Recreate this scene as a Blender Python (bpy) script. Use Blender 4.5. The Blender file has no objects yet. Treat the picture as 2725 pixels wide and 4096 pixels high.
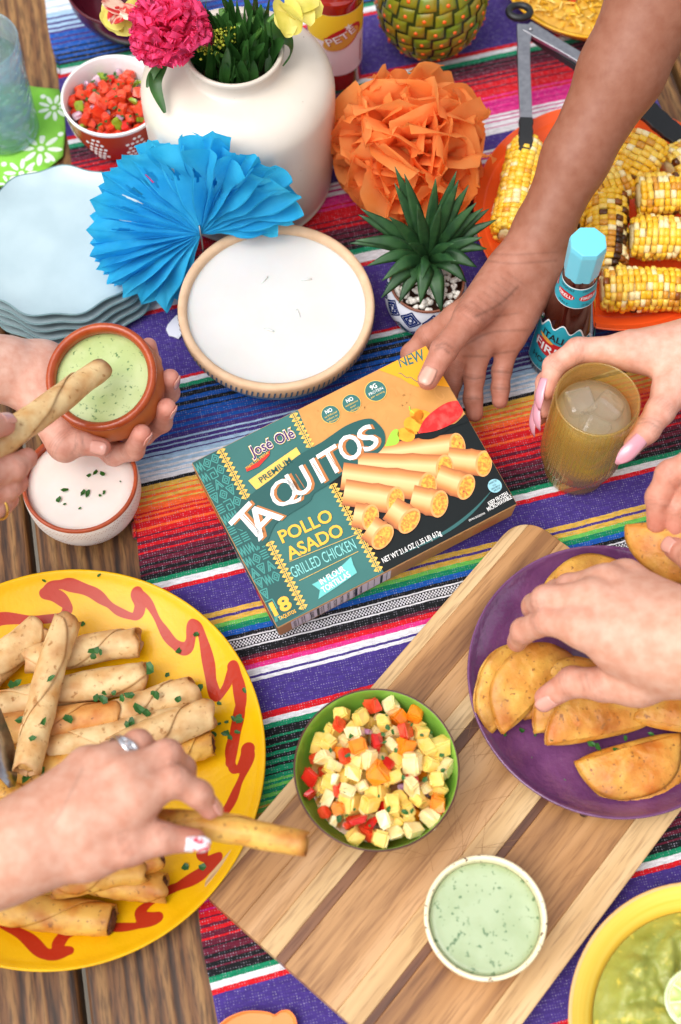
import bpy, bmesh, math, random
import numpy as np
from mathutils import Vector, Matrix, Euler, noise as mnoise

# ------------------------------------------------------------ camera, sky, sun, exposure
sc = bpy.context.scene
PITCH = math.radians(25.0)
cam_d = bpy.data.cameras.new('camera'); cam = bpy.data.objects.new('camera', cam_d)
sc.collection.objects.link(cam); sc.camera = cam
cam.location = (0, -1.12*math.tan(PITCH), 1.12); cam.rotation_euler = (PITCH, 0, 0)
cam_d.lens = 50; cam_d.sensor_width = 36; cam_d.sensor_fit = 'VERTICAL'; cam_d.sensor_height = 36
cam_d.clip_start = .02; cam_d.clip_end = 300
cam_d.dof.use_dof = True; cam_d.dof.focus_distance = 1.185; cam_d.dof.aperture_fstop = 4.2

SUN_EL, SUN_AZ = math.radians(62), math.radians(-125)     # azimuth from +Y towards +X
world = bpy.data.worlds.new('World'); sc.world = world; world.use_nodes = True
wn = world.node_tree; bg = wn.nodes['Background']
sky = wn.nodes.new('ShaderNodeTexSky'); sky.sky_type = 'NISHITA'; sky.sun_disc = False
sky.sun_elevation = SUN_EL; sky.sun_rotation = SUN_AZ; sky.dust_density = 4.0; sky.air_density = 1.0
hs = wn.nodes.new('ShaderNodeHueSaturation'); hs.inputs['Saturation'].default_value = .22
wn.links.new(sky.outputs[0], hs.inputs['Color']); wn.links.new(hs.outputs[0], bg.inputs[0])
bg.inputs[1].default_value = .15
sd = bpy.data.lights.new('sun', 'SUN'); sd.energy = 1.0; sd.angle = math.radians(60); sd.color = (1, .965, .92)
so = bpy.data.objects.new('sun', sd); sc.collection.objects.link(so)
sdir = Vector((math.sin(SUN_AZ)*math.cos(SUN_EL), math.cos(SUN_AZ)*math.cos(SUN_EL), math.sin(SUN_EL)))
so.rotation_euler = sdir.to_track_quat('Z', 'Y').to_euler(); so.location = sdir*5
sc.view_settings.view_transform = 'Standard'; sc.view_settings.look = 'None'
sc.view_settings.gamma = 1; sc.view_settings.use_curve_mapping = False
sc.view_settings.exposure = 0.62
sc.cycles.max_bounces = 10; sc.cycles.transmission_bounces = 10; sc.cycles.transparent_max_bounces = 16
sc.cycles.caustics_reflective = False; sc.cycles.caustics_refractive = False

# ------------------------------------------------------------ helpers
C = sc.collection
PI = math.pi
def lin(h, k=1.0):
    h = h.lstrip('#'); v = [int(h[i:i+2], 16)/255 for i in (0, 2, 4)]
    return tuple((x/12.92 if x <= .04045 else ((x+.055)/1.055)**2.4)*k for x in v) + (1,)

def PM(name, c, rough=.5, c2=None, ns=30., det=4., ramp=(.35, .65), c3=None, n3=200., r3=(.62, .7),
       bump=0., bs=300., bdist=.001, attr=None, stretch=None, rnd=True, tl=0., sss=0., sssr=(.01, .004, .002), **kw):
    """procedural Principled material: colour noise c->c2, specks c3, bump, optional colour attribute"""
    m = bpy.data.materials.new(name); m.use_nodes = True
    nt = m.node_tree; N = nt.nodes; L = nt.links; p = N['Principled BSDF']
    p.inputs['Roughness'].default_value = rough
    col = None
    tc = N.new('ShaderNodeTexCoord'); vec = tc.outputs['Object']
    if stretch:
        mp = N.new('ShaderNodeMapping'); mp.inputs['Scale'].default_value = stretch
        L.new(vec, mp.inputs['Vector']); vec = mp.outputs[0]
    w = None
    if rnd:
        oi = N.new('ShaderNodeObjectInfo'); mu = N.new('ShaderNodeMath'); mu.operation = 'MULTIPLY'
        mu.inputs[1].default_value = 37.; L.new(oi.outputs['Random'], mu.inputs[0]); w = mu.outputs[0]
    def nz(scale, d, dist=0.):
        t = N.new('ShaderNodeTexNoise'); t.noise_dimensions = '4D'
        t.inputs['Scale'].default_value = scale; t.inputs['Detail'].default_value = d
        t.inputs['Distortion'].default_value = dist
        L.new(vec, t.inputs['Vector'])
        if w: L.new(w, t.inputs['W'])
        return t.outputs['Fac']
    def rmp(f, a, b):
        r = N.new('ShaderNodeMapRange'); r.inputs[1].default_value = a; r.inputs[2].default_value = b
        L.new(f, r.inputs[0]); return r.outputs[0]
    def mix(f, a, b, mode='MIX'):
        x = N.new('ShaderNodeMix'); x.data_type = 'RGBA'; x.blend_type = mode
        if hasattr(f, 'is_linked'): L.new(f, x.inputs[0])
        else: x.inputs[0].default_value = f
        for s, i in ((a, 6), (b, 7)):
            if hasattr(s, 'is_linked'): L.new(s, x.inputs[i])
            else: x.inputs[i].default_value = s
        return x.outputs[2]
    c = lin(c) if isinstance(c, str) else c
    if attr:
        at = N.new('ShaderNodeAttribute'); at.attribute_name = attr; col = at.outputs['Color']
        if c2 is not None:
            col = mix(rmp(nz(ns, det), *ramp), col, mix(1., col, lin(c2) if isinstance(c2, str) else c2, 'MULTIPLY'))
    elif c2 is not None:
        col = mix(rmp(nz(ns, det), *ramp), c, lin(c2) if isinstance(c2, str) else c2)
    if c3 is not None:
        col = mix(rmp(nz(n3, 2.), *r3), col if col is not None else c, lin(c3) if isinstance(c3, str) else c3)
    if col is None: p.inputs['Base Color'].default_value = c
    else: L.new(col, p.inputs['Base Color'])
    nrm = None
    if bump:
        b = N.new('ShaderNodeBump'); b.inputs['Strength'].default_value = bump; b.inputs['Distance'].default_value = bdist
        L.new(nz(bs, 3.), b.inputs['Height']); L.new(b.outputs[0], p.inputs['Normal']); nrm = b.outputs[0]
    if sss:
        p.inputs['Subsurface Weight'].default_value = sss
        p.inputs['Subsurface Radius'].default_value = (1, .4, .25); p.inputs['Subsurface Scale'].default_value = sssr[0]
    for k, v in kw.items():
        p.inputs[k.replace('_', ' ')].default_value = v
    if tl:
        t = N.new('ShaderNodeBsdfTranslucent'); x = N.new('ShaderNodeMixShader'); x.inputs[0].default_value = tl
        if col is None: t.inputs[0].default_value = c
        else: L.new(col, t.inputs[0])
        L.new(p.outputs[0], x.inputs[1]); L.new(t.outputs[0], x.inputs[2]); L.new(x.outputs[0], N['Material Output'].inputs[0])
    return m

def glass(name, c, rough=.03, clear=.35, ior=1.45):
    m = bpy.data.materials.new(name); m.use_nodes = True; nt = m.node_tree; N = nt.nodes; L = nt.links
    p = N['Principled BSDF']; p.inputs['Base Color'].default_value = c; p.inputs['Roughness'].default_value = rough
    p.inputs['Transmission Weight'].default_value = 1.; p.inputs['IOR'].default_value = ior
    t = N.new('ShaderNodeBsdfTransparent'); t.inputs[0].default_value = c
    x = N.new('ShaderNodeMixShader'); x.inputs[0].default_value = clear
    L.new(p.outputs[0], x.inputs[1]); L.new(t.outputs[0], x.inputs[2]); L.new(x.outputs[0], N['Material Output'].inputs[0])
    return m

def thin_glass(name, tint, rough=.04, bump=0., bs=90., cloud=0., cc=(.8, .75, .65, 1)):
    """thin walled glass: tinted see-through plus a Fresnel reflection, optionally a little cloudy"""
    m = bpy.data.materials.new(name); m.use_nodes = True; nt = m.node_tree; N = nt.nodes; L = nt.links; N.remove(N['Principled BSDF'])
    t = N.new('ShaderNodeBsdfTransparent'); t.inputs[0].default_value = tint; g_ = N.new('ShaderNodeBsdfGlossy'); g_.inputs['Roughness'].default_value = rough
    fr = N.new('ShaderNodeLayerWeight'); fr.inputs['Blend'].default_value = .5; pw = N.new('ShaderNodeMath'); pw.operation = 'POWER'; pw.inputs[1].default_value = 4.; L.new(fr.outputs['Facing'], pw.inputs[0])
    ma = N.new('ShaderNodeMath'); ma.operation = 'MULTIPLY_ADD'; ma.inputs[1].default_value = .7; ma.inputs[2].default_value = .05; L.new(pw.outputs[0], ma.inputs[0]); x = N.new('ShaderNodeMixShader'); L.new(ma.outputs[0], x.inputs[0])
    base = t.outputs[0]
    if cloud:
        d = N.new('ShaderNodeBsdfDiffuse'); d.inputs[0].default_value = cc; tr = N.new('ShaderNodeBsdfTranslucent'); tr.inputs[0].default_value = cc; ad = N.new('ShaderNodeMixShader'); L.new(d.outputs[0], ad.inputs[1]); L.new(tr.outputs[0], ad.inputs[2])
        y = N.new('ShaderNodeMixShader'); y.inputs[0].default_value = cloud; L.new(base, y.inputs[1]); L.new(ad.outputs[0], y.inputs[2]); base = y.outputs[0]
    L.new(base, x.inputs[1]); L.new(g_.outputs[0], x.inputs[2]); L.new(x.outputs[0], N['Material Output'].inputs[0])
    if bump:
        b_ = N.new('ShaderNodeBump'); b_.inputs['Strength'].default_value = bump; b_.inputs['Distance'].default_value = .003; vo = N.new('ShaderNodeTexVoronoi'); vo.inputs['Scale'].default_value = bs
        tc = N.new('ShaderNodeTexCoord'); L.new(tc.outputs['Object'], vo.inputs['Vector']); L.new(vo.outputs['Distance'], b_.inputs['Height']); L.new(b_.outputs[0], g_.inputs['Normal']); L.new(b_.outputs[0], fr.inputs['Normal'])
    return m
def me(name, v, f, mat=None, parent=None, smooth=True, loc=None, rot=None, mats=None, fm=None, sharp=None):
    m = bpy.data.meshes.new(name); m.from_pydata([tuple(map(float, q)) for q in v], [], [tuple(map(int, q)) for q in f])
    if smooth: m.polygons.foreach_set('use_smooth', [True]*len(m.polygons))
    for q in (mats or ([mat] if mat else [])): m.materials.append(q)
    if fm is not None: m.polygons.foreach_set('material_index', fm)
    if sharp: m.set_sharp_from_angle(angle=math.radians(sharp))
    m.update()
    return ob(name, m, parent, loc, rot)
def ob(name, m, parent=None, loc=None, rot=None):
    o = bpy.data.objects.new(name, m); C.objects.link(o)
    if parent: o.parent = parent
    if loc is not None: o.location = loc
    if rot is not None: o.rotation_euler = rot
    return o
def tag(o, label, cat, group=None, kind=None):
    if label: o['label'] = label
    if cat: o['category'] = cat
    if group: o['group'] = group
    if kind: o['kind'] = kind
    return o
def thing(name, label, cat, loc=(0, 0, 0), rot=(0, 0, 0), group=None):
    o = bpy.data.objects.new(name, None); C.objects.link(o); o.empty_display_size = .02
    o.location = loc; o.rotation_euler = rot
    return tag(o, label, cat, group)
def fcol(o, cols, name='tint'):
    a = o.data.attributes.new(name, 'FLOAT_COLOR', 'FACE'); a.data.foreach_set('color', np.asarray(cols, float).ravel())
def vcol(o, cols, name='tint'):
    a = o.data.attributes.new(name, 'FLOAT_COLOR', 'POINT'); a.data.foreach_set('color', np.asarray(cols, float).ravel())
def subsurf(o, n=1):
    m = o.modifiers.new('s', 'SUBSURF'); m.levels = n; m.render_levels = n
def solid(o, t, off=0):
    m = o.modifiers.new('t', 'SOLIDIFY'); m.thickness = t; m.offset = off
def bev(o, w, n=2):
    m = o.modifiers.new('b', 'BEVEL'); m.width = w; m.segments = n; m.limit_method = 'ANGLE'

def lathe(prof, n=72, rmod=None):
    v = []; f = []
    for r, z in prof:
        for i in range(n):
            a = 2*PI*i/n; q = r*(rmod(a, z) if rmod else 1)
            v.append((q*math.cos(a), q*math.sin(a), z))
    for j in range(len(prof)-1):
        for i in range(n):
            k = (i+1) % n; f.append((j*n+i, j*n+k, (j+1)*n+k, (j+1)*n+i))
    return v, f
def cap(v, f, n, start, flip=False):
    ring = list(range(start, start+n)); f.append(tuple(ring[::-1] if flip else ring))
def grid(nu, nv, fn, wrapu=False):
    v = [fn(i/(nu if wrapu else nu-1), j/(nv-1)) for j in range(nv) for i in range(nu)]
    f = []
    for j in range(nv-1):
        for i in range(nu if wrapu else nu-1):
            k = (i+1) % nu; f.append((j*nu+i, j*nu+k, (j+1)*nu+k, (j+1)*nu+i))
    return v, f
def spl(pts, n):
    """Catmull-Rom through points (any dimension) -> n samples"""
    P = np.asarray(pts, float); P = np.vstack([2*P[0]-P[1], P, 2*P[-1]-P[-2]]); m = len(P)-3; out = []
    for t in np.linspace(0, m-1e-6, n):
        i = int(t); u = t-i; a, b, c, d = P[i:i+4]
        out.append(.5*(2*b+(c-a)*u+(2*a-5*b+4*c-d)*u*u+(3*b-a-3*c+d)*u**3))
    return np.array(out)
def tube(path, rad, n=10, close=True):
    P = np.asarray(path, float); m = len(P); rad = np.broadcast_to(rad, (m,)) if np.ndim(rad) < 2 else rad
    T = np.gradient(P, axis=0); T /= np.linalg.norm(T, axis=1)[:, None]+1e-12
    u = np.cross(T[0], (0, 0, 1.)); u = np.cross(T[0], (0, 1., 0)) if np.linalg.norm(u) < .1 else u; u /= np.linalg.norm(u)
    v = []; f = []
    for i in range(m):
        u = u-T[i]*(u@T[i]); u /= np.linalg.norm(u); w = np.cross(T[i], u)
        for k in range(n):
            a = 2*PI*k/n; v.append(P[i]+rad[i]*(math.cos(a)*u+math.sin(a)*w))
    for j in range(m-1):
        for i in range(n):
            k = (i+1) % n; f.append((j*n+i, j*n+k, (j+1)*n+k, (j+1)*n+i))
    if close:
        f.append(tuple(range(n))[::-1]); f.append(tuple(range((m-1)*n, m*n)))
    return v, f
def join(*vf):
    V = []; F = []
    for v, f in vf:
        o = len(V); V += [tuple(q) for q in v]; F += [tuple(i+o for i in q) for q in f]
    return V, F
def boxvf(x0, x1, y0, y1, z0, z1):
    v = [(x, y, z) for z in (z0, z1) for x, y in ((x0, y0), (x1, y0), (x1, y1), (x0, y1))]
    return v, [(3, 2, 1, 0), (4, 5, 6, 7), (0, 1, 5, 4), (1, 2, 6, 5), (2, 3, 7, 6), (3, 0, 4, 7)]
def n3(p, s=1., seed=0.):
    return mnoise.noise(Vector((p[0]*s+seed, p[1]*s-seed*.7, p[2]*s+seed*1.3)))
def aim(d, up=(0, 0, 1)):
    """rotation matrix whose X axis is d and Z is near up"""
    x = Vector(d).normalized(); z = Vector(up); z = (z-x*z.dot(x))
    z = z.normalized() if z.length > 1e-4 else Vector((0, 1, 0)); y = z.cross(x)
    return Matrix((x, y, z)).transposed()

def text_vf(body, bold=0., shear=0., spacing=1.):
    cu = bpy.data.curves.new('lettering', 'FONT'); cu.body = body; cu.size = 1; cu.offset = bold; cu.shear = shear
    cu.space_character = spacing; cu.resolution_u = 3; cu.fill_mode = 'FRONT'
    o = bpy.data.objects.new('lettering', cu); C.objects.link(o); bpy.context.view_layer.update()
    m = bpy.data.meshes.new_from_object(o); bpy.data.objects.remove(o); bpy.data.curves.remove(cu)
    v = np.array([q.co[:] for q in m.vertices]); f = [tuple(p.vertices) for p in m.polygons]; bpy.data.meshes.remove(m)
    return v, f
def text_fit(body, a, b, h, z=0., bold=0., shear=0., spacing=1.):
    """flat lettering whose baseline runs a->b (2-D) with capital height h, in the XY plane at z"""
    v, f = text_vf(body, bold, shear, spacing)
    x0, x1 = v[:, 0].min(), v[:, 0].max(); caps = .73
    a = np.array(a, float); b = np.array(b, float); d = b-a; w = np.linalg.norm(d); d /= w; n = np.array((-d[1], d[0]))
    X = (v[:, 0]-x0)/(x1-x0)*w; Y = v[:, 1]/caps*h
    P = a+X[:, None]*d+Y[:, None]*n
    return [(p[0], p[1], z) for p in P], f
def poly(pts, z=0.):
    return [(p[0], p[1], z) for p in pts], [tuple(range(len(pts)))]
def disc(c, r, z=0., n=40, ry=None, ang=0.):
    ry = r if ry is None else ry; ca, sa = math.cos(ang), math.sin(ang)
    return [(c[0]+r*math.cos(t)*ca-ry*math.sin(t)*sa, c[1]+r*math.cos(t)*sa+ry*math.sin(t)*ca, z) for t in [2*PI*i/n for i in range(n)]], [tuple(range(n))]
def ribbon2(path, w, z=0., closed=False):
    """flat strip of width w along a 2-D path"""
    P = np.asarray(path, float)[:, :2]; T = np.gradient(P, axis=0); T /= np.linalg.norm(T, axis=1)[:, None]+1e-12
    N = np.stack([-T[:, 1], T[:, 0]], 1); w = np.broadcast_to(w, (len(P),))[:, None]
    A = P+N*w/2; B = P-N*w/2; v = [(p[0], p[1], z) for p in A]+[(p[0], p[1], z) for p in B]; n = len(P)
    return v, [(i, n+i, n+i+1, i+1) for i in range(n-1)]

# ============================================================ SETTING: ground, picnic table, striped runner
ZR = .004                                             # top of the woven runner
g_m = PM('ground_stone', '#8d8578', .9, '#6e675c', 3., bump=.3, bs=40)
g = me('ground', *boxvf(-60, 60, -60, 60, -.80, -.76), g_m, smooth=False); g['kind'] = 'structure'

def wood_plank_mat():
    m = bpy.data.materials.new('weathered_plank'); m.use_nodes = True; nt = m.node_tree; N = nt.nodes; L = nt.links
    p = N['Principled BSDF']; p.inputs['Roughness'].default_value = .55
    tc = N.new('ShaderNodeTexCoord'); oi = N.new('ShaderNodeObjectInfo')
    mu = N.new('ShaderNodeMath'); mu.operation = 'MULTIPLY'; mu.inputs[1].default_value = 23; L.new(oi.outputs['Random'], mu.inputs[0])
    def nz(sx, sy, sz, scale, d, dist=0.):
        mp = N.new('ShaderNodeMapping'); mp.inputs['Scale'].default_value = (sx, sy, sz); L.new(tc.outputs['Object'], mp.inputs[0])
        t = N.new('ShaderNodeTexNoise'); t.noise_dimensions = '4D'; t.inputs['Scale'].default_value = scale; t.inputs['Detail'].default_value = d
        t.inputs['Distortion'].default_value = dist; L.new(mp.outputs[0], t.inputs['Vector']); L.new(mu.outputs[0], t.inputs['W']); return t.outputs['Fac']
    a = nz(1, .05, 1, 130, 5, .3); b = nz(1, .12, 1, 420, 3); c = nz(1, .35, 1, 9, 3)
    wv = N.new('ShaderNodeTexWave'); wv.inputs['Scale'].default_value = 16; wv.inputs['Distortion'].default_value = 7
    wv.inputs['Detail'].default_value = 3; wv.inputs['Detail Scale'].default_value = 1.2
    mp = N.new('ShaderNodeMapping'); mp.inputs['Scale'].default_value = (1.6, .10, 1.6); L.new(tc.outputs['Object'], mp.inputs[0]); L.new(mp.outputs[0], wv.inputs['Vector'])
    ad = N.new('ShaderNodeMath'); ad.operation = 'MULTIPLY_ADD'; L.new(wv.outputs['Fac'], ad.inputs[0]); ad.inputs[1].default_value = .35; L.new(a, ad.inputs[2])
    r = N.new('ShaderNodeValToRGB'); L.new(ad.outputs[0], r.inputs[0])
    e = r.color_ramp.elements; e[0].position = .38; e[0].color = lin('#38200e'); e[1].position = .92; e[1].color = lin('#9c7444')
    q = e.new(.62); q.color = lin('#7c522c')
    x = N.new('ShaderNodeMix'); x.data_type = 'RGBA'; x.blend_type = 'MULTIPLY'; x.inputs[0].default_value = 1
    r2 = N.new('ShaderNodeValToRGB'); L.new(b, r2.inputs[0]); r2.color_ramp.elements[0].position = .36; r2.color_ramp.elements[0].color = (.45, .42, .40, 1)
    r2.color_ramp.elements[1].position = .56; r2.color_ramp.elements[1].color = (1.05, 1.05, 1.05, 1)
    L.new(r.outputs[0], x.inputs[6]); L.new(r2.outputs[0], x.inputs[7])
    y = N.new('ShaderNodeMix'); y.data_type = 'RGBA'; y.blend_type = 'MULTIPLY'; y.inputs[0].default_value = .8
    r3 = N.new('ShaderNodeValToRGB'); L.new(c, r3.inputs[0]); r3.color_ramp.elements[0].position = .3; r3.color_ramp.elements[0].color = (.62, .58, .54, 1); r3.color_ramp.elements[1].position = .7
    L.new(x.outputs[2], y.inputs[6]); L.new(r3.outputs[0], y.inputs[7]); L.new(y.outputs[2], p.inputs['Base Color'])
    bp = N.new('ShaderNodeBump'); bp.inputs['Strength'].default_value = .55; bp.inputs['Distance'].default_value = .0012
    L.new(ad.outputs[0], bp.inputs['Height']); L.new(bp.outputs[0], p.inputs['Normal'])
    return m
plank_m = wood_plank_mat()
T_ANG = math.radians(11.0); R_ANG = math.radians(12.2)
table = thing('picnic_table', 'weathered brown wooden picnic table of long planks under the striped runner', 'table', (0, 0, 0), (0, 0, T_ANG))
PW, GAP = .132, .007
g0 = -.266                                            # a gap between planks (table x)
k = -3
for k in range(-3, 7):
    x0 = g0+GAP/2+k*(PW+GAP); o = me('plank', *boxvf(-PW/2, PW/2, -1.0, 1.05, -.036, 0), plank_m, table, False, loc=(x0+PW/2, 0, -.0005*(k % 2)))
    bev(o, .004, 3)
for y in (-.75, .8):
    o = me('crossbeam', *boxvf(-.62, .68, y-.045, y+.045, -.075, -.0375), plank_m, table, False); bev(o, .003)
for x in (-.5, .56):
    for y in (-.66, .71):
        o = me('leg', *boxvf(x-.045, x+.045, y-.04, y+.04, -.76, -.0385), plank_m, table, False); bev(o, .004)

# ---- serape runner: every stripe is woven colour on a real, gently rippled sheet
PAL = dict(W='#e9e9ee', L='#a9cbe8', U='#45307c', B='#0e57b4', K='#101418', G='#0a8a60', R='#d8101f', P='#463386', M='#661630',
           Y='#e2b44a', O='#f8682c', g='#6cc456', k='#e2308a', m='#cc147c', C='#101418')
STR = """.80 P .735 R .731 W .727 G .722 K .715 B .70 L .66 W .650 L .648 W .637 L .635 W .627 L .625 W .619 L .6125 U .610 L .6055 U .6025 L .5985 U .5955 L .593 U .590 B .5845 U
.582 B .5775 U .575 B .569 K .567 B .562 K .559 B .5555 K .552 B .550 K .5468 G .5421 W .5349 R .5305 P .4555 R .4508 W .4455 G .4402 K .4375 M .435 K .4325 M .430 K .4285 M
.4225 R .421 M .4175 R .415 M .4125 R .406 M .4045 R .395 k .393 R .390 k .3874 m .383 k .3805 m .3775 k .3716 W .3690 m .3675 W .364 m .3625 W .357 m .356 W .3484 P .3314 W .3285 m
.327 W .3235 m .321 W .3165 m .314 k .306 R .304 k .301 R .289 M .2875 R .283 M .2805 R .2775 M .272 K .2705 M .266 K .2635 M .261 K .257 M .2555 K .2515 G .2455 W .2350 R .2307 P
.1585 R .1555 W .1507 G .1465 K .1428 B .1410 K .1363 B .1318 K .1279 B .1238 K .1223 B .1187 U .118 B .1136 U .1108 B .1071 U .1039 B .1021 U .0975 L .0957 U .0925 L .0913 U .0880 L
.085 U .0837 L .0790 W .0774 L .0740 W .0716 L .0694 W .0662 L .0651 W .0606 K .0572 Y .0527 O .0515 Y .0482 O .0457 Y .0430 O .0402 Y .0387 O .0331 R .0313 O .0292 R .0269 O .0247 R
.0188 O .0165 R .0116 M .0103 R .0066 M .0036 R .0003 M -.0036 R -.0053 M -.0096 K -.0108 M -.0150 K -.0175 M -.0203 K -.0236 M -.0253 K -.0298 G -.0342 W -.0399 R -.0440 P
-.0722 Y -.0767 P -.0791 Y -.0833 g -.0870 G -.0917 B -.0964 K -.0999 W -.1012 K -.1020 C -.1080 K -.1088 W -.1102 K -.1170 M -.1204 R -.1250 k -.1291 W -.1349 P -.1370 W -.1400 P
-.1677 R -.1734 W -.1779 G -.1823 K -.1888 G -.1906 K -.1957 G -.1973 K -.2017 G -.2046 K -.2077 G -.2114 K -.2138 G -.2185 K -.2197 G -.2233 g -.2253 G -.2275 g -.2299 G -.2335 g
-.2366 G -.2389 g -.2418 Y -.2434 g -.2470 Y -.2500 g -.2520 Y -.2590 O -.2620 Y -.2640 O -.2700 k -.2730 O -.2760 k -.2830 m -.2860 k -.2890 m -.2976 R -.3009 m -.3037 R -.3082 m -.3098 R
-.3142 M -.3155 R -.3196 M -.3221 R -.3252 M -.3296 R -.3312 M -.3357 K -.3370 M -.3419 K -.3447 M -.3477 K -.3511 M -.3525 K -.3580 G -.3622 W -.3672 R -.3712 P -.4563 R -.461 W -.466 G
-.471 K -.480 B -.50 U -.52 L -.54 W -.57 K -.58 Y -.60 O -.62 R -.66 M -.70 K""".split()
bs_, bc_ = [float(x) for x in STR[0::2]], STR[1::2]
def cloth_mat():
    m = bpy.data.materials.new('woven_serape'); m.use_nodes = True; nt = m.node_tree; N = nt.nodes; L = nt.links
    p = N['Principled BSDF']; p.inputs['Roughness'].default_value = .85; p.inputs['Sheen Weight'].default_value = .12
    p.inputs['Specular IOR Level'].default_value = .25
    at = N.new('ShaderNodeAttribute'); at.attribute_name = 'stripe'
    tc = N.new('ShaderNodeTexCoord'); mp = N.new('ShaderNodeMapping'); mp.inputs['Scale'].default_value = (1, 1, 1); L.new(tc.outputs['Object'], mp.inputs[0])
    vo = N.new('ShaderNodeTexVoronoi'); vo.voronoi_dimensions = '2D'; vo.inputs['Scale'].default_value = 470; vo.inputs['Randomness'].default_value = .22; L.new(mp.outputs[0], vo.inputs['Vector'])
    r = N.new('ShaderNodeMapRange'); r.inputs[1].default_value = .30; r.inputs[2].default_value = .12; L.new(vo.outputs['Distance'], r.inputs[0])
    nz = N.new('ShaderNodeTexNoise'); nz.inputs['Scale'].default_value = 260; nz.inputs['Detail'].default_value = 2; L.new(tc.outputs['Object'], nz.inputs['Vector'])
    r2 = N.new('ShaderNodeMapRange'); r2.inputs[1].default_value = .45; r2.inputs[2].default_value = .68; r2.inputs[4].default_value = .75; L.new(nz.outputs['Fac'], r2.inputs[0])
    mu = N.new('ShaderNodeMath'); mu.operation = 'MULTIPLY'; L.new(r.outputs[0], mu.inputs[0]); L.new(r2.outputs[0], mu.inputs[1])
    x = N.new('ShaderNodeMix'); x.data_type = 'RGBA'; L.new(mu.outputs[0], x.inputs[0]); L.new(at.outputs['Color'], x.inputs[6]); x.inputs[7].default_value = (.46, .44, .54, 1)
    mp2 = N.new('ShaderNodeMapping'); mp2.inputs['Scale'].default_value = (.25, 1, 1); L.new(tc.outputs['Object'], mp2.inputs[0])
    nz2 = N.new('ShaderNodeTexNoise'); nz2.inputs['Scale'].default_value = 700; nz2.inputs['Detail'].default_value = 3; L.new(mp2.outputs[0], nz2.inputs['Vector'])
    r3 = N.new('ShaderNodeMapRange'); r3.inputs[1].default_value = .3; r3.inputs[2].default_value = .7; r3.inputs[3].default_value = .72; r3.inputs[4].default_value = 1.1; L.new(nz2.outputs['Fac'], r3.inputs[0])
    y = N.new('ShaderNodeMix'); y.data_type = 'RGBA'; y.blend_type = 'MULTIPLY'; y.inputs[0].default_value = 1; L.new(x.outputs[2], y.inputs[6]); L.new(r3.outputs[0], y.inputs[7])
    L.new(y.outputs[2], p.inputs['Base Color'])
    bp = N.new('ShaderNodeBump'); bp.inputs['Strength'].default_value = .5; bp.inputs['Distance'].default_value = .0006; bp.invert = True
    L.new(vo.outputs['Distance'], bp.inputs['Height']); L.new(bp.outputs[0], p.inputs['Normal'])
    return m
def make_runner():
    c0, c1, nc = -.178, .405, 420
    rows = []
    for i, s in enumerate(bs_):
        e = bs_[i+1] if i+1 < len(bs_) else -.74
        n = max(1, int(round((s-e)/.02))) if bc_[i] != 'C' else 4
        for j in range(n): rows.append((s+(e-s)*j/n, bc_[i], j))
    rows.append((-.74, bc_[-1], 0))
    rnd = random.Random(4); jit = [rnd.uniform(-.5, .5) for _ in range(nc+1)]
    V = []; F = []; K = []
    for q, (s, cc, j) in enumerate(rows):
        for i in range(nc+1):
            c = c0+(c1-c0)*i/nc; cc_ = c+(.0012*math.sin(s*61)+.0008*math.sin(s*23+1) if i in (0, nc) else 0)
            w = .0011*mnoise.noise(Vector((c*9, s*3, 0)))+.0004*mnoise.noise(Vector((c*60, s*20, 4)))+.0004*mnoise.noise(Vector((c*330, s*9, 9)))
            z = ZR-.0004+.0004*mnoise.noise(Vector((c*14, s*14, 2)))
            V.append((cc_, s+.05*(c+.178)+w, z))
    for q in range(len(rows)-1):
        for i in range(nc):
            a = q*(nc+1)+i; F.append((a, a+nc+1, a+nc+2, a+1)); k = rows[q][1]
            if k == 'C': k = 'W' if (i//1+rows[q][2]) % 2 else 'K'
            K.append(lin(PAL[k], .92))
    o = me('striped_runner', V, F, cloth_mat(), rot=(0, 0, R_ANG)); fcol(o, K, 'stripe'); solid(o, .0032, -1)
    tag(o, 'multicolour striped woven serape runner laid along the wooden table', 'table runner'); return o
runner = make_runner()

# ============================================================ DISHES, BOARD, VASE, GLASSWARE
def ceramic(name, c, c2=None, rough=.22, **k):
    return PM(name, c, rough, c2, k.pop('ns', 25.), bump=k.pop('bump', .08), bs=k.pop('bs', 90.), rnd=False, **k)
TB = .024                                             # top of the cutting board

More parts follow.
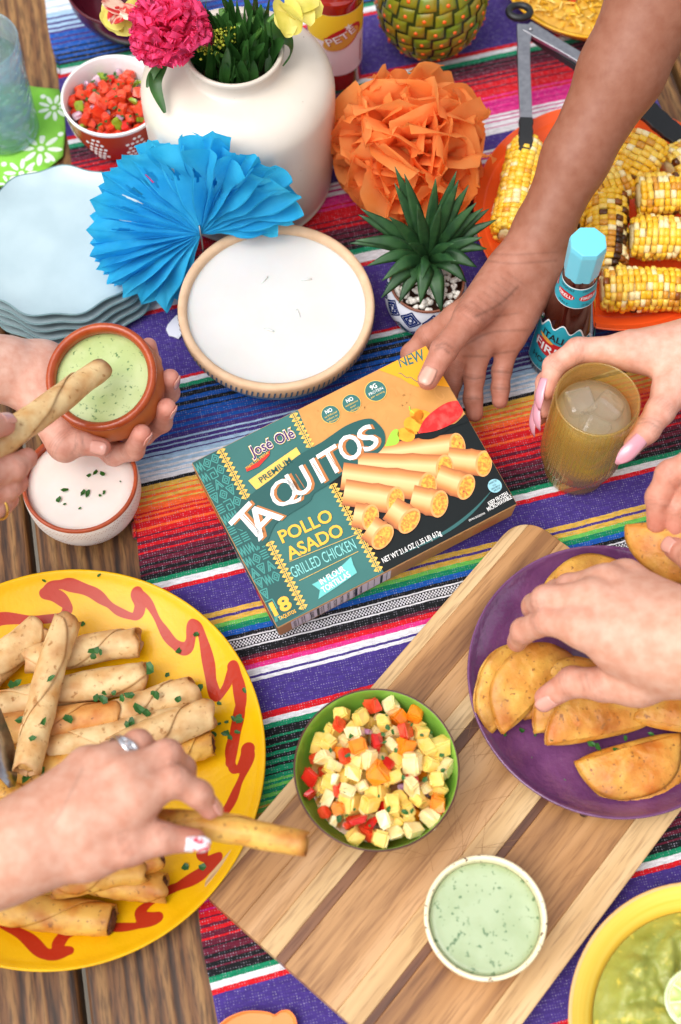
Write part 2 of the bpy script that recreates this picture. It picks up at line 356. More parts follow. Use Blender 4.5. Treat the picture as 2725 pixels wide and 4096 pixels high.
# ---- cutting board of glued staves
def acacia(name, a, b, c):
    m = bpy.data.materials.new(name); m.use_nodes = True; nt = m.node_tree; N = nt.nodes; L = nt.links
    p = N['Principled BSDF']; p.inputs['Roughness'].default_value = .42
    tc = N.new('ShaderNodeTexCoord'); oi = N.new('ShaderNodeObjectInfo'); mu = N.new('ShaderNodeMath'); mu.operation = 'MULTIPLY'; mu.inputs[1].default_value = 31; L.new(oi.outputs['Random'], mu.inputs[0])
    def nz(sc3, s, d, dist):
        mp = N.new('ShaderNodeMapping'); mp.inputs['Scale'].default_value = sc3; L.new(tc.outputs['Object'], mp.inputs[0])
        t = N.new('ShaderNodeTexNoise'); t.noise_dimensions = '4D'; t.inputs['Scale'].default_value = s; t.inputs['Detail'].default_value = d; t.inputs['Distortion'].default_value = dist
        L.new(mp.outputs[0], t.inputs['Vector']); L.new(mu.outputs[0], t.inputs['W']); return t.outputs['Fac']
    f1 = nz((.06, 1, 1), 55, 4, .6); f2 = nz((.07, 1, 1), 480, 2, 0)
    r = N.new('ShaderNodeValToRGB'); L.new(f1, r.inputs[0]); e = r.color_ramp.elements
    e[0].position = .30; e[0].color = lin(c); e[1].position = .70; e[1].color = lin(a); q = e.new(.48); q.color = lin(b)
    r2 = N.new('ShaderNodeValToRGB'); L.new(f2, r2.inputs[0]); r2.color_ramp.elements[0].position = .33; r2.color_ramp.elements[0].color = (.62, .55, .5, 1); r2.color_ramp.elements[1].position = .5
    x = N.new('ShaderNodeMix'); x.data_type = 'RGBA'; x.blend_type = 'MULTIPLY'; x.inputs[0].default_value = .8; L.new(r.outputs[0], x.inputs[6]); L.new(r2.outputs[0], x.inputs[7]); L.new(x.outputs[2], p.inputs['Base Color'])
    b_ = N.new('ShaderNodeBump'); b_.inputs['Strength'].default_value = .15; b_.inputs['Distance'].default_value = .0004; L.new(f2, b_.inputs['Height']); L.new(b_.outputs[0], p.inputs['Normal'])
    return m
AC = dict(b=acacia('acacia_heart', '#c59664', '#ad7d4c', '#73492a'), p=acacia('acacia_sap', '#dcbe90', '#cca876', '#a67c4c'), t=acacia('acacia_tan', '#cba072', '#b98b5a', '#8b5f38'), d=acacia('acacia_dark', '#9a6a44', '#6e4630', '#4a2c1e'))
board = thing('cutting_board', 'acacia wood cutting board of pale and brown staves under the purple plate', 'cutting board', (.1175, -.2481, 0), (0, 0, math.radians(50)))
NB = [(.1235, .1125, 'p'), (.1125, .083, 'b'), (.083, .0605, 't'), (.0605, .0445, 'p'), (.0445, .036, 'd'), (.036, -.0145, 't'), (-.0145, -.0345, 'p'), (-.0345, -.041, 'd'), (-.041, -.1005, 'b'), (-.1005, -.1235, 'p')]
XL = .2045
def corner_x(n, side):                                # rounded corners of the board: half length at offset n
    rr = .026 if side > 0 else .014
    d = .1235-abs(n)
    return XL if d >= rr else XL-rr+math.sqrt(max(0, rr*rr-(rr-d)**2))
for a, b, k in NB:
    ns = np.linspace(a, b, 13); top = [(corner_x(n, 1), n) for n in ns]+[(-corner_x(n, -1), n) for n in ns[::-1]]
    m = len(top); v = [(x, n, TB) for x, n in top]+[(x, n, ZR+.0006) for x, n in top]
    f = [tuple(range(m))[::-1], tuple(range(m, 2*m))]+[(i, (i+1) % m, m+(i+1) % m, m+i) for i in range(m)]
    o = me('stave', v, f, AC[k], board, False); bev(o, .0005, 1)
kn = PM('wood_knot', '#3a2418', .5, '#77502f', 260., rnd=False)
v, f = disc((.035, -.066), .0085, TB+.0003, 24, .0055, .2); me('knot', v, f, kn, board)
v, f = disc((.035, -.066), .0045, TB+.0006, 20, .003, .2); o = me('knot', v, f, PM('knot_core', '#241712', .5), board)
rnd = random.Random(11); sv = []; sf = []
for i in range(46):                                   # knife scratches: fine grooves
    x, y = rnd.gauss(-.02, .05), rnd.gauss(.01, .035); a = rnd.choice((.9, -.7, .2))+rnd.gauss(0, .25); l = rnd.uniform(.012, .05)
    q = ribbon2([(x, y), (x+l*math.cos(a), y+l*math.sin(a))], .00022, TB+.00025); sv.append(q)
o = me('knife_scratches', *join(*sv), PM('scratch', '#94673c', .7), board); o['kind'] = 'stuff'

# ---- generic lathe dish: profile runs base centre -> outside -> rim -> inside centre
def dish(name, label, cat, loc, outer, rim, inner, mo, mi, mr=None, n=96, rmod=None, parent=None, rot=None):
    prof = outer+rim+inner; v, f = lathe(prof, n, rmod); a, b = (len(outer)-1)*n, (len(outer)+len(rim)-1)*n
    fm = [0 if i < a else (2 if i < b else 1) for i in range(len(f))]
    o = me(name, v, f, None, parent, True, loc, rot, mats=[mo, mi, mr or mo], fm=fm)
    if label: tag(o, label, cat)
    return o
def curve(a, n=14): return [tuple(q) for q in spl(a, n)]

# ---- yellow platter with the painted red flame line
yel = ceramic('yellow_glaze', '#e8b410', '#e2aa0c', .20, bump=.30, bs=260., ns=40., bdist=.0008, Specular_IOR_Level=.22)
YC, YR = (-.2192, -.2260), .1606
yin = curve([(.1575, .0272), (.150, .0225), (.132, .0150), (.112, .0095), (.090, .0085), (.045, .0085), (.0001, .0085)], 170)
def yz_low(v): return np.interp(np.hypot(v[:, 0], v[:, 1]), [q[0] for q in yin][::-1], [q[1] for q in yin][::-1])-.0012
yp = dish('yellow_plate', 'large round yellow plate with a painted red flame line under the taquitos', 'plate', (YC[0], YC[1], 0),
     [(.0001, .003), (.085, .003), (.088, .0005), (.094, .0005), (.096, .004), (.12, .008), (.145, .017), (.158, .0245)], [(.1595, .0262), (YR, .0275), (.1598, .0283), (.1585, .0280)], yin, yel, yel, n=640)
def yz(r): return float(np.interp(r, [q[0] for q in yin][::-1], [q[1] for q in yin][::-1]))
S1 = [(-0.3069, -0.1337), (-0.2911, -0.1158), (-0.2814, -0.1053), (-0.2545, -0.1048), (-0.2368, -0.1027), (-0.2282, -0.0981), (-0.2275, -0.0929), (-0.2345, -0.0865), (-0.2428, -0.0851), (-0.2469, -0.0832), (-0.2415, -0.0787), (-0.2317, -0.0769), (-0.2217, -0.0779), (-0.2059, -0.0832), (-0.1945, -0.0909), (-0.1832, -0.0986), (-0.1703, -0.1025), (-0.1663, -0.0957), (-0.1688, -0.0865), (-0.1669, -0.0851), (-0.1583, -0.0938), (-0.1483, -0.1111), (-0.1387, -0.1243), (-0.1277, -0.1309), (-0.1230, -0.1243), (-0.1223, -0.1120), (-0.1197, -0.1120), (-0.1139, -0.1206), (-0.1077, -0.1431), (-0.1043, -0.1616), (-0.0996, -0.1716), (-0.0920, -0.1634), (-0.0887, -0.1505), (-0.0866, -0.1501), (-0.0823, -0.1634), (-0.0800, -0.1816), (-0.0839, -0.1960), (-0.0869, -0.2120), (-0.0873, -0.2261)]
S2 = [(-0.0803, -0.1804), (-0.0827, -0.1969), (-0.0868, -0.2165), (-0.0859, -0.2286), (-0.0823, -0.2326), (-0.0777, -0.2302), (-0.0744, -0.2184), (-0.0726, -0.2173), (-0.0720, -0.2246), (-0.0797, -0.2437), (-0.0869, -0.2610), (-0.1002, -0.2781), (-0.1056, -0.2904), (-0.1063, -0.2996), (-0.1008, -0.3029), (-0.0933, -0.3003), (-0.0991, -0.3071), (-0.1080, -0.3147), (-0.1228, -0.3222), (-0.1332, -0.3266), (-0.1492, -0.3385), (-0.1516, -0.3443), (-0.1464, -0.3470), (-0.1375, -0.3461), (-0.1484, -0.3514), (-0.1663, -0.3531), (-0.1934, -0.3517), (-0.2051, -0.3560), (-0.2113, -0.3654), (-0.2084, -0.3697), (-0.2017, -0.3708), (-0.2111, -0.3733), (-0.2217, -0.3719), (-0.2361, -0.3604), (-0.2568, -0.3487), (-0.2764, -0.3340), (-0.2952, -0.3147)]
SQ = [np.array([(p[0]-YC[0], p[1]-YC[1]) for p in path]) for path in (S1, S2)]
def flame_dist(pts):
    d = np.full(len(pts), 1.)
    for P in SQ:
        Q = spl(P, 400)
        for i in range(len(Q)-1):
            a, e = Q[i], Q[i+1]-Q[i]; t = np.clip(((pts-a)@e)/max(1e-12, e@e), 0, 1); d = np.minimum(d, np.linalg.norm(pts-a-t[:, None]*e, axis=1)-.0040-.0010*math.sin(i*.11)-.0005*math.sin(i*.37))
    return d
yv = np.array([q.co[:] for q in yp.data.vertices]); fd = np.where(yv[:, 2] > yz_low(yv), flame_dist(yv[:, :2]), 1.)
at_ = yp.data.attributes.new('glaze_line', 'FLOAT', 'POINT'); at_.data.foreach_set('value', fd.astype(np.float32))
nt = yel.node_tree; an_ = nt.nodes.new('ShaderNodeAttribute'); an_.attribute_name = 'glaze_line'; mr = nt.nodes.new('ShaderNodeMapRange'); mr.inputs[1].default_value = .0003; mr.inputs[2].default_value = -.0003
nt.links.new(an_.outputs['Fac'], mr.inputs[0]); mx = nt.nodes.new('ShaderNodeMix'); mx.data_type = 'RGBA'; nt.links.new(mr.outputs[0], mx.inputs[0]); pb_ = nt.nodes['Principled BSDF']
src = pb_.inputs['Base Color'].links[0].from_socket; nt.links.new(src, mx.inputs[6]); mx.inputs[7].default_value = lin('#ae3018'); nt.links.new(mx.outputs[2], pb_.inputs['Base Color'])

# ---- purple plate
pur = ceramic('purple_glaze', '#744470', '#5e345c', .10, bump=.9, bs=170., ns=30., bdist=.0012, Coat_Weight=.8, Coat_Roughness=.08)
pin = curve([(.1105, .0225), (.104, .0165), (.090, .0095), (.070, .0072), (.03, .0066), (.0001, .0066)], 22)
dish('purple_plate', 'round purple glazed plate holding mini tacos on the cutting board', 'plate', (.2134, -.1653, TB),
     [(.0001, .002), (.060, .002), (.062, .0003), (.066, .0003), (.068, .003), (.09, .007), (.106, .015), (.1115, .0195)], [(.1128, .0212), (.1133, .0226), (.1128, .0238), (.1118, .0238)], pin, pur, pur, n=112)
# ---- green bowl
gout = ceramic('brown_glaze', '#4b2a24', '#5d352c', .3); gin = ceramic('green_glaze', '#7fb145', '#6ea338', .2, bump=.25, bs=240.)
dish('green_bowl', 'small bowl with green inside and dark brown rim on the cutting board', 'bowl', (.0270, -.2458, TB),
     [(.0001, .002), (.028, .002), (.029, .0003), (.033, .0003), (.034, .004)]+curve([(.034, .004), (.048, .016), (.057, .032), (.0612, .046)], 10), [(.0619, .0478), (.0623, .0488), (.0617, .0496), (.0608, .0492)], curve([(.0602, .048), (.0565, .034), (.047, .018), (.03, .0085), (.0001, .0065)], 14), gout, gin, gout)
# ---- cream speckled bowl
crm = ceramic('cream_speckle', '#f0e6c4', '#ebdfb8', .3, c3='#5a3326', n3=300., r3=(.635, .66))
dish('cream_bowl', 'small cream speckled bowl of herb sauce on the cutting board', 'bowl', (.1051, -.3527, TB),
     [(.0001, .002), (.024, .002), (.025, .0003), (.029, .0003), (.030, .003)]+curve([(.030, .003), (.040, .012), (.0436, .025), (.0443, .036)], 10), [(.0446, .0372), (.0447, .0382), (.0436, .039), (.0420, .0388)], curve([(.0412, .0376), (.0402, .028), (.035, .012), (.0001, .006)], 12), crm, crm)
# ---- yellow guacamole bowl
gy = PM('banded_yellow_glaze', '#f5cf5c', .25, '#eec044', 240., stretch=(.02, .02, 1.), ramp=(.4, .6), rnd=False)
dish('guacamole_bowl', 'wide yellow bowl with brushed bands holding guacamole', 'bowl', (.2623, -.4270, ZR),
     [(.0001, .002), (.04, .002), (.042, .0003), (.047, .0003), (.049, .004)]+curve([(.049, .004), (.075, .015), (.094, .035), (.0998, .048)], 12), [(.1006, .0497), (.1011, .051), (.1002, .0518), (.0985, .0514)], curve([(.0975, .0505), (.088, .0425), (.075, .027), (.05, .012), (.0001, .008)], 16), gy, gy, PM('tan_rim', '#e0b070', .4))
# ---- stoneware candle bowl
st = PM('sand_stoneware', '#d9b896', .75, '#cfab88', 90., bump=.2, bs=500., rnd=False); blu = PM('dusty_blue_glaze', '#5b82a4', .45, '#4a7194', 60., rnd=False)
can = thing('candle_bowl', 'wide sand coloured stoneware bowl with notched blue sides filled with white wax', 'candle', (-.0568, .1734, ZR))
dish('bowl', None, None, None, [(.0001, .002), (.05, .002), (.052, .0002), (.058, .0002)]+curve([(.058, .0002), (.070, .012), (.081, .030), (.0845, .040)], 9), [(.0862, .0425), (.0868, .049), (.0870, .0545), (.0862, .0577), (.0842, .0585), (.0815, .0578)], curve([(.0795, .0563), (.0785, .050), (.075, .03), (.0001, .012)], 9), blu, st, st, parent=can)
nt_ = PM('notch_blue', '#3f5f7c', .6); parts = []
for i in range(112):
    a = 2*PI*i/112; ca, sa = math.cos(a), math.sin(a); r0, r1 = .0866, .0876; w = .00085
    q = []
    for z, r, tw in ((.0425, .0868, -.0008), (.0475, .0876, 0), (.0525, .0877, .0008)):
        for s in (-w, w): q.append((r*ca-(s+tw)*sa, r*sa+(s+tw)*ca, z))
    parts.append((q, [(0, 1, 3, 2), (2, 3, 5, 4)]))
o = me('notch_band', *join(*parts), nt_, can); o['kind'] = 'stuff'
wax = PM('white_wax', '#d6d3cf', .38, '#d1cec9', 25., sss=.35, sssr=(.008,), rnd=False, bump=.1, bs=30.)
v, f = lathe([(.0805, .0495), (.0792, .0518), (.0776, .0512), (.05, .0510), (.0001, .0511)], 80); me('wax', v, f, wax, can)
for x, y, a in ((-.014, .026, .9), (.022, .029, .2), (.021, -.010, 1.9), (-.010, -.021, -.4)):
    pth = [(x, y, .0503), (x+.004*math.cos(a), y+.004*math.sin(a), .0518), (x+.009*math.cos(a), y+.009*math.sin(a), .0514)]
    me('wick', *tube(spl(pth, 6), .0009, 6), wax, can)
# ---- white dip bowl, red rim
wo = PM('white_dotted_glaze', '#ece4dc', .5, rnd=False, bump=.1, bs=300.); tr = PM('terracotta_rim', '#b4502a', .35, '#a04320', 120., rnd=False, bump=.15, bs=400.)
dip = thing('dip_bowl', 'white dotted bowl with terracotta rim filled with white cream sauce', 'bowl', (-.2180, .0044, .0005))
dish('bowl', None, None, None, [(.0001, .002), (.022, .002), (.023, .0002), (.027, .0002)]+curve([(.027, .0002), (.040, .010), (.0478, .027), (.0490, .045), (.0483, .0515)], 12), [(.0484, .0528), (.0478, .0545), (.0466, .0548), (.0456, .054)], curve([(.0450, .053), (.0452, .045), (.04, .02), (.0001, .008)], 10), wo, tr, tr, parent=dip)
dots = []; dm = PM('brown_dots', '#b98a72', .6)
def on_wall(prof, z): return float(np.interp(z, [q[1] for q in prof], [q[0] for q in prof]))
pr = curve([(.027, .0002), (.040, .010), (.0478, .027), (.0490, .045), (.0483, .0515)], 12)
for j, z in enumerate(np.arange(.016, .050, .0026)):
    for i in range(96):
        if (i+j) % 12 in (0, 1, 11) or (i-j) % 12 in (0, 1) or j in (11, 12):
            a = 2*PI*(i+.5*(j % 2))/96; r = on_wall(pr, z)+.0003; s = .00055; ca, sa = math.cos(a), math.sin(a)
            dots.append(([(r*ca-dx*sa, r*sa+dx*ca, z+dz) for dx, dz in ((s, 0), (0, s), (-s, 0), (0, -s))], [(0, 1, 2, 3)]))
o = me('dot_pattern', *join(*dots), dm, dip); o['kind'] = 'stuff'
# ---- pico bowl: red outside with white dots
ro = ceramic('brick_red_glaze', '#b23a18', '#a23213', .25); wi = ceramic('white_glaze', '#f2f0f0', None, .2)
pic = thing('salsa_bowl', 'white bowl with red dotted outside holding tomato salsa beside the vase', 'bowl', (-.2155, .4039, ZR))
pr = curve([(.025, .0003), (.036, .012), (.0445, .034), (.0484, .060)], 12)
dish('bowl', None, None, None, [(.0001, .002), (.020, .002), (.021, .0003), (.025, .0003)]+pr, [(.0488, .0620), (.0492, .0635), (.0484, .0646), (.0470, .0642)], curve([(.0464, .063), (.042, .036), (.030, .012), (.0001, .006)], 12), ro, wi, wi, parent=pic)
wd = PM('white_dot', '#f0ece8', .35); parts = []
for i in range(60):
    for j in range(6):
        if (i // 4) % 2 == 0 and not (abs((i % 4)-1.5)+abs(j-2.5) > 3.6):
            a = 2*PI*(i+.5*(j % 2))/60; z = .018+j*.0068; r = on_wall(pr, z)+.0004; ca, sa = math.cos(a), math.sin(a); s = .0019; tz = .9
            parts.append(([(r*ca-s*math.cos(t)*sa, r*sa+s*math.cos(t)*ca, z+s*tz*math.sin(t)) for t in [PI*q/4 for q in range(8)]], [tuple(range(8))]))
o = me('dot_pattern', *join(*parts), wd, pic); o['kind'] = 'stuff'
# ---- scalloped plates
bp_ = ceramic('pale_blue_glaze', '#b2c6cc', '#a8bdc4', .18, ns=30.); be = ceramic('grey_green_rim', '#6f8d90', '#5f7d84', .3)
def sc_mod(ph):
    def fn(a, z): return 1+.026*math.cos(11*a+ph)*min(1, z/.011)
    return fn
lay = ['lowest of the stack', 'second from the table in the stack', 'in the middle of the stack', 'just under the topmost of the stack', 'topmost of the stack']
for i in range(5):
    z = .0006+i*.0082; dx = (.006, .004, .0025, .001, 0)[i]; dy = (-.010, -.007, -.004, -.002, 0)[i]
    R = .0835 if i == 4 else .085
    k = R/.0835
    dish('scalloped_plate', 'pale blue scalloped plate, '+lay[i], 'plate', (-.2576+dx, .2547+dy, z),
        [(.0001, .001), (.052*k, .001), (.053*k, .0001), (.057*k, .0001), (.06*k, .003), (.074*k, .0075), (.0822*k, .0098)], [(.0832*k, .0105), (.0835*k, .0115), (.0829*k, .0121), (.0818*k, .0119)], curve([(.0808*k, .0113), (.072*k, .0078), (.060*k, .0056), (.03*k, .005), (.0001, .005)], 12), be, bp_, be, n=120, rmod=sc_mod(.3*i))['group'] = 'stacked pale blue plates'
# ---- vase
vm = PM('oatmeal_glaze', '#dfd4c6', .26, '#d4c7b7', 14., c3='#8c7562', n3=420., r3=(.735, .76), bump=.05, bs=60., rnd=False)
VC = (-.0915, .3560)
dish('vase', 'large white speckled ceramic vase with short neck holding flowers', 'vase', (VC[0], VC[1], ZR),
     [(.0001, .001), (.076, .001), (.080, .003), (.083, .008)]+curve([(.083, .008), (.0855, .04), (.0865, .09), (.0868, .122), (.0845, .136), (.076, .147), (.062, .154), (.049, .1575), (.0425, .160), (.0405, .165), (.0415, .171)], 34), [(.0430, .1735), (.0433, .1758), (.0424, .1775), (.0405, .1775)], curve([(.0390, .176), (.0375, .165), (.040, .157), (.07, .14), (.08, .12), (.08, .02), (.0001, .01)], 18), vm, vm, vm, n=112)
# ---- orange platter
orm = ceramic('orange_glaze', '#f4642a', '#ee5a22', .22, ns=20.)
OC = (.2545, .2946)
oin = curve([(.1275, .0272), (.121, .0225), (.1185, .0215), (.108, .016), (.1065, .0145), (.094, .0105), (.08, .0085), (.0001, .008)], 30)
dish('orange_platter', 'round orange ringed platter piled with grilled corn', 'plate', (OC[0], OC[1], ZR),
     [(.0001, .002), (.07, .002), (.072, .0003), (.077, .0003), (.079, .004), (.10, .008), (.118, .017), (.1275, .0245)], [(.1292, .0262), (.130, .0276), (.1295, .0287), (.1285, .0285)], oin, orm, orm, n=128)
# ---- rice plate
rp = ceramic('mustard_glaze', '#f0b81e', '#e8ad16', .25)
dish('rice_plate', 'round mustard yellow plate heaped with yellow rice', 'plate', (.2600, .6050, ZR),
     [(.0001, .002), (.055, .002), (.06, .0003), (.066, .0003), (.085, .010), (.098, .026)], [(.0995, .0285), (.100, .030), (.0993, .031), (.098, .0308)], curve([(.0965, .029), (.085, .017), (.06, .010), (.0001, .009)], 12), rp, rp, n=96)
# ---- dark red bowl behind the flowers
dr = ceramic('maroon_glaze', '#5e1626', '#4c1020', .2)
mb_ = dish('maroon_bowl', 'dark red glossy bowl behind the flower vase', 'bowl', (-0.2134, 0.5554)+(ZR,),
     [(.0001, .002), (.03, .002), (.034, .0005)]+curve([(.034, .0005), (.056, .016), (.072, .042), (.076, .062)], 10), [(.0765, .064), (.076, .066), (.0745, .066)], curve([(.0735, .0645), (.066, .04), (.045, .014), (.0001, .008)], 10), dr, dr)
mb_.scale = (.8, .8, .9)
# ---- orange lobed tray at the near end
ot = PM('orange_plastic', '#f78a44', .4, rnd=False)
pts = [(-0.0892, -0.4214), (-0.0827, -0.4166), (-0.0732, -0.4129), (-0.0642, -0.4120), (-0.0539, -0.4129), (-0.0487, -0.4147), (-0.0440, -0.4120), (-0.0382, -0.4117), (-0.0337, -0.4160), (-0.0320, -0.4214), (-0.0299, -0.4343), (-0.0341, -0.4492), (-0.0454, -0.4566), (-0.0611, -0.4580), (-0.0770, -0.4536), (-0.0885, -0.4403)]
P = spl(list(pts)+[pts[0]], 80)[:-1]; n = len(P); cx, cy = P.mean(0)
rows = [(.90, ZR+.0006), (1., .011), (1.0, .012), (.965, .0121), (.90, .0085), (.5, .0080)]
v = [((p[0]-cx)*s, (p[1]-cy)*s, z) for s, z in rows for p in P]
f = [(j*n+i, j*n+(i+1) % n, (j+1)*n+(i+1) % n, (j+1)*n+i) for j in range(len(rows)-1) for i in range(n)]
f.append(tuple(range((len(rows)-1)*n, len(rows)*n))); f.append(tuple(range(n))[::-1])
tag(me('spoon_rest', v, f, ot, loc=(cx, cy, 0), sharp=50), 'small lobed bright orange tray lying on the purple stripe of the runner', 'tray')
# ---- green printed napkin under the blue tumbler
nm = PM('lime_cotton', '#7cc63c', .9, '#8fd24e', 16., bump=.2, bs=700., rnd=False)
out = [(-0.4541, 0.4495), (-0.3958, 0.4718), (-0.3347, 0.4740), (-0.3045, 0.4690), (-0.2824, 0.4662), (-0.2762, 0.4440), (-0.2722, 0.4166), (-0.2721, 0.3832), (-0.2828, 0.3694), (-0.2906, 0.3621), (-0.3143, 0.3526), (-0.3305, 0.3453), (-0.3789, 0.3267), (-0.4355, 0.3114)]
nap = thing('napkin', 'lime green cotton napkin with white printed flowers under the blue tumbler', 'napkin', (0, 0, .0008))
bm = bmesh.new(); bf = bm.faces.new([bm.verts.new((x, y, 0)) for x, y in out]); bmesh.ops.triangulate(bm, faces=[bf])
for _ in range(5): bmesh.ops.subdivide_edges(bm, edges=[e for e in bm.edges if e.calc_length() > .012], cuts=1)
bmesh.ops.triangulate(bm, faces=bm.faces[:])
def nzz(x, y): return .0035+.0016*mnoise.noise(Vector((x*30, y*30, 0)))
for q in bm.verts: q.co.z = nzz(q.co.x, q.co.y)
m = bpy.data.meshes.new('cloth'); bm.to_mesh(m); bm.free(); m.materials.append(nm); m.polygons.foreach_set('use_smooth', [True]*len(m.polygons)); o = ob('cloth', m, nap); solid(o, .0012, 0)
wp = PM('white_print', '#e8f4e0', .9); parts = []
def flat(vf): return [(x, y, nzz(x, y)+.0010) for x, y, _ in vf[0]], vf[1]
def blossom(x, y, r, npet):
    for i in range(npet):
        a = 2*PI*i/npet; parts.append(flat(disc((x+r*.62*math.cos(a), y+r*.62*math.sin(a)), r*.34, 0, 10, r*.13, a)))
    parts.append(flat(disc((x, y), r*.16, 0, 10)))
for x, y, r, k in [(-0.2857, 0.4422)+(.017, 9), (-0.2941, 0.3907)+(.022, 8), (-0.3105, 0.3615)+(.018, 8), (-0.3219, 0.3485)+(.012, 6), (-0.3584, 0.4533)+(.02, 8)]: blossom(x, y, r, k)
for x, y in [(-0.2977, 0.4561), (-0.3026, 0.3668), (-0.2764, 0.4095), (-0.2791, 0.3907), (-0.3184, 0.3553), (-0.2864, 0.3763), (-0.3285, 0.3721)]: parts.append(flat(disc((x, y), .003, 0, 8)))
me('flower_print', *join(*parts), wp, nap)['kind'] = 'stuff'
# ---- blue textured tumbler
bgl = thin_glass('blue_glass', (.86, .95, .985, 1), .10, .9, 95., .26, (.62, .84, .95, 1))
tum = thing('blue_tumbler', 'tall pale blue pebbled glass tumbler of water on the green napkin', 'glass', (-.3300, .4130, .006))
me('glass', *lathe([(.0001, 0), (.030, 0), (.0325, .003), (.0335, .04), (.0355, .10), (.037, .122), (.0362, .124), (.035, .122), (.0335, .10), (.0315, .04), (.030, .010), (.0001, .009)], 64), bgl, tum)
wat = thin_glass('water', (.95, .98, .99, 1), .02, 0, 90, .12, (.75, .88, .95, 1))
me('water', *lathe([(.0001, .0105), (.0292, .0105), (.0307, .04), (.0326, .095), (.0001, .095)], 48), wat, tum)
ice = thin_glass('ice', (.97, .97, .96, 1), .03, .5, 120, .12, (.96, .95, .90, 1))
def ice_cube(s, seed):
    bm = bmesh.new(); bmesh.ops.create_cube(bm, size=s); bmesh.ops.bevel(bm, geom=bm.edges[:], offset=s*.10, segments=1, affect='EDGES')
    for q in bm.verts: q.co += Vector((n3(q.co, 90, seed), n3(q.co, 90, seed+5), n3(q.co, 90, seed+9)))*s*.12
    m = bpy.data.meshes.new('ice_cube'); bm.to_mesh(m); bm.free(); m.materials.append(ice); m.polygons.foreach_set('use_smooth', [True]*len(m.polygons)); m.set_sharp_from_angle(angle=math.radians(25)); return m
ICE = [ice_cube(.022, s) for s in (1, 2, 3)]
for i, (x, y, z) in enumerate(((-.010, .008, .085), (.012, -.006, .087), (.002, .010, .066), (-.006, -.012, .068))):
    ob('ice_cube', ICE[i % 3], tum, (x, y, z), (i, i*.7, i*1.3))
# ---- amber ribbed glass in the hand
GC = (.2055, .0400)
amb = thin_glass('amber_glass', (.97, .87, .56, 1), .04, 0, 90, .20, (1., .74, .22, 1))
gl = thing('amber_tumbler', 'amber ribbed tumbler of iced drink held in the hand with pink nails', 'glass', (GC[0], GC[1], ZR))
rib = lambda a, z: 1+.035*abs(math.cos(30*a))
v1, f1 = lathe([(.0001, 0), (.022, 0), (.0262, .002), (.0272, .008), (.0276, .021), (.0288, .0245), (.0318, .028), (.0334, .034), (.0338, .06), (.0339, .10), (.0339, .122)], 240, rib)
v2, f2 = lathe([(.0339, .122), (.0341, .1236), (.0334, .1248), (.0324, .1244), (.0318, .122), (.0316, .09), (.0312, .040), (.0298, .033), (.0255, .026), (.0240, .012), (.0001, .011)], 240)
me('glass', *join((v1, f1), (v2, f2)), amb, gl)
drk = thin_glass('pale_drink', (.95, .92, .84, 1), .02, 0, 90, .30, (1., .90, .66, 1))
me('drink', *lathe([(.0001, .0118), (.0236, .0122), (.0250, .026), (.0292, .034), (.0306, .041), (.0310, .088), (.0308, .1015), (.02, .1005), (.0001, .1005)], 64), drk, gl)
for i, (x, y, z, a) in enumerate(((-.011, .009, .0975, .3), (.012, .006, .0985, 1.1), (-.002, -.013, .0965, 2.), (.010, -.012, .080, .9), (-.012, -.004, .078, 2.5), (.002, .012, .076, .2), (-.004, -.008, .058, 1.))):
    ob('ice_cube', ICE[i % 3], gl, (x, y, z), (.4*i, a*.4, a))

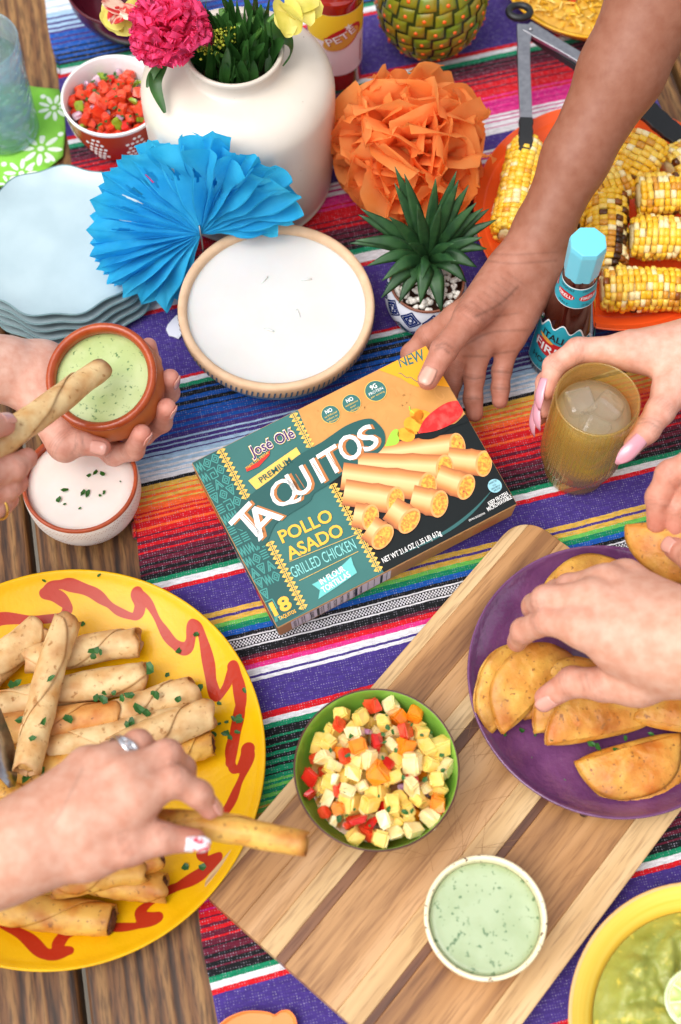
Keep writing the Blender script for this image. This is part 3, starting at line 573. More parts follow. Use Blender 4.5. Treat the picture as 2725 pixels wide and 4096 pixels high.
# ============================================================ FOOD
flour = PM('flour_tortilla', '#e6c690', .52, '#e2bf94', 60., det=6, ramp=(.42, .70), attr='tint', c3='#a8743c', n3=210., r3=(.60, .72), bump=.5, bs=160., bdist=.0012, sss=.1, sssr=(.004,))
corn_t = PM('corn_tortilla', '#dca848', .48, '#deb078', 60., det=5, ramp=(.4, .68), attr='tint', c3='#8a5622', n3=260., r3=(.61, .72), bump=.55, bs=190., bdist=.0012, sss=.1, sssr=(.004,))
meat = PM('shredded_filling', '#6a3820', .7, '#3c1e10', 240., bump=1., bs=260., bdist=.003)
paste = PM('pale_filling', '#dcae68', .7, '#b8813c', 240., bump=1., bs=260., bdist=.003)
def taquito(label, p0, p1, r, mat, fill, seed, bend=0., group='taquitos on the yellow plate', taper=.0, roll=None, sag=0.):
    """rolled tortilla: a spiral sheet with a diagonal flap; axis p0->p1"""
    rnd = random.Random(seed); p0 = Vector(p0); p1 = Vector(p1); d = p1-p0; L = d.length; th = .0015
    roll = rnd.uniform(-.5, .5) if roll is None else roll; turns = rnd.uniform(1.60, 1.75)*2*PI; t0 = rnd.uniform(.12, .38); mir = rnd.random() < .25
    nu, nv = 52, 34; s = rnd.uniform(0, 50)
    def fn(u, t):
        tt = 1-t if mir else t; q = turns-4.2*max(0, (tt-t0)/(1-t0))**1.7-2.0*max(0, (t0-tt)/t0)**2*.6+.12*mnoise.noise(Vector((t*7, s+5, 0))); a = u*q; rr = r-th*1.2+th*(a/(2*PI))
        k = 1+taper*(t-.5)*2; rr *= k*(1+.06*mnoise.noise(Vector((t*4, s, 0)))+.075*mnoise.noise(Vector((t*11, math.cos(a)*1.5+s, math.sin(a)*1.5))))
        e = .0
        if t < .1 or t > .9: rr *= 1+(.16*mnoise.noise(Vector((a*.9, s, t*2)))-.05)*(abs(t-.5)-.4)*10
        x = (t-.5)*L + (.0065*mnoise.noise(Vector((a*.8, s+9, 0))) if (t in (0, 1)) else 0)
        an = a-turns+3.0+roll                          # the round flap edge crosses the top
        y = rr*math.cos(an); z = rr*math.sin(an)*.93
        y += bend*(1-(2*t-1)**2)+.0022*mnoise.noise(Vector((t*2.2, s+20, 0))); z += sag*(1-(2*t-1)**2)
        return (x, y, z)
    r = r*.97; v, f = grid(nu, nv, fn)
    o = me('taquito', v, f, mat); solid(o, .0011, 0)
    b0, b1 = {'flour_tortilla': ('#e4c590', '#ac6c30'), 'corn_tortilla': ('#dfad50', '#9a5c22')}.get(mat.name, ('#e0ac62', '#a8662c')); b0, b1 = np.array(lin(b0)), np.array(lin(b1)); K = []
    for j in range(nv):
        for i in range(nu):
            u, t = i/(nu-1), j/(nv-1); p = v[j*nu+i]; e_ = max(0, abs(2*t-1)-.86)/.14
            k = .55*e_**1.3+(.30 if u > .985 else 0)+.65*max(0, mnoise.noise(Vector((p[0]*34+s, p[1]*55, p[2]*55+s)))-.12)+.5*max(0, mnoise.noise(Vector((p[0]*110, p[1]*160+s, p[2]*160)))-.22)
            k = min(.85, k); K.append(b0*(1-k)+b1*k)
    vcol(o, K)
    o.matrix_world = Matrix.Translation((p0+p1)/2) @ aim(d).to_4x4()
    tag(o, label, 'taquito', group)
    for e in (0, 1):                                   # filling that shows in the open ends
        xs = (1-2*e)*-1*(L/2)
        def ff(u, t):
            a = u*2*PI; k = (r-th*2.3)*math.sqrt(1-t*t*.99)
            x = xs*((.93 if fill is paste else .965)+.055*t)+.0016*mnoise.noise(Vector((math.cos(a)*k*300+s, math.sin(a)*k*300, t*3+e)))
            return (x, k*math.cos(a), k*math.sin(a)*.93)
        v2, f2 = grid(18, 6, lambda u, t: ff(u, t), True)
        # close back inside the roll
        me('filling', v2, f2, fill, o)
    return o
PT = .0085
TQ = [  # (left end, right end, radius, corn?, z lift, words, bend)
 ((-0.3095, -0.1913, 0.0240), (-0.2435, -0.1147, 0.0240), .0135, 0, 'flour taquito at the edge of the pile, pointing at the dip bowl', .002),
 ((-0.2543, -0.1439, 0.0240), (-0.1637, -0.1283, 0.0240), .0128, 0, 'flour taquito lying behind the crossed pale one, uppermost row of the pile', 0),
 ((-0.2920, -0.1883, 0.0260), (-0.1571, -0.1572, 0.0240), .0130, 0, 'long flour taquito with a speckled flap crossing under the upright pale one', 0),
 ((-0.2959, -0.2073, 0.0300), (-0.1732, -0.1918, 0.0280), .0140, 2, 'golden fried flour taquito with a torn end on the plate', 0),
 ((-0.1982, -0.1977, 0.0240), (-0.1174, -0.1693, 0.0230), .0130, 0, 'flour taquito dusted with parsley next to the open flame line', 0),
 ((-0.2314, -0.2195, 0.0300), (-0.1082, -0.1943, 0.0280), .0130, 0, 'long thin flour taquito half under the folded one', 0),
 ((-0.1752, -0.2240, 0.0400), (-0.1015, -0.1914, 0.0360), .0140, 0, 'broad flour taquito with a wide folded flap beside the hand with rings', 0),
 ((-0.1552, -0.2270, 0.0230), (-0.1003, -0.2130, 0.0230), .0108, 1, 'golden corn taquito with dark meat end beside the ringed hand', 0),
 ((-0.2795, -0.2410, 0.0260), (-0.1935, -0.2305, 0.0280), .0125, 1, 'corn taquito tucked under the lower end of the upright one', 0),
 ((-0.3165, -0.2351, 0.0300), (-0.2250, -0.2742, 0.0300), .0125, 1, 'corn taquito running under the wrist beside the tongs blade', .002),
 ((-0.3131, -0.2716, 0.0260), (-0.2310, -0.2900, 0.0260), .0120, 1, 'corn taquito mostly covered by the reaching wrist', 0),
 ((-0.2157, -0.3265, 0.0380), (-0.1478, -0.3133, 0.0360), .0105, 1, 'corn taquito end with dark filling just below the thumb', 0),
 ((-0.1940, -0.3165, 0.0360), (-0.1339, -0.3055, 0.0360), .0100, 1, 'corn taquito end peeking out past the painted thumb nail', 0),
 ((-0.2192, -0.3158, 0.0240), (-0.1328, -0.3242, 0.0220), .0118, 1, 'corn taquito with a curled seam under the reaching arm', 0),
 ((-0.2802, -0.3311, 0.0240), (-0.1703, -0.3499, 0.0220), .0138, 1, 'fat corn taquito with open dark meat end, lowest on the plate', -.002),
]
for i, (a, b, r, k, lb, bd) in enumerate(TQ):
    taquito(lb, a, b, r, (flour, corn_t, PM('golden_tortilla', '#e2b068', .5, '#dcae80', 60., det=5, ramp=(.4, .66), attr='tint', c3='#8a5524', n3=220., r3=(.66, .72), bump=.35, bs=160., bdist=.0012) if k == 2 else None)[k], meat if k == 1 else paste, 10+i, bd)
taquito('slim pale flour taquito lying upright across the others, topmost of the pile', (-0.2409, -0.2426, 0.0520), (-0.2189, -0.1166, 0.0460), .0118, flour, paste, 71, .0015, roll=-.5)
# taquitos in hands
taquito('golden corn taquito held between painted thumb and finger over the board', (-0.1567, -0.3074, 0.1500), (-0.0231, -0.3184, 0.1460), .0098, corn_t, paste, 81, .006, None, roll=-1.2)
taquito('pale flour taquito dipped into the terracotta pot of green sauce', (-0.2689, -0.0598, 0.2050), (-0.1909, 0.0599, 0.1420), .0112, flour, paste, 88, 0., None, roll=.3, taper=-.06)

# ---- mini tacos: folded half discs
taco_m = PM('fried_corn_shell', '#e2a746', .46, '#e0a868', 45., det=6, ramp=(.36, .68), attr='tint', c3='#8f5a24', n3=300., r3=(.61, .72), bump=.7, bs=210., bdist=.0011, sss=.1, sssr=(.004,))
def taco(label, c, straight, up, R=.041, puff=.0058, seed=0, fold=1.):
    """c: middle of the straight (folded) edge; straight: direction of that edge; up: shell normal"""
    s = seed*3.7
    def half(sg):
        def fn(u, t):
            a = PI*u; r = R*t*(1+.02*math.sin(5*a+s))
            x = r*math.cos(a); y = r*math.sin(a)*.92
            e = max(0, 1-t*t); h = (puff*(e**.6)*(.55+.45*min(1, y/.010))+.0021) * (1 if sg > 0 else .8)
            h += .0011*mnoise.noise(Vector((x*70+s, y*70, sg*3)))+.0008*mnoise.noise(Vector((x*220+s, y*220, sg*3)))
            if t > .9: h += sg*0+.0012*mnoise.noise(Vector((a*4+s, sg*5, 0)))
            return (x, y, sg*h)
        return grid(40, 16, fn)
    v1, f1 = half(1); v2, f2 = half(-1)
    f1 = [q[::-1] for q in f1]
    # rounded fold along the straight edge
    o = me('mini_taco', *join((v1, f1), (v2, f2)), taco_m); solid(o, .0013, 0)
    b0, b1 = np.array(lin('#daa648')), np.array(lin('#946020'))
    def tt_(p):
        rr = math.hypot(p[0], p[1]/.92)/R; k = .45*max(0, rr-.86)/.14*(.5+.8*mnoise.noise(Vector((p[0]*120+s, p[1]*120, 0))))+.9*max(0, mnoise.noise(Vector((p[0]*45+s, p[1]*45, p[2]*20)))-.05)+.4*max(0, mnoise.noise(Vector((p[0]*150, p[1]*150+s, 0)))-.2)
        k = min(.85, max(0, k)); return b0*(1-k)+b1*k
    vcol(o, [tt_(p.co) for p in o.data.vertices])
    # fold strip
    v3, f3 = grid(26, 9, lambda u, t: ((u-.5)*2*R*.995, -.0042*math.sin(PI*t)*max(.25, 1-abs(2*u-1)**4)+.001, (1-2*t)*(puff*.55*max(0, 1-(2*u-1)**2)**.6+.0016)))
    m2 = me('fold', v3, f3, taco_m, o); solid(m2, .0016, 0); vcol(m2, [tt_(p.co) for p in m2.data.vertices])
    v4, f4 = grid(26, 5, lambda u, t: (R*.84*math.cos(PI*u), R*.84*.92*math.sin(PI*u), (t-.5)*2*.0022+.0010*mnoise.noise(Vector((u*30, t*3, s)))))
    me('filling', v4, f4, paste, o)
    o.matrix_world = Matrix.Translation(c) @ aim(straight, up).to_4x4()
    tag(o, label, 'taco', 'mini tacos on the purple plate'); return o
def dv(a, b): return Vector(b)-Vector(a)
P0 = (0.1373, -0.1997, 0.0460); P1 = (0.1731, -0.1626, 0.0520)
taco('mini taco sprinkled with a parsley cluster standing on edge by the thumb', (Vector(P0)+Vector(P1))*.5, dv(P0, P1), (.25, -.25, .9), .042, seed=1)
P0 = (0.1247, -0.1996, 0.0400); P1 = (0.1575, -0.1537, 0.0440)
taco('mini taco leaning behind the parsley topped one at the plate rim', (Vector(P0)+Vector(P1))*.5, dv(P0, P1), (.35, -.30, .85), .041, seed=2)
P0 = (0.1636, -0.2206, 0.0500); P1 = (0.2376, -0.2042, 0.0460)
taco('front mini taco of three leaning together, facing up', (Vector(P0)+Vector(P1))*.5, dv(P0, P1), (.1, -.35, .9), .0425, seed=3)
P0 = (0.1563, -0.2085, 0.0440); P1 = (0.2224, -0.1874, 0.0440)
taco('middle mini taco of three leaning together', (Vector(P0)+Vector(P1))*.5, dv(P0, P1), (.15, -.45, .85), .041, seed=4)
P0 = (0.1497, -0.1955, 0.0380); P1 = (0.2137, -0.1730, 0.0400)
taco('rear mini taco of three leaning together', (Vector(P0)+Vector(P1))*.5, dv(P0, P1), (.15, -.5, .8), .040, seed=5)
P0 = (0.2605, -0.2119, 0.0460); P1 = (0.1834, -0.2321, 0.0420)
taco('mini taco with chopped parsley lying straight edge up, near the plate rim', (Vector(P0)+Vector(P1))*.5, dv(P0, P1), (0, -.2, .95), .043, seed=6)
P0 = (0.2661, -0.2200, 0.0380); P1 = (0.1889, -0.2384, 0.0360)
taco('mini taco underneath the parsley speckled one', (Vector(P0)+Vector(P1))*.5, dv(P0, P1), (0, -.2, .95), .041, seed=7)
P0 = (0.2344, -0.2039, 0.0520); P1 = (0.3012, -0.2130, 0.0500)
taco('mini taco lying flat at the back of the purple plate', (Vector(P0)+Vector(P1))*.5, dv(P0, P1), (0, -.15, .95), .041, seed=8)
P0 = (0.2264, -0.1735, 0.0360); P1 = (0.2790, -0.1984, 0.0360)
taco('mini taco half hidden under the reaching hand with parsley leaf', (Vector(P0)+Vector(P1))*.5, dv(P0, P1), (-.1, -.1, .95), .040, seed=9)
P0 = (0.1675, -0.1012, 0.0450); P1 = (0.2450, -0.1012, 0.0450)
taco('single mini taco lying under the reaching fingers', (Vector(P0)+Vector(P1))*.5, dv(P0, P1), (0, -.1, 1), .043, seed=10)
P0 = (0.2280, -0.0667, 0.1180); P1 = (0.2972, -0.0832, 0.1400)
o = taco('mini taco pinched between finger and thumb above the plate', (Vector(P0)+Vector(P1))*.5, dv(P1, P0), (-.1, -.35, .9), .044, seed=12)

# ---- grilled corn cobs
corn_m = PM('corn_kernels', '#f0c030', .3, attr='tint', c2='#f2e2c0', ns=90., ramp=(.45, .75), sss=.15, sssr=(.004,), Specular_IOR_Level=.5)
cob_m = PM('cob_core', '#e8d9a4', .7, '#d2b878', 200.)
def cob(label, p0, p1, r, seed, char=.12):
    rnd = random.Random(seed); d = Vector(p1)-Vector(p0); L = d.length; rows = 15; n = int(L/.0052); V = []; F = []; K = []
    sp = [(-1, -1, 0), (1, -1, 0), (1, 1, 0), (-1, 1, 0)]
    ang = rnd.uniform(0, 6); cz = [rnd.uniform(0, 2*PI) for _ in range(3)]
    for i in range(n):
        t = (i+.5)/n; prof = min(1, .80+.9*min(t, 1-t)*2) * (1-.10*t)
        for k in range(rows):
            a = 2*PI*(k+.5*0)/rows+ang+.06*math.sin(t*7+seed); w = 2*PI*r*prof/rows; rr = r*prof
            hl, hw = L/n*.5*rnd.uniform(.88, 1.), w*.5*rnd.uniform(.9, .99); hh = .0030*rnd.uniform(.6, 1.3)
            o0 = len(V); x = (t-.5)*L+rnd.uniform(-.0009, .0009)
            for s, q in ((1, -.0032), (1, 0), (.86, hh*.62), (.48, hh)):
                for (sx, sy, _) in sp:
                    ww = hw*s*sy*(1 if q >= 0 else .8); rad = rr-.0030+q
                    V.append((x+hl*s*sx, rad*math.cos(a)-ww*math.sin(a), rad*math.sin(a)+ww*math.cos(a)))
            base = rnd.choice(('#f6c534', '#f4bf2c', '#f8d054', '#f5ca40', '#f8e8b4', '#f9d668')); c = lin(base)
            hot = sum(max(0, math.cos(a-ang-z_))**6 for z_ in cz[:2])
            if rnd.random() < char*(.10+1.0*hot): c = lin(rnd.choice(('#3a1d0c', '#5a300f', '#2a160c', '#8a4c16')))
            elif rnd.random() < char*.7: c = lin('#d89a34')
            for j in range(3):
                for e in range(4): F.append((o0+j*4+e, o0+j*4+(e+1) % 4, o0+j*4+4+(e+1) % 4, o0+j*4+4+e)); K.append(c)
            F.append((o0+12, o0+13, o0+14, o0+15)); K.append(c)
    root = thing('corn_cob', label, 'corn', (Vector(p0)+Vector(p1))/2, (0, 0, 0), 'grilled corn on the orange platter')
    root.matrix_world = Matrix.Translation((Vector(p0)+Vector(p1))/2) @ aim(d).to_4x4()
    o = me('kernels', V, F, corn_m, root); fcol(o, K); o['kind'] = 'stuff'
    v, f = tube([(x, 0, 0) for x in np.linspace(-.505*L, .505*L, 9)], [r*.5, r*.70, r*.74, r*.76, r*.76, r*.74, r*.72, r*.68, r*.45], 18)
    v = [(q[0], q[1]*(1+.08*n3(q, 300, seed)), q[2]*(1+.08*n3(q, 300, seed+2))) for q in v]
    me('cob', v, f, cob_m, root); return root
cob('charred corn cob lying lowest on the platter behind the hot sauce bottle', (0.2360, 0.2039, 0.0400), (0.3203, 0.2025, 0.0400), .0215, 1, .22)
cob('corn cob with pale kernels lying just above the lowest one', (0.2643, 0.2523, 0.0520), (0.3383, 0.2490, 0.0520), .0215, 2, .05)
cob('corn cob with dark grill marks lying across, third up from the platter rim', (0.2722, 0.2909, 0.0620), (0.3451, 0.2958, 0.0620), .0205, 3, .10)
cob('corn cob seen end on with pale cut core behind the forearm', (0.2687, 0.3186, 0.0550), (0.2876, 0.3477, 0.0750), .0230, 4, .06)
cob('heavily charred corn cob standing beside the hot sauce cap', (0.2412, 0.2254, 0.0360), (0.2483, 0.3051, 0.0500), .0215, 5, .35)
cob('corn cob at the far edge of the orange platter by the black tongs tip', (0.3063, 0.3316, 0.0450), (0.3528, 0.3649, 0.0450), .0210, 6, .04)
cob('corn cob lying along the platter edge by the tongs, left of the forearm', (0.1561, 0.2654, 0.0340), (0.1791, 0.3723, 0.0360), .0205, 7, .03)
cob('corn cob underneath the forearm', (0.1980, 0.2320, 0.0300), (0.2255, 0.3480, 0.0340), .0210, 8, .1)
cob('short corn cob piece nestled among the others in the pile', (0.2360, 0.3026, 0.0500), (0.2682, 0.3137, 0.0550), .0190, 9, .2)

# ---- diced salsas: every cube its own piece
def dice(name, s, mat, seed, sub=(1, 1, 1), crisp=False):
    bm = bmesh.new(); bmesh.ops.create_cube(bm, size=1); bmesh.ops.bevel(bm, geom=bm.edges[:], offset=.12, segments=2, affect='EDGES')
    for q in bm.verts:
        p = q.co.copy(); q.co += Vector((n3(p, 1.9, seed), n3(p, 1.9, seed+4), n3(p, 1.9, seed+8)))*.20
        q.co = Vector((q.co.x*s*sub[0], q.co.y*s*sub[1], q.co.z*s*sub[2]))
    m = bpy.data.meshes.new(name); bm.to_mesh(m); bm.free(); m.materials.append(mat); m.polygons.foreach_set('use_smooth', [True]*len(m.polygons))
    if crisp: m.set_sharp_from_angle(angle=math.radians(38))
    return m
def juicy(name, c, c2, sss=.25): return PM(name, c, .22, c2, 160., bump=.25, bs=240., bdist=.0008, sss=sss, sssr=(.004,), Coat_Weight=.25)
FM = dict(pineapple=juicy('pineapple_flesh', '#f4d67c', '#eec658'), tomato=juicy('tomato_flesh', '#d8361c', '#e65a34'), mango=juicy('mango_flesh', '#f0941c', '#ee7f16'), pepper=juicy('green_chile', '#9cb83a', '#7ea024'),
          onion=juicy('red_onion', '#ecdde2', '#c88ab4'), pale=juicy('pale_flesh', '#f2e0ac', '#eccf88'), red_pepper=juicy('red_pepper', '#c41a14', '#da2a1c'))
herb = PM('parsley', '#2f6b1e', .45, '#215216', 150., tl=.2)
def dome(parent, R, z0, h, kinds, size, n, seed, layers=3, crisp=False):
    rnd = random.Random(seed); M = {}
    for k, w, sub in kinds: M[k] = [dice({'pepper': 'chile_piece', 'onion': 'onion_piece', 'red_pepper': 'pepper_piece'}.get(k, k+'_cube'), size, FM[k], seed+i*3+len(k), sub, crisp) for i in range(4)]
    ks = [k for k, w, _ in kinds]; ws = [w for _, w, _ in kinds]; pts = []
    for l in range(layers):
        tries = 0; got = 0
        while got < n and tries < 6000:
            tries += 1; r = R*math.sqrt(rnd.random())*(.78+.11*l); a = rnd.uniform(0, 2*PI); x, y = r*math.cos(a), r*math.sin(a)
            z = z0+h*(1-(r/R)**2)-(layers-1-l)*size*.62+rnd.uniform(-.12, .12)*size
            dmin = size*.80
            if all((x-p[0])**2+(y-p[1])**2+(z-p[2])**2 > dmin*dmin for p in pts): pts.append((x, y, z)); got += 1
    for x, y, z in pts:
        k = rnd.choices(ks, ws)[0]; m = rnd.choice(M[k]); o = ob(m.name, m, parent, (x, y, z), (rnd.uniform(0, 6), rnd.uniform(0, 6), rnd.uniform(0, 6)))
        s = rnd.uniform(.72, 1.18); o.scale = (s, s*rnd.uniform(.8, 1.1), s)
    return pts
fs = thing('fruit_salsa', 'diced pineapple, mango and tomato salsa heaped in the green bowl', 'salsa', (.0270, -.2458, TB))
me('juice', *lathe([(.050, .022), (.03, .026), (.0001, .028)], 40), juicy('salsa_juice', '#e0a040', '#d88a2c'), fs)
dome(fs, .0535, .040, .016, [('pineapple', 7, (1, 1, .85)), ('pale', 4, (1.1, .9, .6)), ('tomato', 2.3, (.9, .8, .5)), ('mango', 2.3, (1, 1, .8)), ('red_pepper', .8, (.9, .9, .35)), ('pepper', .5, (.7, .6, .3)), ('onion', .7, (.6, .5, .3))], .0132, 84, 5, crisp=True)
ps = thing('tomato_salsa', 'chunky chopped tomato salsa with onion and chile in the red dotted bowl', 'salsa', (-.2155, .4039, ZR))
me('juice', *lathe([(.039, .034), (.02, .036), (.0001, .037)], 40), juicy('tomato_juice', '#a83018', '#8c2412'), ps)
dome(ps, .0400, .048, .008, [('tomato', 7, (1, .9, .8)), ('red_pepper', 1.2, (.9, .9, .6)), ('onion', 1.8, (.8, .7, .4)), ('pepper', 1.1, (.9, .7, .4))], .0105, 62, 9, crisp=True)

# ---- leafy bits: flat torn flakes with a fold
def flake(name, loc, s, seed, parent=None, up=(0, 0, 1), label=None, mat=None):
    rnd = random.Random(seed); n = rnd.choice((5, 6, 7)); rim = [(s*rnd.uniform(.55, 1.1)*math.cos(2*PI*i/n), s*rnd.uniform(.35, .75)*math.sin(2*PI*i/n), s*rnd.uniform(-.02, .22)) for i in range(n)]
    v = [(0, 0, .0)]+rim; f = [(0, 1+i, 1+(i+1) % n) for i in range(n)]
    o = me(name, v, f, mat or herb, parent, False, loc, (rnd.uniform(-.25, .25), rnd.uniform(-.25, .25), rnd.uniform(0, 6))); return o
r9 = random.Random(31)
for root, R, z0, hh, n in ((fs, .050, .050, .016, 30), (ps, .037, .054, .008, 30)):
    for i in range(n):
        r = R*math.sqrt(r9.random()); a = r9.uniform(0, 2*PI); flake('cilantro_flake', (r*math.cos(a), r*math.sin(a), z0+hh*(1-(r/R)**2)*.9), r9.uniform(.0015, .0036), 900+i, root)
flakes = [(-0.2140, -0.1079), (-0.2004, -0.0706), (-0.1783, -0.0738), (-0.2464, -0.0746), (-0.1269, -0.0983), (-0.1180, -0.1209), (-0.1328, -0.1323), (-0.1418, -0.1517), (-0.1143, -0.1658), (-0.0772, -0.1694), (-0.0647, -0.1757), (-0.0811, -0.1898), (-0.0853, -0.1913), (-0.0912, -0.1931), (-0.0974, -0.1942), (-0.0810, -0.1924), (-0.0821, -0.2021), (-0.0883, -0.2056), (-0.1135, -0.2021), (-0.1375, -0.1956), (-0.0919, -0.2021), (-0.1184, -0.3086), (-0.1191, -0.3077), (-0.1056, -0.3086), (-0.1009, -0.2021), (-0.0980, -0.1775), (-0.1137, -0.1628), (-0.1212, -0.2461), (-0.1168, -0.2286), (-0.1073, -0.2513)]
for i, (x, y) in enumerate(flakes):
    r = math.hypot(x-YC[0], y-YC[1])
    if r < YR-.004: tag(flake('parsley_flake', (x, y, yz(r)+.0008), random.Random(i).uniform(.0022, .0048), 100+i), 'tiny chopped parsley flake scattered on the yellow plate glaze', 'parsley', 'parsley flakes on the yellow plate')
rnd = random.Random(8)
def onto(pts, zs, label, group, ss, seed):
    for i, (x, y) in enumerate(pts):
        tag(flake('parsley_flake', (x, y, zs), random.Random(seed+i).uniform(*ss), seed+i), label, 'parsley', group)
for i, (x, y, z) in enumerate([(-0.1971, -0.1414, 0.0400), (-0.1972, -0.1469, 0.0410), (-0.1948, -0.0987, 0.0120), (-0.1922, -0.1420, 0.0395), (-0.1868, -0.1769, 0.0410), (-0.1926, -0.1815, 0.0410), (-0.1872, -0.1819, 0.0400), (-0.1797, -0.1759, 0.0380), (-0.1661, -0.1787, 0.0410), (-0.1720, -0.1815, 0.0410), (-0.1584, -0.1904, 0.0420), (-0.1523, -0.1926, 0.0400), (-0.1637, -0.2005, 0.0430), (-0.1538, -0.2029, 0.0450), (-0.1668, -0.2036, 0.0440), (-0.2481, -0.1997, 0.0460), (-0.2278, -0.2075, 0.0640), (-0.2124, -0.1994, 0.0450), (-0.2565, -0.1683, 0.0400), (-0.2609, -0.1698, 0.0380), (-0.2305, -0.2403, 0.0430), (-0.2420, -0.2451, 0.0420), (-0.2301, -0.2540, 0.0440), (-0.2060, -0.2288, 0.0450), (-0.1995, -0.2254, 0.0450), (-0.2026, -0.2274, 0.0460), (-0.2345, -0.2211, 0.0660), (-0.2250, -0.1716, 0.0630), (-0.1457, -0.1780, 0.0390), (-0.1486, -0.1762, 0.0390), (-0.1285, -0.1813, 0.0380), (-0.1523, -0.1561, 0.0380)]):
    tag(flake('parsley_flake', (x, y, z), random.Random(i*7).uniform(.003, .0065), 300+i), 'chopped parsley flake sprinkled over the piled taquitos', 'parsley', 'parsley flakes on the taquitos')
for i, (x, y, z) in enumerate([(0.1373, -0.1927, 0.0520), (0.1396, -0.1948, 0.0520), (0.1348, -0.1948, 0.0520), (0.1425, -0.1610, 0.0600), (0.1344, -0.1700, 0.0580), (0.1381, -0.1820, 0.0560), (0.1983, -0.2227, 0.0500), (0.1937, -0.2206, 0.0500), (0.2125, -0.2245, 0.0480), (0.2202, -0.2165, 0.0500), (0.1624, -0.2179, 0.0550), (0.2349, -0.1919, 0.0550), (0.2402, -0.2136, 0.0520)]):
    tag(flake('parsley_flake', (x, y, z), random.Random(i*5).uniform(.0025, .005), 400+i), 'chopped parsley flake on a mini taco shell', 'parsley', 'parsley flakes on the tacos')
for i, (x, y, z) in enumerate([(0.1429, -0.2053, 0.0330), (0.1529, -0.2088, 0.0330), (0.1652, -0.2113, 0.0320), (0.1737, -0.2455, 0.0330), (0.2055, -0.2465, 0.0340), (0.1280, -0.2090, 0.0360), (0.1485, -0.2273, 0.0330), (0.1581, -0.1990, 0.0320)]):
    tag(flake('parsley_flake', (x, y, z), random.Random(i*3).uniform(.0015, .0035), 500+i), 'small parsley flake on the purple glaze', 'parsley', 'parsley flakes on the purple plate')

# ---- sauces
def sauce_mat(name, c, c2, c3, n3_=170., r3=(.60, .68)): return PM(name, c, .28, c2, 45., ramp=(.4, .6), c3=c3, n3=n3_, r3=r3, bump=.35, bs=60., bdist=.001, sss=.1, sssr=(.005,), rnd=False)
cream_g = sauce_mat('herb_cream', '#aebd98', '#a4b48c', '#64805c', 240., (.61, .69))
tag(me('herb_sauce', *lathe([(.0405, .0300), (.0396, .0316), (.035, .0312), (.018, .0315), (.0001, .0311)], 64), cream_g, loc=(.1051, -.3527, TB)), 'pale green herb sauce filling the cream speckled bowl', 'sauce')
whs = PM('white_cream', '#efe6de', .3, '#ebe0d6', 40., bump=.15, bs=50., sss=.2, sssr=(.005,), rnd=False)
tag(me('cream_sauce', *lathe([(.0452, .0455), (.0440, .0468), (.035, .0464), (.018, .0466), (.0001, .0464)], 64), whs, loc=(-.2180, .0044, .0005)), 'smooth white cream sauce with chopped herbs in the dip bowl', 'sauce')
for i, (x, y, z) in enumerate([(-0.2117, 0.0113, 0.0480), (-0.2065, 0.0146, 0.0480), (-0.2001, 0.0129, 0.0480), (-0.2311, -0.0017, 0.0480), (-0.2355, -0.0110, 0.0480), (-0.2153, -0.0041, 0.0480), (-0.2116, -0.0053, 0.0480), (-0.1978, -0.0041, 0.0480), (-0.2013, -0.0069, 0.0480), (-0.2300, -0.0150, 0.0480), (-0.2171, -0.0190, 0.0480), (-0.1850, 0.0060, 0.0480)]):
    tag(flake('herb_flake', (x, y, z), (.0032, .0036, .0034, .0044, .004, .0042, .004, .003, .002, .0018, .0022, .0012)[i], 600+i), 'dark green herb flake floating on the white cream sauce', 'herb', 'herb flakes on the cream sauce')
# ---- guacamole: lumpy mash, and a lime slice on it
gm = PM('mashed_avocado', '#a0a24c', .45, '#868c38', 60., ramp=(.35, .7), c3='#c4b84e', n3=110., r3=(.58, .7), bump=.5, bs=120., bdist=.002, sss=.15, sssr=(.004,), rnd=False)
def gfn(u, t):
    a = 2*PI*u; r = .083*t; x, y = r*math.cos(a), r*math.sin(a)
    e = min(1, (1-t)*5); z = .036+.010*e
    z += e*(.014*abs(mnoise.noise(Vector((x*55, y*55, 1))))+.007*mnoise.noise(Vector((x*28, y*28, 3)))+.004*abs(mnoise.noise(Vector((x*140, y*140, 6)))))
    return (x, y, z)
v, f = grid(160, 60, gfn, True); tag(me('guacamole', v, f, gm, loc=(.2640, -.4280, ZR)), 'lumpy green guacamole filling the wide yellow bowl', 'guacamole')
lime = thing('lime_slice', 'thin round lime slice resting on the guacamole', 'lime', (0.2527, -0.4094, 0.0620), (.35, -.35, .4))
lw = PM('lime_pith', '#e9efcf', .4); lf = juicy('lime_flesh', '#cfdc96', '#bccf78', .4)
me('rind', *lathe([(.0205, -.002), (.0228, -.002), (.0232, 0), (.0228, .002), (.0205, .002), (.0205, -.002)], 48), PM('lime_rind', '#dfe9c0', .4, '#b8d080', 100.), lime)
me('pith', *lathe([(.0001, -.0018), (.0206, -.0018), (.0206, .0012), (.0001, .0012)], 40), lw, lime)
for i in range(9):
    a0, a1 = 2*PI*(i+.06)/9, 2*PI*(i+.94)/9; pt = [(.003*math.cos((a0+a1)/2), .003*math.sin((a0+a1)/2))]+[(.0195*math.cos(a), .0195*math.sin(a)) for a in np.linspace(a0, a1, 7)]
    v = [(x, y, .0012) for x, y in pt]+[(x*.94, y*.94, .0024) for x, y in pt]; n = len(pt)
    me('segment', v, [tuple(range(n, 2*n))]+[(j, (j+1) % n, n+(j+1) % n, n+j) for j in range(n)], lf, lime)
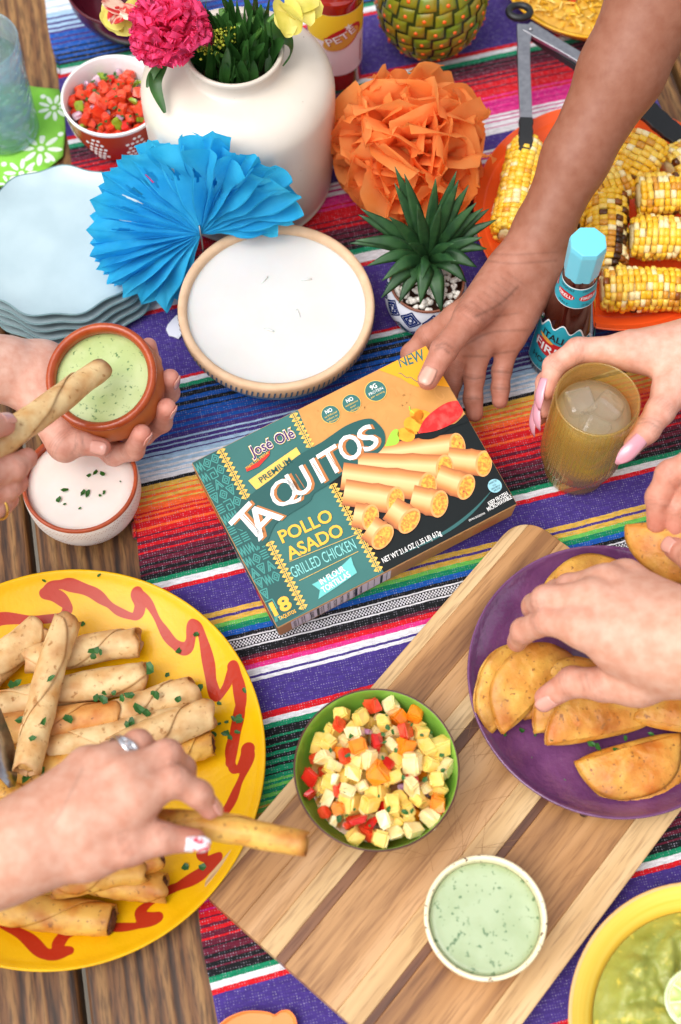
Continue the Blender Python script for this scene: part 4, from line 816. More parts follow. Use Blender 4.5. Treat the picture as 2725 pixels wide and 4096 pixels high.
# ---- yellow rice
rnd = random.Random(21); rm = PM('yellow_rice', '#eac03c', .4, attr='tint', c2='#f2e2a8', ns=100.); parts = []; K = []
for i in range(1500):
    r = .082*math.sqrt(rnd.random()); a = rnd.uniform(0, 2*PI); x, y = r*math.cos(a), r*math.sin(a); z = .020+.022*(1-(r/.085)**2)+rnd.uniform(-.003, .003)
    d = Vector((rnd.gauss(0, 1), rnd.gauss(0, 1), rnd.gauss(0, .5))).normalized()*.0044; q = aim(d); v = []
    for t, s in ((-1, .3), (-.5, .95), (.5, .95), (1, .3)):
        for k in range(5): v.append(Vector((x, y, z)) + q @ Vector((.0044*t, .0011*s*math.cos(2*PI*k/5), .0011*s*math.sin(2*PI*k/5))))
    f = [(j*5+k, j*5+(k+1) % 5, j*5+5+(k+1) % 5, j*5+5+k) for j in range(3) for k in range(5)]; parts.append((v, f)); K += [lin(rnd.choice(('#e8b828', '#efc440', '#f0d880', '#dca81c')))]*15
rice = thing('yellow_rice', 'heaped yellow rice with chile and tomato bits on the mustard plate', 'rice', (.2600, .6050, ZR))
v, f = join(*parts); o = me('grains', v, f, rm, rice); fcol(o, K); o['kind'] = 'stuff'
me('mound', *lathe([(.085, .018), (.06, .030), (.03, .038), (.0001, .040)], 40), PM('rice_mass', '#d8a828', .6, '#b88a1c', 200.), rice)
for i in range(16):
    r = .07*math.sqrt(rnd.random()); a = rnd.uniform(0, 2*PI); x, y = r*math.cos(a), r*math.sin(a); k = rnd.choice(('pepper', 'tomato', 'mango'))
    ob(k+'_piece', dice(k+'_piece', .010, FM[k], i, (1.6, .8, .5)), rice, (x, y, .024+.022*(1-(r/.085)**2)), (rnd.uniform(0, 6), .3, rnd.uniform(0, 6)))

# ============================================================ DECORATIONS, FLOWERS, BOTTLES, TOOLS
def tissue(name, c, c2, tl=.35): return PM(name, c, .7, c2, 60., tl=tl, bump=.25, bs=180., bdist=.0012, Specular_IOR_Level=.2)
# ---- blue honeycomb tissue fan
bt = tissue('blue_tissue', '#46ccf4', '#34beec', .5)
FC = Vector((-0.1247, 0.2382, 0.0760))
fan = thing('paper_fan', 'bright blue pleated tissue paper fan between the plates and the vase', 'paper fan', FC)
tips = [(-0.0557, 0.2342, 0.0750), (-0.0405, 0.2349, 0.0920), (-0.0319, 0.2362, 0.1040), (-0.0333, 0.2365, 0.1220), (-0.0419, 0.2327, 0.1460), (-0.0584, 0.2261, 0.1660), (-0.0775, 0.2246, 0.1780), (-0.1007, 0.2288, 0.1900), (-0.1281, 0.2424, 0.1880), (-0.1599, 0.2693, 0.1580), (-0.1882, 0.2722, 0.1420), (-0.2079, 0.2640, 0.1260), (-0.2188, 0.2478, 0.1120), (-0.2228, 0.2259, 0.0980), (-0.2203, 0.2069, 0.0860), (-0.2148, 0.1992, 0.0760), (-0.2061, 0.1905, 0.0660), (-0.1931, 0.1839, 0.0540), (-0.1774, 0.1831, 0.0440), (-0.1565, 0.1826, 0.0320), (-0.1406, 0.1994, 0.0220)]
tips = [Vector(t)-FC for t in tips]
def fan_layer(ts, shrink, dz, seed, dep):
    n = len(ts)
    for i in range(n):
        c = ts[i]*shrink; a = (ts[i-1] if i else ts[0]*2-ts[1])*shrink; b = (ts[i+1] if i < n-1 else ts[-1]*2-ts[-2])*shrink
        va, vb = (a+c)*.5*.90, (c+b)*.5*.90
        nrm = (b-a).cross(c).normalized(); nrm = nrm if nrm.dot(Vector((0, -.45, .89))) > 0 else -nrm
        rv = random.Random(seed+i); ph = rv.uniform(0, 9)
        def fn(u, t):
            w = abs(2*u-1); e = (va if u < .5 else vb)
            edge = c.lerp(e, w**1.6)
            p = edge*t
            fold = dep*(w**1.1)*math.sin(min(1, t*1.25)*PI*.62)
            puck = .0052*math.sin(t*10+ph+w*2.5)*t*(1-.3*w)+.0018*mnoise.noise(Vector((u*4+ph, t*7, seed)))
            return tuple(p-nrm*(fold-puck-dz*t))
        v, f = grid(15, 20, fn)
        if shrink > .95 and 4 <= i <= 13:              # punched heart shaped openings
            f = [q for q in f if not ((((q[0] % 15-4)/1.6)**2+((q[0]//15-12.5)/1.8)**2 < 1))]
        o = me('petal', v, f, bt, fan)
fan_layer(tips, 1., .0, 3, .013)
fan_layer([(tips[i]+tips[i+1])*.5 for i in range(len(tips)-1)], .97, -.016, 50, .012)
fan_layer(tips[8:], .93, -.030, 90, .011)
me('wire', *tube([(0, 0, .012), (.001, -.006, -.01), (.001, -.012, -.045)], .0008, 6), PM('wire_metal', '#888888', .3, Metallic=1.), fan)
# ---- orange tissue pompom
otm = tissue('orange_tissue', '#ffb066', '#ffa252', .55)
pom = thing('tissue_pompom', 'big orange crumpled tissue paper pompom beside the vase', 'pompom', (0.0648, 0.3383, 0.0680)); pom.scale = (1.13, 1.13, 1.1)
rnd = random.Random(77)
def crumple_petal(seed, L, W, cup, fr, wob, nu=9, nv=11):
    s = seed*2.3
    def fn(u, t):
        x = 2*u-1; w = W*(math.sin(PI*min(1, .10+.80*t))**.65)*(1 if t < .75 else math.sqrt(max(.02, 1-((t-.75)/.27)**2)))
        y = x*w; z = cup*(x*x-.3)*t+fr*math.sin(x*4.5+s)*t*t+wob*mnoise.noise(Vector((x*1.9+s, t*3.2, s)))+wob*.5*mnoise.noise(Vector((x*5+s, t*7, s)))
        return (L*t*(1+.07*mnoise.noise(Vector((x*3, s, 1)))), y, z)
    return grid(nu, nv, fn)
PP = []
for i in range(14):
    v, f = crumple_petal(i, .064, .047, .011*(1 if i % 2 else -1.), .002, .0065, 11, 13); m = bpy.data.meshes.new('petal'); m.from_pydata(v, [], f); m.materials.append(otm); m.polygons.foreach_set('use_smooth', [True]*len(m.polygons)); PP.append(m)
for i in range(92):
    z = 1-1.75*(i+.5)/92; a = i*2.39996; d = Vector((math.sqrt(max(0, 1-z*z))*math.cos(a), math.sqrt(max(0, 1-z*z))*math.sin(a), z)); d = (d+Vector((rnd.gauss(0, .18), rnd.gauss(0, .18), rnd.gauss(0, .18)))).normalized()
    up = Vector((rnd.gauss(0, 1), rnd.gauss(0, 1), rnd.gauss(0, 1)))
    tilt = (d+.85*up.normalized()).normalized(); k = rnd.uniform(.72, 1.02)
    M = Matrix.Translation(d*.010) @ aim(tilt, d.cross(up)+d*.8).to_4x4() @ Matrix.Diagonal((k, k, k, 1))
    if (M @ Vector((.058, 0, 0))).z < -.054: continue
    o = ob('petal', rnd.choice(PP), pom); o.matrix_local = M
bm = bmesh.new(); bmesh.ops.create_icosphere(bm, subdivisions=4, radius=.040)  # added filler ball behind the petals, brightens the dark gaps between them
for q in bm.verts: q.co *= 1+.22*n3(q.co, 60, 3)+.1*n3(q.co, 160, 5)
m = bpy.data.meshes.new('core'); bm.to_mesh(m); bm.free(); m.materials.append(otm); m.polygons.foreach_set('use_smooth', [True]*len(m.polygons)); ob('core', m, pom)
# ---- bouquet
pk = PM('carnation_pink', '#ff3c78', .6, '#ff5c98', 70., tl=.4); yl = PM('lily_yellow', '#eee07a', .5, '#d6cc50', 60., tl=.3); lf_ = PM('leaf_green', '#2a5222', .4, '#3e6e2e', 50., tl=.2); lg = PM('stem_green', '#5f8f38', .45, '#4a7a2c', 60.)
rs = PM('striped_petal', '#f2d8c0', .5, '#d0302c', 150., stretch=(.25, 1, 1), ramp=(.45, .55), tl=.2); gd = PM('goldenrod_yellow', '#c8c23a', .6, '#a8b030', 120.)
def flower_petals(root, mats, n, L, W, hem, z0, z1, seed, frill=0., cup=.3):
    r_ = random.Random(seed); M = []
    for k in range(6):
        s = k*3.1+seed
        def fn(u, t):
            x = 2*u-1; w = W*(.16+.84*math.sin(PI*.5*min(1, t*1.15))**.8)*(1 if t < .8 else math.sqrt(max(.03, 1-((t-.8)/.215)**2)))
            fr = frill*math.sin(x*13+s)*max(0, t-.35)**1.2+frill*.6*math.sin(x*23+s*2)*max(0, t-.55)
            return (L*t*(1+.05*frill/.004*math.sin(x*17+s)*(t > .85)*.8), x*w, cup*W*(x*x)*t+fr+.15*L*math.sin(t*2.5+s)*.3)
        v, f = grid(21 if frill else 9, 10, fn); m = bpy.data.meshes.new('petal'); m.from_pydata(v, [], f); m.materials.append(mats[k % len(mats)]); m.polygons.foreach_set('use_smooth', [True]*len(m.polygons)); M.append(m)
    for i in range(n):
        q = (i+.5)/n; z = z1+(z0-z1)*q; a = i*2.39996+seed; c = math.sqrt(max(0, 1-z*z)); d = Vector((c*math.cos(a), c*math.sin(a), z))
        k = hem*r_.uniform(.9, 1.08); o = ob('petal', r_.choice(M), root); o.matrix_local = aim(d, (r_.gauss(0, .5), r_.gauss(0, .5), 1)).to_4x4() @ Matrix.Diagonal((k, k, k, 1))
neck = Vector((VC[0], VC[1], .150))
def stem(root, mat=None, r=.0022):
    b = root.matrix_world.inverted() if False else None
    p = neck-Vector(root.location); p2 = Vector((0, 0, -.004))
    me('stem', *tube(spl([p2, p2*.4+p*.5+Vector((0, 0, .01)), p, p+Vector((0, .005, -.07))], 14), r, 8), mat or lg, root)
car = thing('carnation', 'hot pink frilled carnation in the vase', 'flower', (-0.1431, 0.3437, 0.2050), (-.35, -.25, 0)); car.location = (-0.1429, 0.3447, 0.2080)
flower_petals(car, [pk], 90, .034, .014, 1., -.35, .98, 5, .0042, .1)
stem(car)
l1 = thing('lily', 'pale yellow lily facing down on the far left of the bouquet', 'flower', (-0.1852, 0.3726, 0.2050))
for i, (tp, w) in enumerate((((-0.2009, 0.3658, 0.2000), .014), ((-0.1942, 0.3647, 0.1900), .016), ((-0.1803, 0.3686, 0.1900), .013), ((-0.1728, 0.3736, 0.1980), .013))):
    d = Vector(tp)-Vector(l1.location); v, f = grid(9, 10, lambda u, t: (d.length*t, (2*u-1)*w*math.sin(PI*(.12+.84*t))**.7, .12*w*(2*u-1)**2+.004*math.sin(3*t)))
    o = me('petal', v, f, yl, l1); o.matrix_local = aim(d, (.2*i, -.5, 1)).to_4x4()
for i, tp in enumerate(((-0.1910, 0.3716, 0.2150), (-0.1770, 0.3648, 0.2130), (-0.1887, 0.3639, 0.2120))):
    d = Vector(tp)-Vector(l1.location)-Vector((0, 0, .006)); d = d.normalized()*.022; v, f = grid(9, 8, lambda u, t: (d.length*t, (2*u-1)*.008*math.sin(PI*(.12+.8*t))**.7, .006+.0015*math.sin(9*u)))
    o = me('striped_petal', v, f, rs, l1); o.matrix_local = aim(d, (.1, -.3, 1)).to_4x4()
stem(l1)
l2 = thing('lily', 'pale yellow trumpet lily leaning over the red sauce bottle', 'flower', (-0.0475, 0.3775, 0.2100))
for i, (tp, w) in enumerate((((-0.0346, 0.3533, 0.2000), .013), ((-0.0155, 0.3717, 0.2050), .014), ((-0.0180, 0.3755, 0.2120), .012), ((-0.0449, 0.3504, 0.1980), .010), ((-0.0530, 0.3644, 0.2050), .011), ((-0.0252, 0.3543, 0.2070), .013))):
    d = Vector(tp)-Vector(l2.location); v, f = grid(9, 10, lambda u, t: (d.length*t, (2*u-1)*w*math.sin(PI*(.14+.80*t))**.7, .25*w*(2*u-1)**2+.005*math.sin(3*t)))
    o = me('petal', v, f, yl, l2); o.matrix_local = aim(d, (.25*(i-2), -.4, 1)).to_4x4()
stem(l2)
gr = thing('goldenrod', 'small yellow green goldenrod sprig at the vase mouth', 'flower', (-0.1062, 0.3470, 0.1980)); parts = []; r_ = random.Random(2)
for i in range(150):
    t = r_.random(); p = Vector((-.010+.024*t+r_.gauss(0, .004), -.012+.020*t+r_.gauss(0, .004), r_.gauss(.002, .004))); s = r_.uniform(.0009, .0019)
    parts.append(([tuple(p+Vector(q)*s) for q in ((1, 0, 0), (-1, 0, 0), (0, 1, 0), (0, -1, 0), (0, 0, 1), (0, 0, -1))], [(0, 2, 4), (2, 1, 4), (1, 3, 4), (3, 0, 4), (2, 0, 5), (1, 2, 5), (3, 1, 5), (0, 3, 5)]))
o = me('florets', *join(*parts), gd, gr); o['kind'] = 'stuff'; stem(gr)
def leaf(name, path, w, mat, parent=None, twist=0., n=16):
    P = spl(path, n); T = np.gradient(P, axis=0); v = []; 
    for i in range(n):
        t = i/(n-1); T_ = Vector(T[i]).normalized(); s = T_.cross(Vector((math.sin(twist*t), -.4, math.cos(twist*t)))).normalized(); nn = s.cross(T_)
        ww = w*(math.sin(PI*(.06+.90*t))**.75)
        for k in (-1, -.5, 0, .5, 1): v.append(Vector(P[i])+s*ww*k+nn*(.22*ww*(k*k)))
    return me(name, v, [(i*5+k, i*5+k+1, i*5+6+k, i*5+5+k) for i in range(n-1) for k in range(4)], mat, parent)
fol = [('long dark leaf hanging down over the vase shoulder below the carnation', [(-0.1438, 0.3473, 0.1900), (-0.1533, 0.3392, 0.1780), (-0.1583, 0.3230, 0.1720), (-0.1507, 0.3044, 0.1580)], .0062, 0),
       ('curled green leaf drooping over the right lip of the vase', [(-0.0683, 0.3815, 0.2000), (-0.0615, 0.3648, 0.1960), (-0.0481, 0.3617, 0.1860), (-0.0434, 0.3537, 0.1780), (-0.0501, 0.3437, 0.1720)], .0085, 2.5),
       ('small narrow leaf beside the hanging leaf on the vase', [(-0.1506, 0.3403, 0.1820), (-0.1605, 0.3314, 0.1760), (-0.1659, 0.3215, 0.1700)], .0035, 0)]
for lb, pth, w, tw in fol: tag(leaf('leaf', pth, w, lf_, None, tw), lb, 'leaf', 'loose leaves of the bouquet')
grn = thing('greenery', 'tuft of dark green stems and leaves filling the vase mouth', 'foliage', (VC[0], VC[1], .170)); r_ = random.Random(6)
for i in range(95):
    a = r_.uniform(0, 2*PI); r = r_.uniform(.004, .034); h = r_.uniform(.016, .062); p = Vector((r*math.cos(a), r*math.sin(a), -.01)); q = p*1.15+Vector((r_.gauss(0, .010), r_.gauss(.002, .010), h))
    leaf('leaf', [p, (p+q)/2+Vector((0, 0, .004)), q], r_.uniform(.0028, .0075), lf_, grn, r_.uniform(-2.5, 2.5), 9)
for i in range(9):
    a = r_.uniform(0, 2*PI); r = r_.uniform(.003, .024); p = Vector((r*math.cos(a), r*math.sin(a), -.03)); me('stem', *tube([p, p*1.1+Vector((0, .005, .03)), p*1.3+Vector((0, .012, .062))], r_.uniform(.002, .0042), 8), lg, grn)
# ---- succulent in a patterned pot
SP = (.0775, .2020)
suc = thing('succulent', 'spiky dark green artificial succulent in the patterned pot', 'plant', (SP[0], SP[1], .052))
sg = PM('succulent_green', '#1c4022', .48, '#30582c', 90., bump=.1, bs=300.)
stp = [((0.0461, 0.2537, 0.1500), 1), ((0.0538, 0.2420, 0.1550), 1), ((0.0796, 0.2330, 0.1600), 1), ((0.0981, 0.2475, 0.1520), 1), ((0.0998, 0.2395, 0.1500), 1), ((0.1086, 0.2380, 0.1450), 1), ((0.0459, 0.2442, 0.1400), 1), ((0.0173, 0.2340, 0.1180), 1), ((0.0154, 0.2321, 0.1120), 1), ((0.0414, 0.2164, 0.1300), 1), ((0.1160, 0.2298, 0.1320), 1), ((0.1225, 0.2315, 0.1220), 1), ((0.1286, 0.2340, 0.1180), 1), ((0.1358, 0.2300, 0.1080), 1), ((0.1226, 0.2134, 0.1050), 1), ((0.0129, 0.2153, 0.0980), 1), ((0.0080, 0.2150, 0.0940), 1), ((0.1278, 0.2104, 0.0920), 1.15), ((0.1192, 0.1969, 0.0840), 1.25), ((0.1106, 0.1878, 0.0740), 1.2), ((0.0992, 0.1890, 0.1050), .9), ((0.0895, 0.1686, 0.0550), 1.35), ((0.0705, 0.1744, 0.0600), 1.3), ((0.0706, 0.1796, 0.0900), .9), ((0.0513, 0.1740, 0.0620), 1.15), ((0.0358, 0.1755, 0.0680), 1.2), ((0.0363, 0.1842, 0.0820), 1.1), ((0.0231, 0.1976, 0.0850), 1.), ((0.0637, 0.2105, 0.1550), .9), ((0.0840, 0.2143, 0.1500), .9), ((0.0577, 0.1963, 0.1200), .8), ((0.0965, 0.1963, 0.1200), .8)]
sb = Vector((0.0781, 0.2192, 0.0620))-Vector((SP[0], SP[1], .052))
for i, (tp, w) in enumerate(stp):
    e = Vector(tp)-Vector((SP[0], SP[1], .052)); d = e-sb; up = Vector((0, 0, 1)); mid = sb+d*.5+up*(.006 if tp[2] > .1 else .012); n = 9; W = .0066*w; v = []
    P = spl([sb, mid, e], n); 
    for j in range(n):
        t = j/(n-1); T_ = Vector(P[min(n-1, j+1)]-P[max(0, j-1)]).normalized(); s = T_.cross(Vector((.02, -.55, .8))).normalized(); nn = s.cross(T_); ww = W*(.55+.75*t if t < .45 else max(.03, .89*(1-((t-.45)/.56)**1.5)))
        for (a, b) in ((-1, .45), (-.5, .05), (0, -.12), (.5, .05), (1, .45), (.4, .55), (-.4, .55)): v.append(Vector(P[j])+s*ww*a+nn*ww*b*.55)
    me('leaf', v, [(j*7+k, j*7+(k+1) % 7, j*7+7+(k+1) % 7, j*7+7+k) for j in range(n-1) for k in range(7)]+[tuple(range((n-1)*7, n*7))], sg, suc)
pot = thing('patterned_pot', 'small round blue and white patterned pot with white pebbles', 'pot', (SP[0], SP[1], ZR))
pp = curve([(.022, .0005), (.032, .010), (.0372, .026), (.0362, .040), (.0335, .050)], 14)
dish('bowl', None, None, None, [(.0001, .002), (.018, .002), (.019, .0004), (.022, .0005)]+pp, [(.0338, .0515), (.0330, .0528), (.0318, .0522)], curve([(.0312, .051), (.034, .036), (.03, .012), (.0001, .006)], 10), ceramic('pot_white', '#dfe2ea'), PM('pot_brown', '#6b3d28', .6), PM('pot_rim', '#7a4630', .5), parent=pot)
nvy = ceramic('cobalt', '#15275e', '#1c3270', .25); parts = []
def wallquad(pts): 
    out = []
    for a, z in pts: r = on_wall(pp, z)+.0003; out.append((r*math.cos(a), r*math.sin(a), z))
    return out
def strip(pl, w):
    v, f = ribbon2(pl, w); return [(lambda a, z: ((on_wall(pp, z)+.0003)*math.cos(a), (on_wall(pp, z)+.0003)*math.sin(a), z))(x/.036, y) for x, y, _ in v], f
cell = 2*PI*.036/11
for i in range(11):
    for j, zc in enumerate((.018, .038)):
        x0 = cell*(i+.5*(j % 2))
        for k, s in enumerate((.92, .62, .30)):
            q = [(x0+s*cell*.5, zc), (x0, zc+s*.0105), (x0-s*cell*.5, zc), (x0, zc-s*.0105), (x0+s*cell*.5, zc)]
            pl = np.concatenate([np.linspace(q[e], q[e+1], 6) for e in range(4)]); parts.append(strip(pl, (.0016, .0022, .0014)[k]))
        for s in (-1, 1): parts.append(strip(np.linspace((x0+s*cell*.10, zc-.003), (x0+s*cell*.10, zc+.003), 3), .0012))
o = me('tile_pattern', *join(*parts), nvy, pot); o['kind'] = 'stuff'
pbm = PM('white_pebble', '#e8e4dc', .5, '#d8d2c6', 100.); r_ = random.Random(14); PB = []
for k in range(3):
    bm = bmesh.new(); bmesh.ops.create_icosphere(bm, subdivisions=2, radius=1); 
    for q in bm.verts: q.co *= 1+.22*n3(q.co, 1.4, k*7)
    m = bpy.data.meshes.new('pebble'); bm.to_mesh(m); bm.free(); m.materials.append(pbm); m.polygons.foreach_set('use_smooth', [True]*len(m.polygons)); PB.append(m)
for i in range(130):
    r = .030*math.sqrt(r_.random()); a = r_.uniform(0, 2*PI); o = ob('pebble', r_.choice(PB), pot, (r*math.cos(a), r*math.sin(a), .0465+r_.uniform(-.001, .002)), (r_.uniform(0, 6), r_.uniform(0, 6), 0)); s = r_.uniform(.0024, .0042); o.scale = (s, s*.8, s*.65)
# ---- labels wrapped round bottles
def wrap(vf, prof, ang, off=.0004, div=None):
    v, f = vf; out = []
    for x, z, h in v:
        r = on_wall(prof, z)+off+h; a = ang+x/on_wall(prof, max(prof[0][1], min(prof[-1][1], z))); out.append((r*math.cos(a), r*math.sin(a), z))
    return out, f
def dense(vf, cuts=2):
    bm = bmesh.new(); vs = [bm.verts.new(q) for q in vf[0]]
    for q in vf[1]:
        try: bm.faces.new([vs[i] for i in q])
        except ValueError: pass
    bmesh.ops.triangulate(bm, faces=bm.faces[:])
    for _ in range(cuts): bmesh.ops.subdivide_edges(bm, edges=[e for e in bm.edges if e.calc_length() > .004], cuts=1); bmesh.ops.triangulate(bm, faces=bm.faces[:])
    bm.verts.index_update(); r = [tuple(q.co) for q in bm.verts], [tuple(q.index for q in p.verts) for p in bm.faces]; bm.free(); return r
def rect(x0, x1, z0, z1, nx=24, nz=6): return grid(nx, nz, lambda u, t: (x0+(x1-x0)*u, z0+(z1-z0)*t, 0))
def prt(name, c, rough=.45, **k): return PM(name, c, rough, rnd=False, **k)
FB = (.1985, .1545)
fb = thing('hot_sauce_bottle', 'tapered hot sauce bottle with faceted aqua cap and blue label', 'bottle', (FB[0], FB[1], ZR))
fp = curve([(.0268, .0004), (.0282, .004), (.0282, .012), (.0268, .035), (.0232, .065), (.0185, .095), (.0155, .115), (.0142, .130), (.0138, .142)], 30)
dkg = PM('dark_sauce_glass', '#2a0d08', .08, '#3a140a', 30., rnd=False, Coat_Weight=1., Coat_Roughness=.03)
me('glass', *lathe([(.0001, .0005), (.024, .0003)]+fp+[(.0001, .143)], 64), dkg, fb)
aq = PM('aqua_plastic', '#6fcbe0', .3, rnd=False)
cv, cf = [], []
for r, z in ((.0142, .136), (.0150, .137), (.0158, .172), (.0150, .1765), (.0001, .1768)):
    for k in range(8): cv.append((r*math.cos(2*PI*(k+.5)/8), r*math.sin(2*PI*(k+.5)/8), z))
for j in range(4):
    for k in range(8): cf.append((j*8+k, j*8+(k+1) % 8, j*8+8+(k+1) % 8, j*8+8+k))
o = me('cap', cv, cf, aq, fb, False); bev(o, .0006, 2)
teal = prt('label_teal', '#1f9db0'); wht = prt('label_white', '#ececec'); blk = prt('label_black', '#14161a'); redl = prt('label_red', '#c01f24'); gld = prt('label_gold', '#d9a040')
A0 = math.radians(-112)
def lab_top(x): return .058+.020*max(0, math.cos(x/.030*PI*.5))**.6+.004*math.cos(x*420)
def lab(off, ins): return grid(60, 8, lambda u, t: ((u-.5)*2*(.031-ins), .012+ins+(lab_top((u-.5)*2*.031)-2*ins-.012)*t, 0))
me('label_border', *wrap(lab(0, 0), fp, A0, .0004), wht, fb)
me('label', *wrap(lab(0, .0014), fp, A0, .0007), teal, fb)
me('label_banner', *wrap(dense(disc((0, .046), .0235, 0, 36, .0100, -.10)), fp, A0, .0010), redl, fb)
o = me('label_scroll', *join(wrap(dense(disc((.012, .0355), .008, 0, 18, .0022, -.3)), fp, A0, .0012), wrap(dense(disc((-.012, .057), .008, 0, 18, .0022, -.2)), fp, A0, .0012)), gld, fb); o['kind'] = 'stuff'
for nm, body, a, b, h, mt in (('lettering_italian', 'ITALIAN', (-.0165, .0600), (.0165, .0590), .0080, blk), ('lettering_firelli', 'FIRELLI', (-.0215, .0425), (.0215, .0405), .0100, wht), ('lettering_hot_sauce', 'HOT SAUCE', (-.0215, .0250), (.0215, .0235), .0075, blk)):
    me('lettering', *wrap(dense(text_fit(body, a, b, h, 0, .018), 1), fp, A0, .0014), mt, fb, False)
me('lettering', *wrap(dense(text_fit('5 FL. OZ. (148ml)', (-.014, .0165), (.014, .0155), .0028, 0), 0), fp, A0, .0014), blk, fb, False)
me('side_label', *wrap(rect(.0395, .058, .014, .056), fp, A0, .0006), teal, fb)
for i, (t_, y) in enumerate((('Nutrition', .051), ('About 30', .046), ('Serving size', .041))): me('lettering', *wrap(dense(text_fit(t_, (.041, y), (.056, y), .0034, 0, .01), 0), fp, A0, .0010), blk, fb, False)
me('neck_label_border', *wrap(rect(-.043, .043, .1055, .1305, 60), fp, A0, .0005), wht, fb)
me('neck_label', *wrap(rect(-.043, .043, .1065, .1295, 60), fp, A0, .0008), teal, fb)
for k, xx in enumerate((-.026, -.006, .014, .034)):
    me('label_banner', *wrap(dense(disc((xx, .1185), .0082, 0, 20, .0042, 0)), fp, A0, .0011), redl, fb)
    me('lettering', *wrap(dense(text_fit('FIRELLI', (xx-.0068, .1168), (xx+.0068, .1168), .0038, 0, .015), 0), fp, A0, .0014), wht, fb, False)
    me('lettering', *wrap(dense(text_fit('ORIGINALE', (xx-.0066, .1262), (xx+.0066, .1262), .0026, 0), 0), fp, A0, .0012), blk, fb, False)
    me('lettering', *wrap(dense(text_fit('ITALY', (xx-.0045, .1085), (xx+.0045, .1085), .0026, 0), 0), fp, A0, .0012), blk, fb, False)
# red pepper sauce bottle behind the vase
TPB = (-.0060, .4900)
tb = thing('pepper_sauce_bottle', 'clear bottle of red pepper sauce with yellow and white label behind the vase', 'bottle', (TPB[0], TPB[1], ZR))
tp_ = curve([(.024, .0003), (.0268, .003), (.0272, .012), (.0272, .105), (.0255, .118), (.017, .135), (.0125, .150), (.0118, .175)], 30)
rsg = PM('red_sauce_glass', '#a01e10', .06, '#8a160c', 30., rnd=False, Coat_Weight=1., Coat_Roughness=.02)
me('glass', *lathe([(.0001, .0008), (.022, .0005)]+tp_+[(.0001, .176)], 64), rsg, tb)
me('cap', *lathe([(.0128, .172), (.0138, .173), (.0138, .196), (.0128, .198), (.0001, .198)], 32), prt('white_cap', '#e8e4e0', .3), tb)
A1 = math.radians(-62)
me('label', *wrap(rect(-.045, .045, .024, .104, 60, 10), tp_, A1, .0004), prt('label_pinkish', '#ecdfe6'), tb)
me('label_top', *wrap(rect(-.045, .045, .070, .104, 60, 6), tp_, A1, .0006), prt('label_yellow', '#efc628'), tb)
me('label_emblem', *wrap(dense(disc((-.004, .074), .021, 0, 30, .0125, .5)), tp_, A1, .0009), redl, tb)
me('label_emblem', *wrap(dense(disc((-.006, .072), .020, 0, 30, .0100, .5)), tp_, A1, .0012), gld, tb)
me('lettering', *wrap(dense(text_fit('PETE', (-.019, .0655), (.009, .0795), .0100, 0, .05), 1), tp_, A1, .0015), redl, tb, False)
me('lettering', *wrap(dense(text_fit('PETE', (-.0185, .0658), (.0085, .0793), .0092, 0, .01), 1), tp_, A1, .0018), wht, tb, False)
st5 = [(.0045*(1 if k % 2 == 0 else .42)*math.sin(PI*k/5), .088+.0045*(1 if k % 2 == 0 else .42)*math.cos(PI*k/5), 0) for k in range(10)]
me('star', *wrap(dense((st5, [tuple(range(10))]), 0), tp_, A1, .0016), wht, tb)
me('thermometer_mark', *wrap(rect(.0165, .0180, .030, .060, 3, 6), tp_, A1, .0008), redl, tb)
# ---- ceramic pineapple jar
pn = thing('pineapple_jar', 'green and amber ceramic pineapple jar with raised square scales', 'jar', (.0896, .5270, ZR))
pg = ceramic('pineapple_glaze', '#8c7a1c', '#5f7a1c', .2, ns=14.); pd = ceramic('scale_glaze', '#93761a', '#6f8020', .22, ns=60.); po = ceramic('orange_dot', '#e8621e'); pdk = ceramic('groove_green', '#2f3c14')
def pr_(z): return .0535*math.sqrt(max(0, 1-((z-.062)/.064)**2))
me('jar', *lathe([(.0001, .001)]+[(pr_(z), z) for z in np.linspace(.003, .1235, 26)]+[(.0001, .125)], 64), pdk, pn)
for j in range(8):
    zc = .012+j*.0142; r = pr_(zc); n = max(5, int(round(2*PI*r/.0185)))
    for i in range(n):
        a0 = 2*PI*(i+.5*(j % 2)+.15*j)/n; hw = PI/n*.86
        def fn(u, t):
            x, y = 2*u-1, 2*t-1; z = zc+y*.0064+x*.0016; e = max(abs(x), abs(y)); b = .0016*(1-e**5)-(.0006 if .55 < e < .75 else 0)
            rr = pr_(min(.1235, max(.003, z)))+.0005+b; a = a0+x*hw; return (rr*math.cos(a), rr*math.sin(a), z)
        v, f = grid(9, 9, fn); o = me('scale', v, f, pd if (i+j) % 3 else pg, pn)
        p = Vector(((r+.0022)*math.cos(a0), (r+.0022)*math.sin(a0), zc)); q = aim(Vector((math.cos(a0), math.sin(a0), (zc-.062)*12)))
        dv_, df_ = grid(8, 4, lambda u, t: tuple(p+q @ Vector((.0011*math.cos(t*PI/2), .0021*math.sin(t*PI/2)*math.cos(2*PI*u), .0021*math.sin(t*PI/2)*math.sin(2*PI*u)))), True); me('dot', dv_, df_, po, o)
